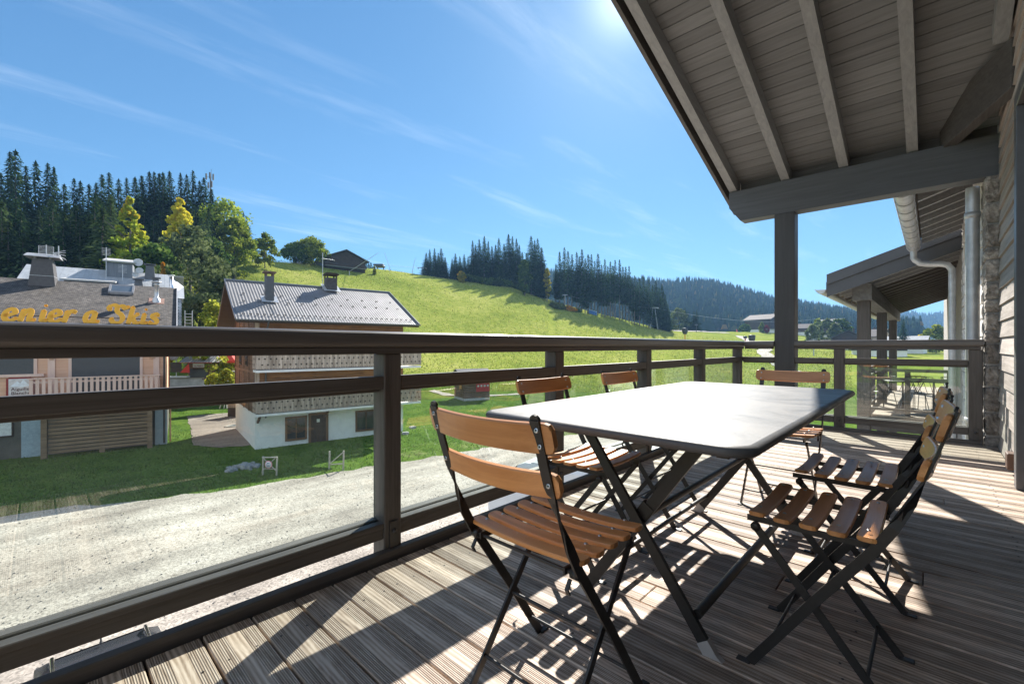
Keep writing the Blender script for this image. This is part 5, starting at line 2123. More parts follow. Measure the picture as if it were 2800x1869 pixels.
    for i, (x, y) in enumerate(((-.55, 15.0), (.02, 15.3))):
        tb = thing('round_table', ['left of two dark round tables on the neighbouring terrace', 'right of two dark round tables on the neighbouring terrace'][i], 'table', (x, y, -.63), 0, 'round terrace tables')
        m = MB()
        m.lathe([(0, .745), (.36, .745), (.375, .735), (.36, .715), (0, .715)], 24)
        m.build('tabletop', BLACK, tb)
        m = MB()
        m.lathe([(.02, .714), (.02, .05), (.2, .02), (.2, 0), (0, 0)], 16)
        m.build('pedestal', BLACK, tb)
        for k in range(2):
            c = thing('terrace_chair', [['dark wire chair left of the left round table', 'dark wire chair right of the left round table'], ['dark wire chair left of the right round table', 'dark wire chair right of the right round table']][i][k], 'chair', (x+(-.36 if k == 0 else .36), y-.2, -.63), R(30 if k else -40), 'wire terrace chairs')
            m = MB()
            for q in range(7):
                a = q*math.pi/6-math.pi/2
                m.tube([(.2*math.sin(a), .2*abs(math.cos(a))-.2, .45), (.23*math.sin(a), .22*abs(math.cos(a))+.02, .85)], .006, 5)
            m.tube([(.23*math.sin(a), .22*abs(math.cos(a))+.02, .85) for a in np.linspace(-1.57, 1.57, 9)], .008, 5)
            m.build('back', BLACK, c)
            m = MB()
            m.lathe([(0, .46), (.2, .46), (.21, .45), (0, .44)], 16)
            m.build('seat', BLACK, c)
            for sx in (-1, 1):
                for sy in (-1, 1):
                    m = MB()
                    m.tube([(sx*.14, sy*.14, .44), (sx*.2, sy*.2, 0)], .008, 5)
                    m.build('leg', BLACK, c)


make_neighbour()

# ================================================================== trees
NEEDLE = leafmat('spruce needles', [(0, (.014, .034, .013)), (.5, (.030, .064, .022)), (.85, (.058, .10, .034)), (1, (.10, .14, .05))], .25)
NEEDLE_L = leafmat('lighter spruce needles', [(0, (.03, .055, .022)), (.5, (.055, .09, .035)), (1, (.11, .15, .06))], .3)
BARK = paint('spruce bark', (.15, .125, .105), .9, .35, 3, .4)


def tipmat(name, stops, trans=.4):
    '''leaves that turn from the top of the crown downwards'''
    m, n = newmat(name)
    geo = n('NewGeometry')
    tc = n('TexCoord')
    sp = n('SeparateXYZ', {0: (tc, 'Generated')})
    f = n.math('ADD', n.math('MULTIPLY', (geo, 'Random Per Island'), .45), n.math('MULTIPLY', (sp, 2), .6))
    cr = n.ramp(f, stops)
    d = n('BsdfDiffuse', {'Color': cr})
    t = n('BsdfTranslucent', {'Color': cr})
    x = n('MixShader', {0: trans, 1: d, 2: t})
    n('OutputMaterial', {0: x})
    return m


LEAF = {
    'beech': tipmat('beech leaves with orange tips', [(.05, (.06, .13, .018)), (.3, (.17, .29, .03)), (.62, (.36, .43, .05)), (.88, (.50, .48, .05)), (1, (.66, .34, .03))], .45),
    'gold': tipmat('golden beech leaves', [(.05, (.16, .21, .02)), (.3, (.40, .44, .04)), (.6, (.58, .55, .06)), (.9, (.66, .55, .05)), (1, (.68, .40, .035))], .45),
    'green': leafmat('broad leaves green', [(0, (.03, .065, .016)), (.5, (.075, .135, .026)), (1, (.16, .21, .055))], .4),
    'yellow': leafmat('broad leaves turning yellow', [(0, (.12, .15, .02)), (.5, (.38, .36, .035)), (.85, (.55, .44, .04)), (1, (.62, .34, .04))], .45),
    'lime': leafmat('broad leaves yellow green', [(0, (.06, .11, .016)), (.5, (.20, .27, .03)), (1, (.38, .40, .06))], .45),
    'orange': leafmat('leaves turning orange', [(0, (.16, .14, .02)), (.5, (.50, .28, .03)), (1, (.62, .26, .03))], .4),
    'pale': leafmat('pale willow leaves', [(0, (.06, .085, .03)), (.5, (.13, .165, .065)), (1, (.24, .27, .12))], .35),
    'hedge': leafmat('clipped shrub leaves', [(0, (.12, .15, .02)), (.5, (.34, .37, .04)), (1, (.55, .52, .09))], .45),
    'red': leafmat('red autumn leaves', [(0, (.18, .02, .02)), (1, (.42, .08, .05))], .35),
}


def quads(c, ax, ay):
    """quad cards from centres and half axes (n,3)"""
    v = np.stack([c-ax-ay, c+ax-ay, c+ax+ay, c-ax+ay], 1).reshape(-1, 3)
    return v, np.arange(len(v)).reshape(-1, 4)


def spruce(seed, H=20., Rm=3.2, bare=.08, dens=1.0, ragged_=.25):
    r = np.random.default_rng(seed)
    C, AX, AY = [], [], []
    z = H*bare
    while z < H-.15:
        f = (z-H*bare)/(H*(1-bare))
        rad = 1.5*Rm*(1-f)**.80*(.55+.45*min(1, f*7))*r.uniform(1-ragged_*1.5, 1+ragged_*.6)+.06
        nb = max(5, int((5.5+rad*2.3)*dens))
        a0 = r.uniform(0, 6.28)
        for b in range(nb):
            a = a0+6.283*b/nb+r.uniform(-.3, .3)
            L = rad*r.uniform(.65, 1.12)
            droop = r.uniform(.15, .42)*(1-f*.9)
            n_ = max(2, int(L*2.3*dens))
            d = np.array([math.cos(a), math.sin(a), 0])
            side = np.array([-d[1], d[0], 0])
            for k in range(n_):
                t = .22+.80*(k+r.uniform(.2, 1))/n_
                p = d*L*t+np.array([0, 0, z-droop*L*t+.30*L*t*t*droop*2])
                p = p+r.normal(0, .06*L**.5, 3)
                s_ = r.uniform(.22, .42)*(1.1-.35*t)*(.45+.55*(1-f))
                el = r.uniform(-.9, .1)
                ax = (d*math.cos(el)+np.array([0, 0, math.sin(el)]))*s_*1.45
                ay = (side*math.cos(r.uniform(-.8, .8))+np.array([0, 0, r.uniform(-.7, .3)]))*s_*.62
                C.append(p); AX.append(ax); AY.append(ay)
        z += r.uniform(.30, .46)*(1.1-.45*f)*H/20
    # leader
    for k in range(6):
        C.append(np.array([0, 0, H-.1-k*.12])); AX.append(np.array([.05+.03*k, 0, -.03])); AY.append(np.array([0, .02, .16]))
    v, f = quads(np.array(C), np.array(AX), np.array(AY))
    return np_mesh('crown', v, f)


def trunk_mesh(H, r0, limbs=0, seed=0, taper=.15, spread=1.5):
    m = MB()
    r = random.Random(seed)
    pts = [(r.uniform(-.05, .05)*k*.3, r.uniform(-.05, .05)*k*.3, -.8+(H+.8)*k/6) for k in range(7)]
    m.tube(pts, [r0*(1-(1-taper)*k/6) for k in range(7)], 8)
    for i in range(limbs):
        z = H*r.uniform(.35, .9)
        a = r.uniform(0, 6.28)
        L = spread*r.uniform(.6, 1)
        p0 = Vector((0, 0, z))
        p1 = Vector((math.cos(a)*L*.5, math.sin(a)*L*.5, z+L*.45))
        p2 = Vector((math.cos(a)*L, math.sin(a)*L, z+L*.8))
        m.tube([p0, p1, p2], [r0*.4, r0*.25, r0*.1], 5)
    return m.mesh('trunk')


def broadleaf(seed, H, Rm, n=5200, base=.15, conic=0.0, ls=.16):
    """crown of leaf cards gathered in clumps through the volume; height H, half width Rm"""
    r = np.random.default_rng(seed)
    nc = 60 if conic < .5 else 130
    C, AX, AY = [], [], []
    cl = []
    for i in range(nc):
        f = r.random()**.85
        z = H*(base+(1-base)*f)
        w_ = math.sin(min(1, (f+.10)/1.08)*math.pi)**.6 if conic < .5 else (1-f)**.9*(.6+.4*min(1, f*6))
        w_ = w_*(1-conic*.0)
        rr = Rm*w_*math.sqrt(r.uniform(.25, 1.0))
        a = r.uniform(0, 6.28)
        cl.append((rr*math.cos(a), rr*math.sin(a), z, r.uniform(.55, 1.1)*Rm*.34*(1 if conic < .5 else .85-.7*f)))
    per = n//nc
    for (x, y, z, s_) in cl:
        d = r.normal(0, 1, (per, 3))
        d /= np.linalg.norm(d, axis=1)[:, None]
        rad = s_*r.random(per)**.45
        p = np.array([x, y, z])+d*rad[:, None]*np.array([1.1, 1.1, .75])
        u = r.normal(0, 1, (per, 3)); u /= np.linalg.norm(u, axis=1)[:, None]
        v = np.cross(u, r.normal(0, 1, (per, 3))); v /= np.linalg.norm(v, axis=1)[:, None]+1e-6
        sz = ls*r.uniform(.6, 1.4, per)[:, None]
        C.append(p); AX.append(u*sz); AY.append(v*sz*.7)
    v, f = quads(np.concatenate(C), np.concatenate(AX), np.concatenate(AY))
    return np_mesh('crown', v, f)


SPR = []
for k, (H, Rm, bare, dens) in enumerate(((20, 3.3, .05, 1.15), (20, 2.7, .10, 1.15), (20, 2.9, .03, 1.2), (20, 2.3, .22, 1.1), (20, 3.7, .06, 1.1))):
    SPR.append((spruce(30+k, H, Rm, bare, dens), trunk_mesh(19, .24, 0, k)))
SLIM = []
for k, (Rm, bare, dens) in enumerate(((2.2, .30, .95), (2.5, .22, 1.0), (1.9, .42, .9), (2.7, .12, 1.05))):
    SLIM.append((spruce(60+k, 20, Rm, bare, dens), trunk_mesh(19, .22, 0, 20+k)))


def plant_tree(name, label, cat, group, crown, trunk, leaf, bark, loc, scale, rz):
    t = thing(name, label, cat, loc, rz, group)
    t.scale = scale if isinstance(scale, tuple) else (scale, scale, scale)
    for nm, me, mat in (('trunk', trunk, bark), ('crown', crown, leaf)):
        if me is None:
            continue
        o = link_mesh(nm, me, mat, t)
        if me.materials and me.materials[0] != mat:
            o.material_slots[0].link = 'OBJECT'
            o.material_slots[0].material = mat
    return t


def put_spruce(u, vtop, d, group, label, kit, rnd, minH=8, leaf=None, wid=1.0):
    x, y = xy(u, d)
    z = ground(x, y)
    ztop = at(u, vtop, d).z
    H = max(minH, ztop-z)
    cr, tr = kit[rnd.randrange(len(kit))]
    s_ = H/20
    wx = s_**.75*wid*rnd.uniform(.85, 1.15)
    plant_tree('spruce', label, 'tree', group, cr, tr, leaf or NEEDLE, BARK, (x, y, z-.1), (wx, wx, s_), rnd.uniform(0, 6.28))


rd = random.Random(77)
FL = 'dark spruce of the dense wood on the slope behind the shop chalet'
FG = 'spruces in the wood on the left'
back = [(2, 470), (27, 412), (42, 407), (70, 450), (97, 437), (130, 443), (147, 454), (175, 500), (202, 486), (219, 492), (243, 501), (262, 497), (278, 474), (298, 469), (324, 486), (346, 483), (369, 482), (387, 478),
        (408, 467), (421, 467), (435, 472), (445, 469), (463, 466), (493, 470), (510, 475), (527, 463), (545, 492), (557, 484), (578, 515), (590, 545), (-30, 430), (-70, 440)]
for u, v in back:
    put_spruce(u, v, 92+max(0, u)*.028+rd.uniform(-4, 6), FG, FL, SPR, rd)
for i in range(64):                                                      # rows in front and between
    u = rd.uniform(-60, 590)
    top = 560+90*rd.random()+(40 if u < 120 else 0)*rd.random()
    put_spruce(u, top if u > 330 else top-45, rd.uniform(72, 90) if u < 305 else rd.uniform(92, 104), FG, FL, SPR, rd, leaf=NEEDLE if rd.random() < .5 else NEEDLE_L)
for u, v in ((5, 545), (22, 600), (60, 640), (-25, 560)):
    put_spruce(u, v, 66, FG, FL, SPR, rd, leaf=NEEDLE_L, wid=1.2)
put_spruce(280, 565, 66, None, 'tall spruce with a long bare grey trunk at the front of the wood', [SLIM[2]], rd, leaf=NEEDLE_L, wid=1.3)
for u, v in ((645, 590), (655, 575), (665, 577), (674, 602)):
    put_spruce(u, v, 128, 'spruces beside the upper lift pylon', 'narrow spruce of the small group just right of the yellow beech', SPR, rd)
# row behind the hilltop chalet
for i in range(15):
    u = 952+i*6.2
    put_spruce(u, 686+i*3.3+rd.uniform(-3, 5), 215, 'row of spruces behind the hilltop chalet', 'small far spruce in the row falling away behind the hilltop chalet', SPR, rd, minH=5)
c1 = [(1165, 690), (1175, 680), (1188, 678), (1198, 690), (1206, 678), (1217, 702), (1236, 705), (1245, 692), (1257, 700), (1269, 694), (1280, 700), (1292, 656), (1300, 668), (1310, 653), (1324, 644), (1335, 658), (1345, 672), (1355, 668), (1364, 649),
      (1378, 665), (1390, 639), (1401, 644), (1412, 651), (1420, 668), (1428, 688), (1440, 690), (1452, 644), (1462, 655), (1470, 651), (1481, 675), (1488, 715)]
for u, v in c1:
    put_spruce(u, v, float(np.interp(u, PU, [p[1] for p in PROF]))+rd.uniform(0, 7)-(6 if u > 1430 else 0), 'spruces on the brow left of the gap', 'dark spruce in the clump crowning the meadow, left of the gap', SPR, rd)
c2 = [(1520, 720), (1530, 687), (1543, 675), (1553, 685), (1564, 694), (1577, 687), (1584, 700), (1591, 680), (1600, 705), (1608, 694), (1617, 694), (1626, 712), (1635, 692), (1645, 722), (1654, 707), (1662, 726), (1669, 714), (1676, 725), (1682, 709), (1694, 709), (1703, 728),
      (1711, 728), (1720, 726), (1728, 762), (1735, 752), (1742, 770), (1749, 758), (1759, 755), (1767, 775), (1774, 763), (1784, 778), (1793, 765), (1802, 785), (1810, 775), (1814, 792), (1819, 804), (1826, 830)]
for u, v in c2:
    d0 = float(np.interp(u, PU, [p[1] for p in PROF]))
    put_spruce(u, v, d0-4+rd.uniform(-8, 10), 'spruces on the brow right of the gap', 'slender spruce in the bare stemmed belt crowning the meadow, right of the gap', SLIM if u < 1790 else SPR, rd)

# broadleaved trees and shrubs: (name, label, leaf, photo column, top row, base row or None, distance, half width, conic, seed)
BL = [
    ('beech_tree', 'pointed green beech with orange tipped top before the dark wood', 'beech', 355, 540, 68, 5.6, 1),
    ('beech_tree', 'bright yellow beech with an orange crown before the dark wood', 'gold', 492, 542, 82, 6.6, 1),
    ('maple_tree', 'large yellow green maple at the right end of the wood', 'lime', 614, 553, 108, 6.8, 0),
    ('maple_tree', 'yellow green maple lower at the right end of the wood', 'lime', 640, 600, 104, 4.0, 0),
    ('willow_shrub', 'tall rounded pale green willow below the yellow beech', 'pale', 520, 622, 74, 5.0, 0),
    ('willow_shrub', 'wide grey green willow thicket right of the annex roof', 'pale', 545, 690, 62, 5.4, 0),
    ('willow_shrub', 'green bush rising behind the annex flue', 'green', 425, 672, 66, 4.2, 0),
    ('willow_shrub', 'low grey green bush left of the corrugated roof', 'pale', 585, 745, 58, 3.6, 0),
    ('willow_shrub', 'dark green bush below the maple', 'green', 575, 655, 92, 3.6, 0),
    ('birch_sapling', 'small orange leaved sapling behind the annex chimney', 'orange', 445, 716, 58, 1.25, 1),
    ('feather_shrub', 'pale feathery yellowish shrub beside the chalet gable', 'hedge', 582, 826, 52, 1.9, 0),
    ('lime_tree', 'round green tree standing right of the upper lift pylon', 'lime', 724, 640, 118, 3.0, 0),
    ('lime_tree', 'lower green tree in front of the hilltop chalet', 'green', 812, 668, 138, 4.2, 0),
    ('lime_tree', 'taller olive tree in front of the hilltop chalet', 'lime', 850, 652, 140, 4.6, 0),
    ('birch_tree', 'green birch at the right foot of the left spruce clump', 'green', 1435, 712, 186, 2.6, 0),
    ('birch_tree', 'yellowing birch edge at the gap between the spruce clumps', 'yellow', 1496, 735, 196, 1.6, 0),
    ('birch_sapling', 'small yellow leaved sapling at the foot of the left spruce clump', 'yellow', 1262, 742, 184, 1.5, 0),
    ('maple_tree', 'pale round crowned tree right of the spruce belt on the meadow edge', 'pale', 1856, 846, 262, 5.2, 0),
    ('village_tree', 'narrow bright green tree before the brown chalet', 'lime', 2084, 880, 290, 2.4, 1),
    ('village_tree', 'red leaved small tree right of the narrow green tree', 'red', 2096, 889, 288, 1.5, 0),
    ('village_tree', 'dark rounded shrub left of the brown chalet', 'green', 2038, 887, 292, 3.2, 0),
    ('village_tree', 'pale small tree right of the column', 'pale', 2222, 888, 215, 2.6, 0),
    ('village_tree', 'tall yellow green tree behind the pale small tree', 'lime', 2236, 873, 280, 3.4, 0),
    ('village_tree', 'round grey green tree, left of the dense cluster', 'pale', 2262, 874, 235, 4.0, 0),
    ('village_tree', 'widest round tree in the dense village cluster', 'green', 2296, 872, 230, 4.8, 0),
    ('village_tree', 'pale green tree at the right of the dense village cluster', 'pale', 2283, 884, 222, 2.8, 0),
    ('village_tree', 'bright yellow green tree near the galvanised downpipe', 'lime', 2560, 892, 200, 5.0, 0),
    ('village_tree', 'low yellowing tree left of the bright village tree', 'yellow', 2520, 918, 215, 3.8, 0),
    ('juniper_shrub', 'small upright conifer shrub at the hilltop chalet corner', 'hedge', 1024, 727, 152, .75, 1),
]
for i, (nm, lb, lf, u, vt, d, hw, conic) in enumerate(BL):
    x, y = xy(u, d)
    z = ground(x, y)
    H = max(1.8, at(u, vt, d).z-z)
    far = d > 180
    cr = broadleaf(200+i, H, hw, 2000 if far else (5600 if hw > 3 else 3400), .10, conic, (.42 if far else .20)*(1 if hw > 2 else .7))
    tr = trunk_mesh(H*.8, max(.08, H*.018), 6, i, .2, hw*.6)
    plant_tree(nm, lb, 'shrub' if 'shrub' in nm else 'tree', None, cr, tr, LEAF[lf], BARK, (x, y, z-.1), 1.0, i*1.3)
# orange tips on the two beeches
for u, v in ((1873, 840), (1881, 850), (1898, 848), (1905, 845), (2470, 872)):
    put_spruce(u, v, 265 if u < 2000 else 180, 'lone spruces on the far meadow edge', 'dark spruce at the far meadow edge before the wooded hill', SPR, rd, minH=6)
# clipped bushes by the trestle in the yard
for i, (u, vt, d, hw) in enumerate(((584, 1024, 45.5, .72), (622, 1013, 46.5, .98))):
    x, y = xy(u, d)
    z = -4.0
    plant_tree('garden_bush', ['smaller yellow green garden bush, left of the white trestle', 'larger yellow green garden bush behind the white trestle'][i], 'bush', 'garden bushes in the yard', broadleaf(300+i, at(u, vt, d).z-z, hw, 2600, .02, 0, .11), None, LEAF['hedge'], BARK, (x, y, z), 1.0, 0)

for i, u in enumerate(range(1268, 1492, 15)):
    d = float(np.interp(u, PU, [p[1] for p in PROF]))+rd.uniform(-3, 2)
    x, y = xy(u, d)
    plant_tree('undergrowth_bush', 'low dark undergrowth bush at the feet of the left spruce clump', 'shrub', 'undergrowth below the left spruce clump',
               broadleaf(500+i % 4, 2.6, 3.0, 1000, .0, 0, .26), None, LEAF['green'] if i % 3 else NEEDLE_L, BARK, (x, y, ground(x, y)-.3), 1.0, i)
# ================================================================== village, lifts and small things
CHW = [paint('dark stained chalet timber', (.055, .038, .028), .8, .3, 1.5), paint('mid brown chalet timber', (.12, .075, .05), .8, .3, 1.5), paint('pinkish render', (.55, .42, .36), .9, .1, 2)]
CHR = [paint('brown grey roof', (.12, .10, .092), .75, .2, 1.2, spec=.1), paint('pale sheet roof', (.42, .42, .42), .6, .15, 1.2, spec=.2), paint('slate roof', (.11, .115, .125), .75, .2, 1.2, spec=.1)]


def chalet(label, x, y, rz, w_, d_, eave, ridge, wood_m, roof_m, base_h=2.2, balcony=True, zg=None, nwin=3, chim=True, name='village_chalet', storeys=2, base_m=None):
    """chalet with its gable towards local -y: w_ wide, d_ deep"""
    z = ground(x, y)-.3 if zg is None else zg
    t = thing(name, label, 'house', (x, y, z), rz)
    m = MB()
    m.box((-w_/2, -d_/2, -1.5), (w_/2, d_/2, base_h))
    m.build('ground_floor', base_m or RENDER, t)
    m = MB()
    hw = w_/2+.06
    m.add([(-hw, -d_/2-.06, base_h), (hw, -d_/2-.06, base_h), (hw, -d_/2-.06, eave), (0, -d_/2-.06, ridge-.15), (-hw, -d_/2-.06, eave),
           (-hw, d_/2+.06, base_h), (hw, d_/2+.06, base_h), (hw, d_/2+.06, eave), (0, d_/2+.06, ridge-.15), (-hw, d_/2+.06, eave)],
          [(0, 1, 2, 3, 4), (9, 8, 7, 6, 5), (0, 5, 6, 1), (1, 6, 7, 2), (2, 7, 8, 3), (3, 8, 9, 4), (4, 9, 5, 0)])
    m.build('wall', wood_m, t)
    m = MB()
    ov = 1.1
    sl = (ridge-eave)/(w_/2)
    for s_ in (-1, 1):
        xe = s_*(w_/2+ov)
        m.add([(0, -d_/2-ov*1.2, ridge), (xe, -d_/2-ov*1.2, eave-ov*sl), (xe, d_/2+ov, eave-ov*sl), (0, d_/2+ov, ridge), (0, -d_/2-ov*1.2, ridge+.22), (xe, -d_/2-ov*1.2, eave-ov*sl+.22), (xe, d_/2+ov, eave-ov*sl+.22), (0, d_/2+ov, ridge+.22)],
              [(3, 2, 1, 0), (4, 5, 6, 7), (0, 1, 5, 4), (1, 2, 6, 5), (2, 3, 7, 6), (3, 0, 4, 7)])
    rf = m.build('roof', roof_m, t)
    if chim:
        m = MB()
        m.box((w_*.16, d_*.1, ridge-1.2), (w_*.16+.7, d_*.1+.7, ridge+1.1))
        m.box((w_*.16-.12, d_*.1-.12, ridge+1.1), (w_*.16+.82, d_*.1+.82, ridge+1.25))
        m.build('chimney', DARKWOOD, rf)
    for st in range(storeys):
        zz = base_h+.6+st*2.6
        if zz+1.2 > eave+.8:
            break
        for k in range(nwin):
            xx = -w_/2+w_*(k+.5)/nwin
            window(t, xx-.5, xx+.5, zz, zz+1.1, -d_/2-.062, .1, DARKWOOD, WINDOW, True, -1, False)
    for side in (-1, 1):
        for k in range(2):
            yy = -d_/2+d_*(k+.5)/2
            m = MB()
            m.box((side*(w_/2+.061), yy-.5, base_h+.6), (side*(w_/2+.10), yy+.5, base_h+1.7))
            f = m.build('window', DARKWOOD, t)
            m = MB()
            m.box((side*(w_/2+.101), yy-.4, base_h+.7), (side*(w_/2+.11), yy+.4, base_h+1.6))
            m.build('pane', WINDOW, f)
    if balcony:
        m = MB()
        m.box((-w_/2-.1, -d_/2-1.3, base_h+.3), (w_/2+.1, -d_/2-.062, base_h+.44))
        b = m.build('balcony', RAFT, t)
        m = MB()
        xx = -w_/2-.1
        while xx < w_/2:
            m.box((xx, -d_/2-1.3, base_h+.441), (xx+.16, -d_/2-1.25, base_h+1.3))
            xx += .2
        m.build('balustrade', wood_m, b)
    return t


def place(label, u, d, rzdeg, w_, d_, eave, ridge, wm_=0, rm=0, **k):
    x, y = xy(u, d)
    return chalet(label, x, y, R(rzdeg), w_, d_, eave, ridge, CHW[wm_], CHR[rm], **k)


FACE = math.degrees(TH)
place('dark hilltop chalet with a glazed gable and broad balcony on the meadow brow', 925, 152, FACE+38, 13, 15, 4.2, 7.0, 0, 2, base_m=CHW[0], base_h=1.0, nwin=5, name='hilltop_chalet', zg=ground(*xy(928, 152))-3.0)
place('long low dark barn behind the trees on the meadow brow', 780, 160, FACE+75, 9, 20, 3.8, 6.0, 0, 2, base_m=CHW[0], base_h=.8, balcony=False, chim=False, zg=ground(*xy(775, 158))-.5)
place('dark roofed house standing behind the hilltop chalet', 878, 176, FACE+60, 9, 14, 5.0, 7.6, 1, 2, base_m=CHW[0], base_h=.8, balcony=False, zg=ground(*xy(880, 172)))
place('tall brown chalet with stepped balconies left of the column', 2088, 308, FACE+28, 14, 18, 10.0, 13.2, 0, 0, base_h=3, nwin=4, storeys=3)
place('grey rendered house joined to the brown chalet', 2128, 318, FACE-10, 13, 14, 9.6, 11.0, 2, 2, balcony=False)
place('small pale roofed chalet at the left end of the village', 1948, 330, FACE+35, 10, 12, 4.4, 6.6, 0, 1)
place('long low building with a white sheet roof behind the meadow', 1998, 335, FACE+85, 9, 24, 3.2, 4.6, 1, 1, balcony=False, chim=False)
place('small chalet between white roof and brown chalet', 2026, 342, FACE, 9, 10, 4.6, 6.8, 0, 0)
place('brown chalet with a grey roof right of the column', 2196, 300, FACE+50, 11, 14, 5.0, 7.6, 1, 0)
place('wide chalet with a pale roof behind the grey roofed one', 2214, 330, FACE+80, 12, 22, 6.4, 9.0, 0, 1, balcony=False)
place('dark chalet with white framed gable windows left of the canopy post', 2318, 205, FACE-35, 12, 14, 5.2, 8.2, 0, 2, nwin=4)
place('low pinkish shed roofed annex beside the dark chalet', 2285, 200, FACE+55, 5, 9, 2.9, 3.9, 2, 0, balcony=False, chim=False, base_h=1.2)
place('pink gabled house between the canopy posts', 2392, 215, FACE+20, 8, 9, 6.5, 9.2, 2, 0, balcony=False)
place('low dark roofed house under the canopy posts', 2402, 165, FACE+70, 8, 14, 3.4, 5.2, 0, 2, balcony=False)
place('house with a pale roof to the right of the canopy posts', 2478, 190, FACE+40, 10, 12, 4.6, 7.2, 1, 1, balcony=False)
place('dark chalet on a rise behind the dense village trees', 2275, 300, FACE+20, 12, 14, 9.5, 12.6, 0, 2)

LIFT = paint('lift grey steel', (.40, .42, .44), .45, .1, 3, metal=.6)
LIFTD = paint('dark lift steel', (.07, .075, .08), .6)


def ground_at(u, d, dz=0.0):
    x, y = xy(u, d)
    return Vector((x, y, ground(x, y)+dz))


def drag_pylon(u, d, h, label, arm=2.6, hangers=True, mat=LIFT, rz=0):
    p = ground_at(u, d, -.3)
    t = thing('lift_pylon', label, 'lift pylon', p, TH+rz)
    m = MB()
    m.tube([(0, 0, 0), (0, 0, h)], [.2, .13], 8)
    m.build('mast', mat, t)
    m = MB()
    m.beam((-arm/2, 0, h-.2), (arm/2, 0, h-.2), .16, .18)
    m.build('crossarm', mat, t)
    for s_ in (-1, 1):
        m = MB()
        for k in range(4):
            m.lathe([(0, -.05), (.22, -.05), (.22, .05), (0, .05)], 10, Matrix(((0, 0, 1, s_*arm/2), (1, 0, 0, -.7+k*.45), (0, 1, 0, h-.45), (0, 0, 0, 1))))
        m.beam((s_*arm/2, -.9, h-.45), (s_*arm/2, .9, h-.45), .06, .12)
        m.build('roller_bank', LIFTD, t)
        if hangers:
            m = MB()
            m.tube([(s_*arm/2, 0, h-.3), (s_*(arm/2+.4), .3, h+1.0), (s_*(arm/2+.2), .5, h-1.2)], .05, 5)
            m.build('tow_hanger', LIFTD, t)
    return t


drag_pylon(691, 121, 5.2, 'grey drag lift pylon on the brow beside the yellow green maple', 2.2)
drag_pylon(731, 82, 4.6, 'grey drag lift pylon in the meadow right behind the left roof chimney', 3.0)
drag_pylon(1154, 180, 3.6, 'dark chairlift pylon on the brow left of the left spruce clump', 3.2, False, LIFTD)
drag_pylon(1545, 196, 6.6, 'grey lift pylon standing at the gap right of the spruce clump', 2.2, False)
drag_pylon(1904, 240, 4.6, 'thin dark pole on the track near the lone spruces', .9, False, LIFTD)
drag_pylon(2225, 150, 6.0, 'slim lift pylon before the pale small tree', 1.4, True)
drag_pylon(1699, 218, 4.2, 'small pylon in front of the bare stemmed spruces', 1.2, False)

# lattice pylon at the foot of the spruce belt
p = ground_at(1788, 214, -.3)
t = thing('lattice_pylon', 'grey lattice chairlift pylon before the lowest spruces', 'lift pylon', p, TH)
H = 10.4
for sx in (-1, 1):
    m = MB()
    for sy in (-1, 1):
        m.tube([(sx*1.9, sy*.6, 0), (sx*.45, sy*.3, H)], .09, 5)
    for k in range(7):
        a, b = k/7, (k+1)/7
        q = lambda f, sy: Vector((sx*(1.9-1.45*f), sy*(.6-.3*f), H*f))
        m.tube([q(a, -1), q(b, 1)], .05, 4)
        m.tube([q(a, 1), q(b, -1)], .05, 4)
    m.build('leg', LIFT, t)
m = MB()
m.beam((-2.1, 0, H+.1), (2.1, 0, H+.1), .35, .35)
m.build('crossarm', LIFT, t)
for s_ in (-1, 1):
    m = MB()
    m.beam((s_*1.9, -1.3, H-.2), (s_*1.9, 1.3, H-.2), .3, .3)
    m.build('roller_bank', LIFT, t)

# cables
def cable(label, a, b, sag, r=.035):
    a, b = Vector(a), Vector(b)
    o = thing('lift_cable', label, 'cable', a)
    m = MB()
    m.tube([(b-a)*k/12+Vector((0, 0, -sag*4*(k/12)*(1-k/12))) for k in range(13)], r, 4)
    m.build('rope', LIFT, o)


top = ground_at(1788, 214, H-.3)
cable('lift cable running from the lattice pylon up past the spruce stems', top, ground_at(1545, 197, 6.0), 1.0)
cable('lift cable running from the lattice pylon down over the valley trees', top, at(2230, 872, 330), 4.0, .06)
cable('thin lift cable along the brow toward the chairlift pylon', ground_at(1154, 180, 3.4), ground_at(1040, 172, 3.4), .4)

# chairlift station on the brow
p = ground_at(1040, 170, -.3)
t = thing('lift_station', 'small dark lift return station on the brow', 'lift station', p, TH)
m = MB()
for x in (-1.6, 1.6):
    m.tube([(x, 0, 0), (x*.7, 0, 2.0)], .18, 6)
m.build('stand', LIFTD, t)
m = MB()
m.lathe([(0, 2.0), (1.7, 2.0), (1.8, 2.25), (1.7, 2.5), (0, 2.55)], 16)
m.build('bull_wheel', LIFTD, t)
m = MB()
m.box((-2.6, -.8, 2.62), (1.2, .8, 3.2), .15)
m.build('cover', LIFTD, t)

# snow lances
for u, d, h, lean, lb in ((955, 140, 9.5, 1.55, 'long slanted snow lance standing in front of the hilltop chalet'), (1066, 165, 7.6, -.42, 'slanted snow lance leaning left on the brow'), (1128, 176, 6.2, .28, 'slanted snow lance nearest to the left spruce clump')):
    p = ground_at(u, d, -.2)
    t = thing('snow_lance', lb, 'snow lance', p, TH)
    m = MB()
    m.tube([(0, 0, 0), (0, 0, 1.6)], .12, 6)
    m.build('stand', LIFT, t)
    m = MB()
    m.tube([(0, 0, 1.4), (lean*h*.62, 0, 1.4+h*(.78 if abs(lean) < 1 else .62))], [.09, .05], 6)
    m.build('tube', LIFT, t)

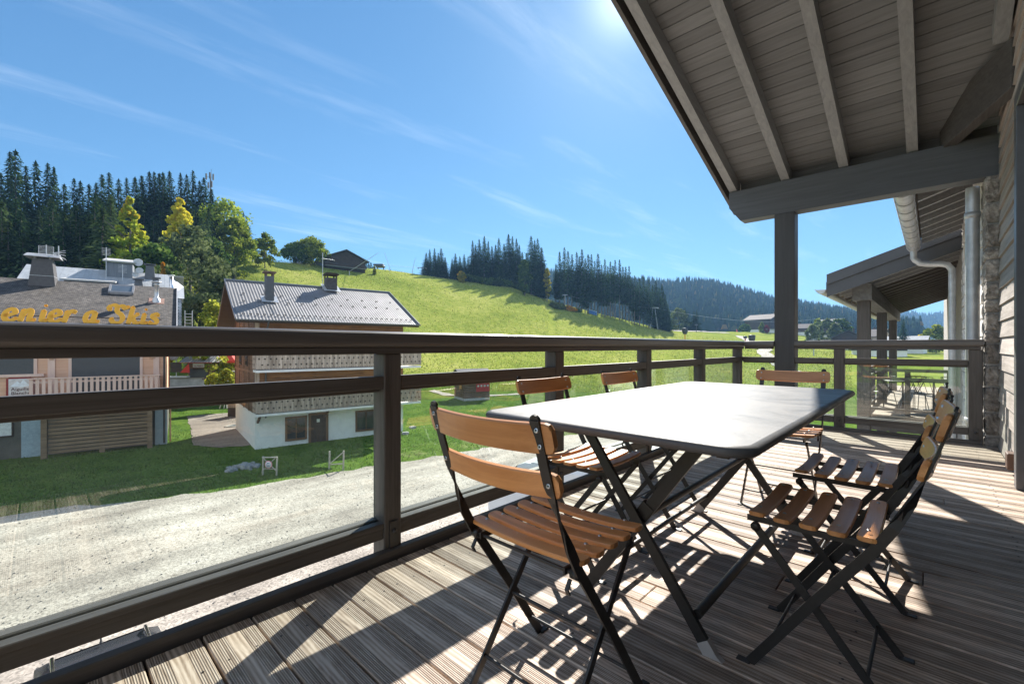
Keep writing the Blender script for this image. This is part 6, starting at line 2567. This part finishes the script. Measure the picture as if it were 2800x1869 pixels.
# antenna mast in the wood
x, y = xy(575, 118)
z = ground(x, y)
t = thing('antenna_mast', 'mobile phone antenna mast rising out of the dark spruces', 'antenna mast', (x, y, z), TH)
zt = at(575, 476, 118).z-z
m = MB()
m.tube([(0, 0, 0), (0, 0, zt)], .14, 6)
m.tube([(.25, 0, zt-5), (.25, 0, zt+1.3)], .04, 4)
m.build('mast', LIFTD, t)
for k, (dx, dz) in enumerate(((-.95, -.2), (0, .1), (.9, -.35), (.5, -2.2), (-.4, -2.5))):
    m = MB()
    m.box((dx-.16, -.3, zt+dz-1.3), (dx+.16, -.1, zt+dz+.3))
    m.beam((dx, -.1, zt+dz-.5), (0, 0, zt+dz-.5), .06, .06)
    m.build('antenna_panel', LIFTD, t)

# snow guns
YEL = paint('safety yellow', (.75, .42, .02), .5)
for u, d, lb in ((1873, 196, 'yellow legged snow gun with black cover near the spruce shadow'), (2056, 172, 'yellow legged snow gun with black cover beside the gravel track')):
    p = ground_at(u, d, -.1)
    t = thing('snow_gun', lb, 'snow gun', p, TH)
    m = MB()
    m.tube([(0, 0, 0), (.05, 0, 2.6)], [.36, .3], 8)
    m.build('stand', YEL, t)
    m = MB()
    m.lathe([(0, 2.3), (.8, 2.4), (1.15, 3.3), (1.25, 4.7), (1.1, 5.0), (0, 5.1)], 12)
    m.build('cover', BLACK, t)
p = ground_at(2038, 210, 0)
t = thing('snow_gun', 'small rust red snow gun between the meadow track and the village', 'snow gun', p, TH)
m = MB(); m.tube([(0, 0, 0), (0, 0, 1.7)], .28, 8); m.build('stand', paint('rust red', (.35, .06, .035), .6), t)
m = MB(); m.lathe([(0, 1.6), (.7, 1.7), (.95, 2.6), (0, 2.9)], 10); m.build('cover', BLACK, t)

# blue crash mats before the spruces
BLUE = paint('blue vinyl', (.02, .13, .42), .5)
for i, (u, w_, h) in enumerate(((1608, .75, 1.9), (1613.2, .85, 1.45), (1618.4, .8, 1.6), (1623.8, .85, 1.55), (1629.5, .7, 1.5))):
    p = ground_at(u, 203, .1)
    t = thing('crash_mat', ['tallest blue crash mat, leftmost of the row before the spruces', 'second blue crash mat from the left before the spruces', 'middle blue crash mat of the row before the spruces', 'fourth blue crash mat from the left before the spruces', 'rightmost blue crash mat of the row before the spruces'][i], 'crash mat', p, TH, 'blue crash mats before the spruces')
    m = MB()
    m.box((-w_/2, -.5, -.3), (w_/2, .5, h), .12)
    m.build('body', BLUE, t)
    m = MB()
    m.box((-w_/2-.02, -.52, h-.25), (w_/2+.02, .52, h+.04), .05)
    m.build('top_band', paint('pale blue vinyl', (.35, .50, .65), .5) if 'pale blue vinyl' not in MATS else MATS['pale blue vinyl'], t)

# dark scrub along the brow
for i, (u, v, d, w_) in enumerate(((1512, 0, 187, 2.2), (1522, 0, 189, 2.4), (1533, 0, 191, 2.2), (1553, 0, 194, 2.0), (1566, 0, 196, 1.8), (1580, 0, 198, 1.6))):
    p = ground_at(u, d, -.2)
    plant_tree('brow_shrub', ['scrub bush closest to the left spruce clump on the brow', 'second scrub bush right of the left spruce clump', 'third scrub bush left of the grey lift pylon', 'brown scrub bush just right of the grey lift pylon', 'fifth low scrub bush along the brow', 'lowest scrub bush at the end of the brow row'][i], 'shrub', 'scrub along the brow',
               broadleaf(400+i, 2.3 if i < 4 else 1.6, w_, 900, .02, 0, .22), None, LEAF['pale' if i < 3 else 'orange'] if i != 5 else LEAF['green'], BARK, p, 1.0, i)

# logs and a banner
for u, d, L, lb in ((1756, 150, 5, 'grey fallen log lying on the meadow below the spruce belt'), (1905, 158, 7, 'pile of dark timber lying on the meadow right of the snow gun')):
    p = ground_at(u, d, .1)
    t = thing('log', lb, 'log', p, TH+.2)
    for k in range(1 if L == 5 else 3):
        m = MB()
        m.tube([(-L/2+k*.5, k*.4, .15), (L/2-k*.8, k*.4-.3, .1+k*.12)], .22, 8)
        m.build('trunk', GREYWOOD if k == 0 else DARKWOOD, t)
p = ground_at(2013, 300, 0)
t = thing('banner', 'tall pink feather banner in front of the white roof', 'banner', p, TH)
m = MB(); m.tube([(0, 0, 0), (0, 0, 3.9)], .05, 5); m.build('pole', LIFT, t)
m = MB(); m.prism([(.05, .5), (.95, .7), (.9, 3.0), (.5, 3.8), (.05, 3.9)], .03, Matrix(((1, 0, 0, 0), (0, 0, -1, 0), (0, 1, 0, 0), (0, 0, 0, 1)))); m.build('flag', paint('pink cloth', (.75, .12, .20), .8), t)

# tracks worn into the meadow
TRACK = gravelmat('stony track', (.26, .24, .20), (.36, .33, .28), (.46, .42, .36))


def track(pts, wd, label, name='track', dz=.16):
    P_ = [Vector((*xy(u, d), 0)) for u, d in pts]
    L, Rr = [], []
    r = random.Random(len(pts))
    dense = []
    for a, b in zip(P_, P_[1:]):
        for k in range(8):
            dense.append(a.lerp(b, k/8))
    dense.append(P_[-1])
    for i, p in enumerate(dense):
        tg = (dense[min(i+1, len(dense)-1)]-dense[max(0, i-1)]).normalized()
        nm = Vector((-tg.y, tg.x, 0))
        w_ = wd*r.uniform(.7, 1.2)
        for s_ in (-1, 1):
            q = p+nm*s_*w_/2
            (L if s_ < 0 else Rr).append((q.x, q.y, ground(q.x, q.y)+dz))
    vs = L+Rr
    n = len(L)
    fs = [(i, i+1, n+i+1, n+i) for i in range(n-1)]
    o = link_mesh(name, np_mesh(name, vs, fs), TRACK)
    setup(o, label, kind='structure')


track([(2175, 95), (2130, 118), (2085, 150), (2098, 172), (2060, 205), (2020, 245)], 4.0, 'grey gravel track winding over the far meadow')
track([(1838, 230), (1870, 236), (1920, 250), (1990, 262)], 3.2, 'pale worn track below the lone spruces')
track([(1180, 62), (1230, 60), (1340, 60), (1420, 62)], 1.3, 'faint gravel path crossing the lawn behind the hut', dz=.07)

# ---------------------------------------------------------------- things on the lawn
RAWWOOD = wood('weathered round timber', (.34, .31, .27), (.52, .48, .43), axis=2, fine=6, rough=.8, bump=.3)


def grd(u, v):
    d = 6.7*FPX/(v-HY)
    x, y = xy(u, d)
    return Vector((x, y, ground(x, y)))


p = grd(737, 1299)
t = thing('no_parking_frame', 'wooden frame with crossed bars and a round pink and blue sign on the lawn', 'sign', p, TH-.1)
for x in (-.38, .38):
    m = MB(); m.tube([(x, 0, -.2), (x+.03, 0, .98)], .045, 8); m.build('post', RAWWOOD, t)
for z in (.32, .92):
    m = MB(); m.tube([(-.40, 0, z), (.42, 0, z+.03)], .035, 8); m.build('rail', RAWWOOD, t)
for a, b in (((-.40, .18), (.40, .98)), ((-.38, .96), (.40, .26))):
    m = MB(); m.tube([(a[0], -.05, a[1]), (b[0], -.05, b[1])], .024, 6); m.build('brace', RAWWOOD, t)
m = MB(); m.lathe([(0, 0), (.20, 0), (.20, .02), (0, .02)], 28, Matrix(((1, 0, 0, 0), (0, 0, -1, -.08), (0, 1, 0, .58), (0, 0, 0, 1)))); s_ = m.build('sign_disc', paint('pink enamel', (.75, .28, .36), .4), t)
m = MB(); m.lathe([(0, 0), (.165, 0), (.165, .004), (0, .004)], 28, Matrix(((1, 0, 0, 0), (0, 0, -1, -.101), (0, 1, 0, .58), (0, 0, 0, 1)))); m.build('white_field', WHITE, s_)
m = MB()
for z, hw in ((.66, .08), (.585, .13), (.50, .09)):
    m.box((-hw, -.108, z-.016), (hw, -.1055, z+.016))
m.build('blue_text_bars', paint('navy enamel', (.05, .05, .28), .4), s_)

p = grd(919, 1284)
t = thing('wooden_frame', 'bare wooden frame with one diagonal bar on the sunlit lawn edge', 'frame', p, TH-.1)
for x, h in ((-.40, 1.0), (.40, 1.05)):
    m = MB(); m.tube([(x, 0, -.2), (x+.03, 0, h)], .048, 8); m.build('post', RAWWOOD, t)
m = MB(); m.tube([(-.38, -.04, .30), (.42, -.04, .98)], .03, 6); m.build('brace', RAWWOOD, t)
m = MB(); m.tube([(-.40, 0, .28), (.40, 0, .34)], .035, 6); m.build('rail', RAWWOOD, t)

p = grd(668, 1278)
t = thing('stone_heap', 'small heap of pale stones lying on the shaded lawn', 'stones', p, TH)
r = random.Random(8)
m = MB()
for i in range(46):
    x, y = r.gauss(0, .30), r.gauss(0, .22)
    s_ = r.uniform(.06, .14)
    rough_stone(m, (x-s_, y-s_*.8, -.03), (x+s_, y+s_*.8, s_*1.1+.12*max(0, 1-abs(x)*2)), r, .02, 1)
m.build('stones', paint('pale limestone', (.34, .34, .35), .9, .2, 6, .3), t)
for i, (u, v) in enumerate(((1128, 1170), (1108, 1186), (632, 1288))):
    p = grd(u, v)
    t = thing('field_stone', ['pale flat stone on the sunny lawn right of the chalet', 'smaller pale stone on the sunny lawn nearer to the lane', 'single pale stone left of the stone heap'][i], 'stone', p, i)
    m = MB(); rough_stone(m, (-.25, -.2, -.1), (.25, .2, .16), r, .04, 2); m.build('stone', MATS['pale limestone'], t)

# hut with a red picture board
p = grd(1290, 1091)
t = thing('ticket_hut', 'small brown wooden hut with a red picture board on the lawn', 'hut', p, TH+R(28))
HW = paint('hut timber', (.15, .10, .07), .8, .25, 2)
m = MB(); m.box((-1.7, -1.7, .0), (1.7, 1.7, .28)); m.build('skid', paint('pale concrete sill', (.42, .46, .47), .8), t)
m = MB(); m.box((-1.65, -1.65, .281), (1.65, 1.65, 2.7)); m.build('wall', HW, t)
m = MB()
for k in range(8):
    m.box((-1.72, -1.72, .34+k*.29), (1.72, 1.72, .34+k*.29+.27), .05)
m.build('log_courses', HW, t)
m = MB()
m.add([(-2.2, -2.3, 2.75), (2.2, -2.3, 2.75), (2.2, 0, 3.7), (-2.2, 0, 3.7), (-2.2, 2.3, 2.75), (2.2, 2.3, 2.75), (-2.2, -2.3, 2.86), (2.2, -2.3, 2.86), (2.2, 0, 3.82), (-2.2, 0, 3.82), (-2.2, 2.3, 2.86), (2.2, 2.3, 2.86)],
      [(0, 3, 2, 1), (3, 4, 5, 2), (6, 7, 8, 9), (9, 8, 11, 10), (0, 1, 7, 6), (4, 10, 11, 5), (1, 2, 8, 7), (2, 5, 11, 8), (0, 6, 9, 3), (3, 9, 10, 4)])
m.build('roof', MATS['slate roof'], t)
m = MB(); m.box((-.15+.0, -1.721, 1.05), (1.68, -1.75, 2.6)); s_ = m.build('picture_board', paint('red board', (.42, .04, .045), .6, .2, 8), t)
for k in range(4):
    m = MB(); m.lathe([(0, 0), (.14, 0), (.14, .006), (0, .006)], 7, Matrix(((1, 0, 0, .12+k*.43), (0, 0, -1, -1.751), (0, 1, 0, 1.75), (0, 0, 0, 1)))); m.build('pictogram', paint('pale pictogram', (.55, .62, .62), .6) if 'pale pictogram' not in MATS else MATS['pale pictogram'], s_)
m = MB(); m.box((-1.73, -.9, 1.4), (-1.76, -.2, 2.3)); m.build('notice_board', paint('amber board', (.55, .28, .10), .6), t)

# ---------------------------------------------------------------- yard between the chalets
def yard_xy(u, d):
    return Vector((*xy(u, d), ZG))


a, b = xy(420, 49), xy(690, 52)
t = thing('retaining_wall', 'long pale rendered retaining wall behind the yard', 'wall', ((a[0]+b[0])/2, (a[1]+b[1])/2, ZG))
ang = math.atan2(b[1]-a[1], b[0]-a[0])
t.rotation_euler = (0, 0, ang)
m = MB(); m.box((-7.5, 0, -.5), (6.5, .35, 3.05)); m.build('wall', paint('blotchy pale render', (.50, .49, .52), .9, .25, 1.5, .2), t)
m = MB(); m.box((-7.5, -.05, 3.051), (6.5, .45, 3.16)); m.build('coping', MORTAR, t)
m = MB(); m.box((-7.5, .35, -.5), (6.5, 9, 2.9)); m.build('terrace_fill', BROWNGRAVEL, t)
for x, z in ((-5.2, 1.2), (-1.2, 1.4)):
    pass
WT = Matrix.Translation(t.location) @ Rz(ang)
zt_ = ZG+3.05

# open kiosk
x, y = xy(553, 51)
t = thing('ticket_kiosk', 'small wooden kiosk with ribbed grey roof and open sign', 'kiosk', (x, y, zt_-.15), TH+R(4))
KW = wood('kiosk timber', (.20, .12, .07), (.34, .21, .12), axis=0, fine=5, rough=.7, bump=.2)
m = MB(); m.box((-1.15, -.6, 0), (1.15, .8, 2.0)); m.build('wall', KW, t)
m = MB(); m.box((-1.0, -.601, .3), (1.0, -.65, 1.25)); m.build('shutter', SHUTTER, t)
m = MB(); m.box((-.62, -.651, 1.12), (.62, -.70, 1.30)); m.build('ledge', DARKWOOD, t)
m = MB()
m.add([(-1.75, -1.25, 2.0), (1.75, -1.25, 2.0), (1.6, .2, 2.75), (-1.6, .2, 2.75), (-1.6, 1.3, 2.0), (1.6, 1.3, 2.0)], [(0, 1, 2, 3), (3, 2, 5, 4), (0, 3, 4), (1, 5, 2)])
m.build('roof', paint('grey ribbed roof', (.36, .36, .37), .5), t)
m = MB()
for k in range(12):
    xx = -1.72+k*3.44/11
    m.beam((xx, -1.26, 2.03), (xx*.92, .2, 2.78), .05, .05)
m.build('roof_ribs', paint('dark ribs', (.12, .12, .13), .5), t)
m = MB(); m.box((-1.74, -1.27, 1.93), (1.74, -1.22, 1.99)); m.build('fascia', paint('red fascia', (.42, .05, .03), .5), t)
m = MB()
m.prism(round_rect(-.62, 1.42, .62, 1.88, .08), .03, Matrix(((1, 0, 0, 0), (0, 0, -1, -.66), (0, 1, 0, 0), (0, 0, 0, 1))))
s_ = m.build('open_sign', WHITE, t)
PX_ = Matrix(((1, 0, 0, 0), (0, 0, -1, -.693), (0, 1, 0, 0), (0, 0, 0, 1)))
link_mesh('lettering', text_mesh('OUVERT', .26, PX_ @ Tm(0, 1.46, 0), bold=.006, extrude=.002, align='CENTER'), paint('mauve lettering', (.28, .09, .16), .6), s_)

# red canopy with green counter
x, y = xy(622, 54)
t = thing('party_tent', 'red canopy tent with scalloped valance behind the kiosk', 'tent', (x, y, zt_-.15), TH)
REDC = paint('red awning cloth', (.70, .06, .035), .8, .1, 2)
m = MB()
m.add([(-1.9, -1.6, 2.1), (1.9, -1.6, 2.1), (1.9, 1.6, 2.1), (-1.9, 1.6, 2.1), (0, 0, 3.3)], [(0, 1, 4), (1, 2, 4), (2, 3, 4), (3, 0, 4)])
m.build('canopy', REDC, t)
m = MB()
m.box((-1.9, -1.62, 1.85), (1.9, -1.6, 2.1)); m.box((-1.92, -1.6, 1.85), (-1.9, 1.6, 2.1)); m.box((1.9, -1.6, 1.85), (1.92, 1.6, 2.1))
m.build('valance', REDC, t)
for sx in (-1, 1):
    for sy in (-1, 1):
        m = MB(); m.tube([(sx*1.85, sy*1.55, 0), (sx*1.85, sy*1.55, 2.1)], .04, 6); m.build('pole', BLACK, t)
x, y = xy(618, 52.3)
t = thing('bar_counter', 'dark green bar counter with white top under the red tent', 'counter', (x, y, zt_-.15), TH)
m = MB(); m.box((-1.5, -.2, 0), (1.7, .3, .82)); m.build('front', paint('dark green cloth', (.02, .10, .08), .7), t)
m = MB(); m.box((-1.55, -.3, .821), (1.75, .4, .90)); m.build('top', WHITE, t)
r = random.Random(14)
for k in range(5):
    x, y = xy(596+k*10, 52.3)
    o = thing('bottle', ['clear bottle at the left end of the green counter', 'amber bottle second from the left on the counter', 'middle dark bottle on the counter', 'red topped bottle near the right of the counter', 'last small bottle at the right end of the counter'][k], 'bottle', (x, y, zt_-.15+.90), 0, 'bottles on the green counter')
    m = MB(); m.lathe([(0, 0), (.05, 0), (.05, .2), (.02, .27), (.02, .34), (0, .34)], 10); m.build('glass', paint('bottle glass %d' % k, ((.5, .5, .45), (.35, .15, .03), (.04, .03, .02), (.4, .08, .05), (.3, .25, .1))[k], .2), o)
# satellite dish and railing with a red cloth left of the kiosk
x, y = xy(482, 50)
t = thing('terrace_dish', 'grey satellite dish above the pale terrace left of the kiosk', 'satellite dish', (x, y, zt_-.15), TH)
m = MB(); m.tube([(0, 0, 0), (0, 0, 2.6)], .05, 6); m.build('pole', STEEL, t)
m = MB(); m.lathe([(0, 0), (.3, .05), (.55, .18), (.57, .2), (.3, .08), (0, .03)], 18, Tm(0, -.1, 2.7) @ Matrix.Rotation(R(70), 4, 'X')); m.build('bowl', paint('dish brown grey', (.28, .24, .23), .6), t)
x, y = xy(490, 49.8)
t = thing('terrace_bench', 'wooden bench screen with a red cloth on the terrace', 'bench', (x, y, zt_-.15), TH)
m = MB(); m.box((-1.0, 0, .9), (.2, .08, 2.0)); m.build('screen', DARKWOOD, t)
m = MB(); m.add([(.1, -.05, .85), (1.2, -.05, .85), (1.1, -.05, 1.9)], [(0, 1, 2)]); m.add([(.1, -.03, .85), (1.2, -.03, .85), (1.1, -.03, 1.9)], [(2, 1, 0)]); m.build('cloth', REDC, t)
m = MB(); m.box((-1.3, -.2, .35), (1.0, .3, .45)); m.build('seat', WHITE, t)
# white trestle and a slatted box by the chalet corner
x, y = xy(614, 44)
t = thing('white_trestle', 'white painted wooden trestle leaning beside the slatted box', 'trestle', (x, y, -4.55), TH)
for a_, b_ in (((-.5, 0, -.6), (.05, 0, 1.05)), ((-.2, .2, -.6), (.15, .1, 1.05)), ((.35, 0, -.6), (.1, 0, 1.0)), ((.1, .2, -.6), (.12, .1, 1.0))):
    m = MB(); m.beam(a_, b_, .05, .05); m.build('leg', WHITE, t)
m = MB(); m.beam((-.35, -.04, .72), (.5, -.04, .62), .07, .05); m.build('crossbar', WHITE, t)
x, y = xy(648, 43)
t = thing('slatted_box', 'low greyish slatted timber box leaning on the chalet gable', 'box', (x, y, -4.9), TH-.05)
m = MB()
for k in range(7):
    m.box((-.75, -.3, k*.14), (.75, .3, k*.14+.12))
m.build('slats', GREYWOOD, t)
m = MB(); m.add([(-.85, -.4, 1.0), (.85, -.4, 1.08), (.85, .4, 1.2), (-.85, .4, 1.12), (-.85, -.4, 1.05), (.85, -.4, 1.13), (.85, .4, 1.25), (-.85, .4, 1.17)], [(3, 2, 1, 0), (4, 5, 6, 7), (0, 1, 5, 4), (1, 2, 6, 5), (2, 3, 7, 6), (3, 0, 4, 7)]); m.build('lid', DARKWOOD, t)
m = MB(); m.box((-.75, -.25, -1.0), (.75, .25, -.01)); m.build('stand', DARKWOOD, t)
p = yard_xy(648, 37.5)
t = thing('floor_grate', 'square dark grate set in concrete on the yard gravel', 'grate', p, TH)
m = MB(); m.box((-.75, -.55, -.1), (.75, .55, .07)); m.build('surround', MORTAR, t)
m = MB(); m.box((-.5, -.35, .071), (.5, .35, .085)); m.build('bars', LIFTD, t)

# ---------------------------------------------------------------- vehicles and hut just below the balcony
def parked_car():
    t = thing('parked_car', 'dark estate car with chrome roof rails parked right below the balcony', 'car', (-8.95, .77, ZG+.02), R(0))
    BODY = paint('dark metallic paint', (.045, .05, .06), .25, .1, 3, 0, .3)
    # nose towards +x
    prof = [(2.15, .35), (2.2, .62), (2.05, .82), (1.1, .98), (.45, 1.42), (.0, 1.50), (-1.2, 1.50), (-1.72, 1.44), (-2.1, 1.02), (-2.2, .85), (-2.2, .4), (-2.1, .28), (2.1, .28)]
    def sect(y, k):
        return [(x*(1-.02*k), y, z if z < .9 else .9+(z-.9)*(1-.0*k)) for x, z in prof]
    m = MB()
    ys = [-.86, -.80, -.66, .66, .80, .86]
    sc = [(.0, .96), (.4, .99), (1, 1), (1, 1), (.4, .99), (.0, .96)]
    vs, fs = [], []
    n = len(prof)
    for y, (up, ln) in zip(ys, sc):
        for x, z in prof:
            zz = z if z <= .98 else .98+(z-.98)*(up*.12+.88 if up else .0)
            vs.append((x*ln, y, zz))
    for i in range(len(ys)-1):
        for k in range(n):
            fs.append((i*n+k, i*n+(k+1) % n, (i+1)*n+(k+1) % n, (i+1)*n+k))
    fs += [tuple(range(n)), tuple(range((len(ys)-1)*n, len(ys)*n))[::-1]]
    m.add(vs, fs, None, True)
    b = m.build('body', BODY, t)
    m = MB()
    m.add([(-1.76, -.60, 1.425), (-2.08, -.68, 1.06), (-2.08, .68, 1.06), (-1.76, .60, 1.425)], [(0, 1, 2, 3)])
    for v in range(1):
        pass
    m.v = [Vector((p.x-.012, p.y, p.z+.012)) for p in m.v]
    m.build('rear_window', WINDOW, t)
    m = MB()
    m.add([(1.06, -.68, 1.0), (1.06, .68, 1.0), (.47, .60, 1.41), (.47, -.60, 1.41)], [(0, 1, 2, 3)])
    m.v = [Vector((p.x+.012, p.y, p.z+.014)) for p in m.v]
    m.build('windscreen', WINDOW, t)
    for s_ in (-1, 1):
        m = MB()
        m.tube([(-1.68, s_*.60, 1.47), (-1.60, s_*.60, 1.54), (.05, s_*.60, 1.56), (.25, s_*.60, 1.49)], [.025, .03, .03, .025], 8)
        m.build('roof_rail', CHROME, t)
        for x in (-1.35, 1.35):
            m = MB()
            m.lathe([(0, -.1), (.2, -.1), (.32, -.09), (.33, 0), (.32, .09), (.2, .1), (0, .1)], 24, Matrix(((1, 0, 0, x), (0, 0, -1, s_*.80), (0, 1, 0, .33), (0, 0, 0, 1))))
            w_ = m.build('wheel', BLACK, t)
            m = MB()
            m.lathe([(0, .012), (.19, .012), (.2, 0), (0, 0)], 20, Matrix(((1, 0, 0, x), (0, 0, -s_, s_*.90), (0, 1, 0, .33), (0, 0, 0, 1))))
            m.build('rim', STEEL, w_)
    m = MB()
    m.tube([(-1.62, .0, 1.50), (-1.64, 0, 1.54), (-1.80, 0, 1.82)], [.03, .014, .006], 6)
    m.build('antenna', BLACK, t)


parked_car()


def van():
    p = Vector((-9.4, 12.95, ZG+.02))
    t = thing('white_van', 'white van with ribbed roof and red diamond badge parked below the balcony', 'van', p, R(12))
    VW = paint('white van paint', (.72, .73, .74), .3, .04, 2, 0)
    m = MB()
    # nose towards -x
    prof = [(-2.75, .4), (-2.8, .9), (-2.55, 1.15), (-1.95, 1.95), (-1.6, 2.45), (-1.3, 2.56), (2.7, 2.6), (2.8, 2.4), (2.8, .4)]
    vs, fs = [], []
    n = len(prof)
    for y, k in ((-1.0, .94), (-.92, 1), (.92, 1), (1.0, .94)):
        for x, z in prof:
            vs.append((x, y*(1 if z < 1.4 else .93), .4+(z-.4)*(k if z > 1.4 else 1)))
    for i in range(3):
        for k in range(n):
            fs.append((i*n+k, i*n+(k+1) % n, (i+1)*n+(k+1) % n, (i+1)*n+k))
    fs += [tuple(range(n)), tuple(range(3*n, 4*n))[::-1]]
    m.add(vs, fs, None, False)
    m.build('body', VW, t)
    m = MB()
    for k in range(13):
        y = -.78+k*.13
        m.beam((-1.1, y, 2.585), (2.6, y, 2.615), .05, .03)
    m.build('roof_ribs', VW, t)
    m = MB()
    m.add([(-2.50, -.86, 1.26), (-2.50, .86, 1.26), (-1.68, .80, 2.36), (-1.68, -.80, 2.36)], [(3, 2, 1, 0)])
    m.v = [Vector((q.x-.03, q.y, q.z+.02)) for q in m.v]
    m.build('windscreen', WINDOW, t)
    m = MB(); m.box((-2.8, -1.02, .25), (2.82, 1.02, .55), .04); m.build('bumper', BLACK, t)
    m = MB(); m.prism([(0, -.16), (.13, 0), (0, .16), (-.13, 0)], .012, Matrix(((1, 0, 0, -1.2), (0, 0, -1, -1.003), (0, 1, 0, 1.25), (0, 0, 0, 1)))); m.build('badge', paint('red badge', (.60, .03, .03), .4), t)
    for s_ in (-1, 1):
        for x in (-1.8, 1.7):
            m = MB()
            m.lathe([(0, -.12), (.2, -.12), (.34, -.1), (.35, 0), (.34, .1), (.2, .12), (0, .12)], 20, Matrix(((1, 0, 0, x), (0, 0, -1, s_*.92), (0, 1, 0, .35), (0, 0, 0, 1))))
            m.build('wheel', BLACK, t)


van()
p = Vector((-6.6, 17.6, ZG))
t = thing('roadside_hut', 'low hut with a pale green ribbed metal roof on the gravel', 'hut', p, R(18))
m = MB(); m.box((-2.0, -1.6, 0), (2.4, 1.6, 2.3)); m.build('wall', KW, t)
m = MB()
m.add([(-2.5, -2.2, 2.25), (2.9, -2.2, 2.25), (2.9, 0, 3.15), (-2.5, 0, 3.15), (-2.5, 2.2, 2.25), (2.9, 2.2, 2.25), (-2.5, -2.2, 2.33), (2.9, -2.2, 2.33), (2.9, 0, 3.23), (-2.5, 0, 3.23), (-2.5, 2.2, 2.33), (2.9, 2.2, 2.33)],
      [(0, 3, 2, 1), (3, 4, 5, 2), (6, 7, 8, 9), (9, 8, 11, 10), (0, 1, 7, 6), (4, 10, 11, 5), (1, 2, 8, 7), (2, 5, 11, 8), (0, 6, 9, 3), (3, 9, 10, 4)])
rf = m.build('roof', paint('pale green sheet', (.38, .45, .40), .5, .15, 2), t)
for s_ in (-1, 1):
    m = MB()
    for k in range(14):
        x = -2.48+k*.41
        m.beam((x, s_*2.2, 2.345), (x, 0, 3.245), .045, .045)
    m.build('ribs', paint('dark green rib', (.09, .12, .10), .5) if 'dark green rib' not in MATS else MATS['dark green rib'], rf)
# ---------------------------------------------------------------- valley air
def haze(density):
    m, n = newmat('valley haze')
    v = n('VolumePrincipled', {'Color': (.28, .54, .95, 1), 'Density': density, 'Anisotropy': .25})
    o = n('OutputMaterial')
    n.link(v, 0, o, 1)
    b = MB()
    b.box((-2200, -600, ZG-1.7), (2400, 2700, 260))
    ob = b.build('haze', m)
    setup(ob, 'thin blue valley haze', kind='stuff')


haze(.00021)
S.cycles.volume_bounces = 0
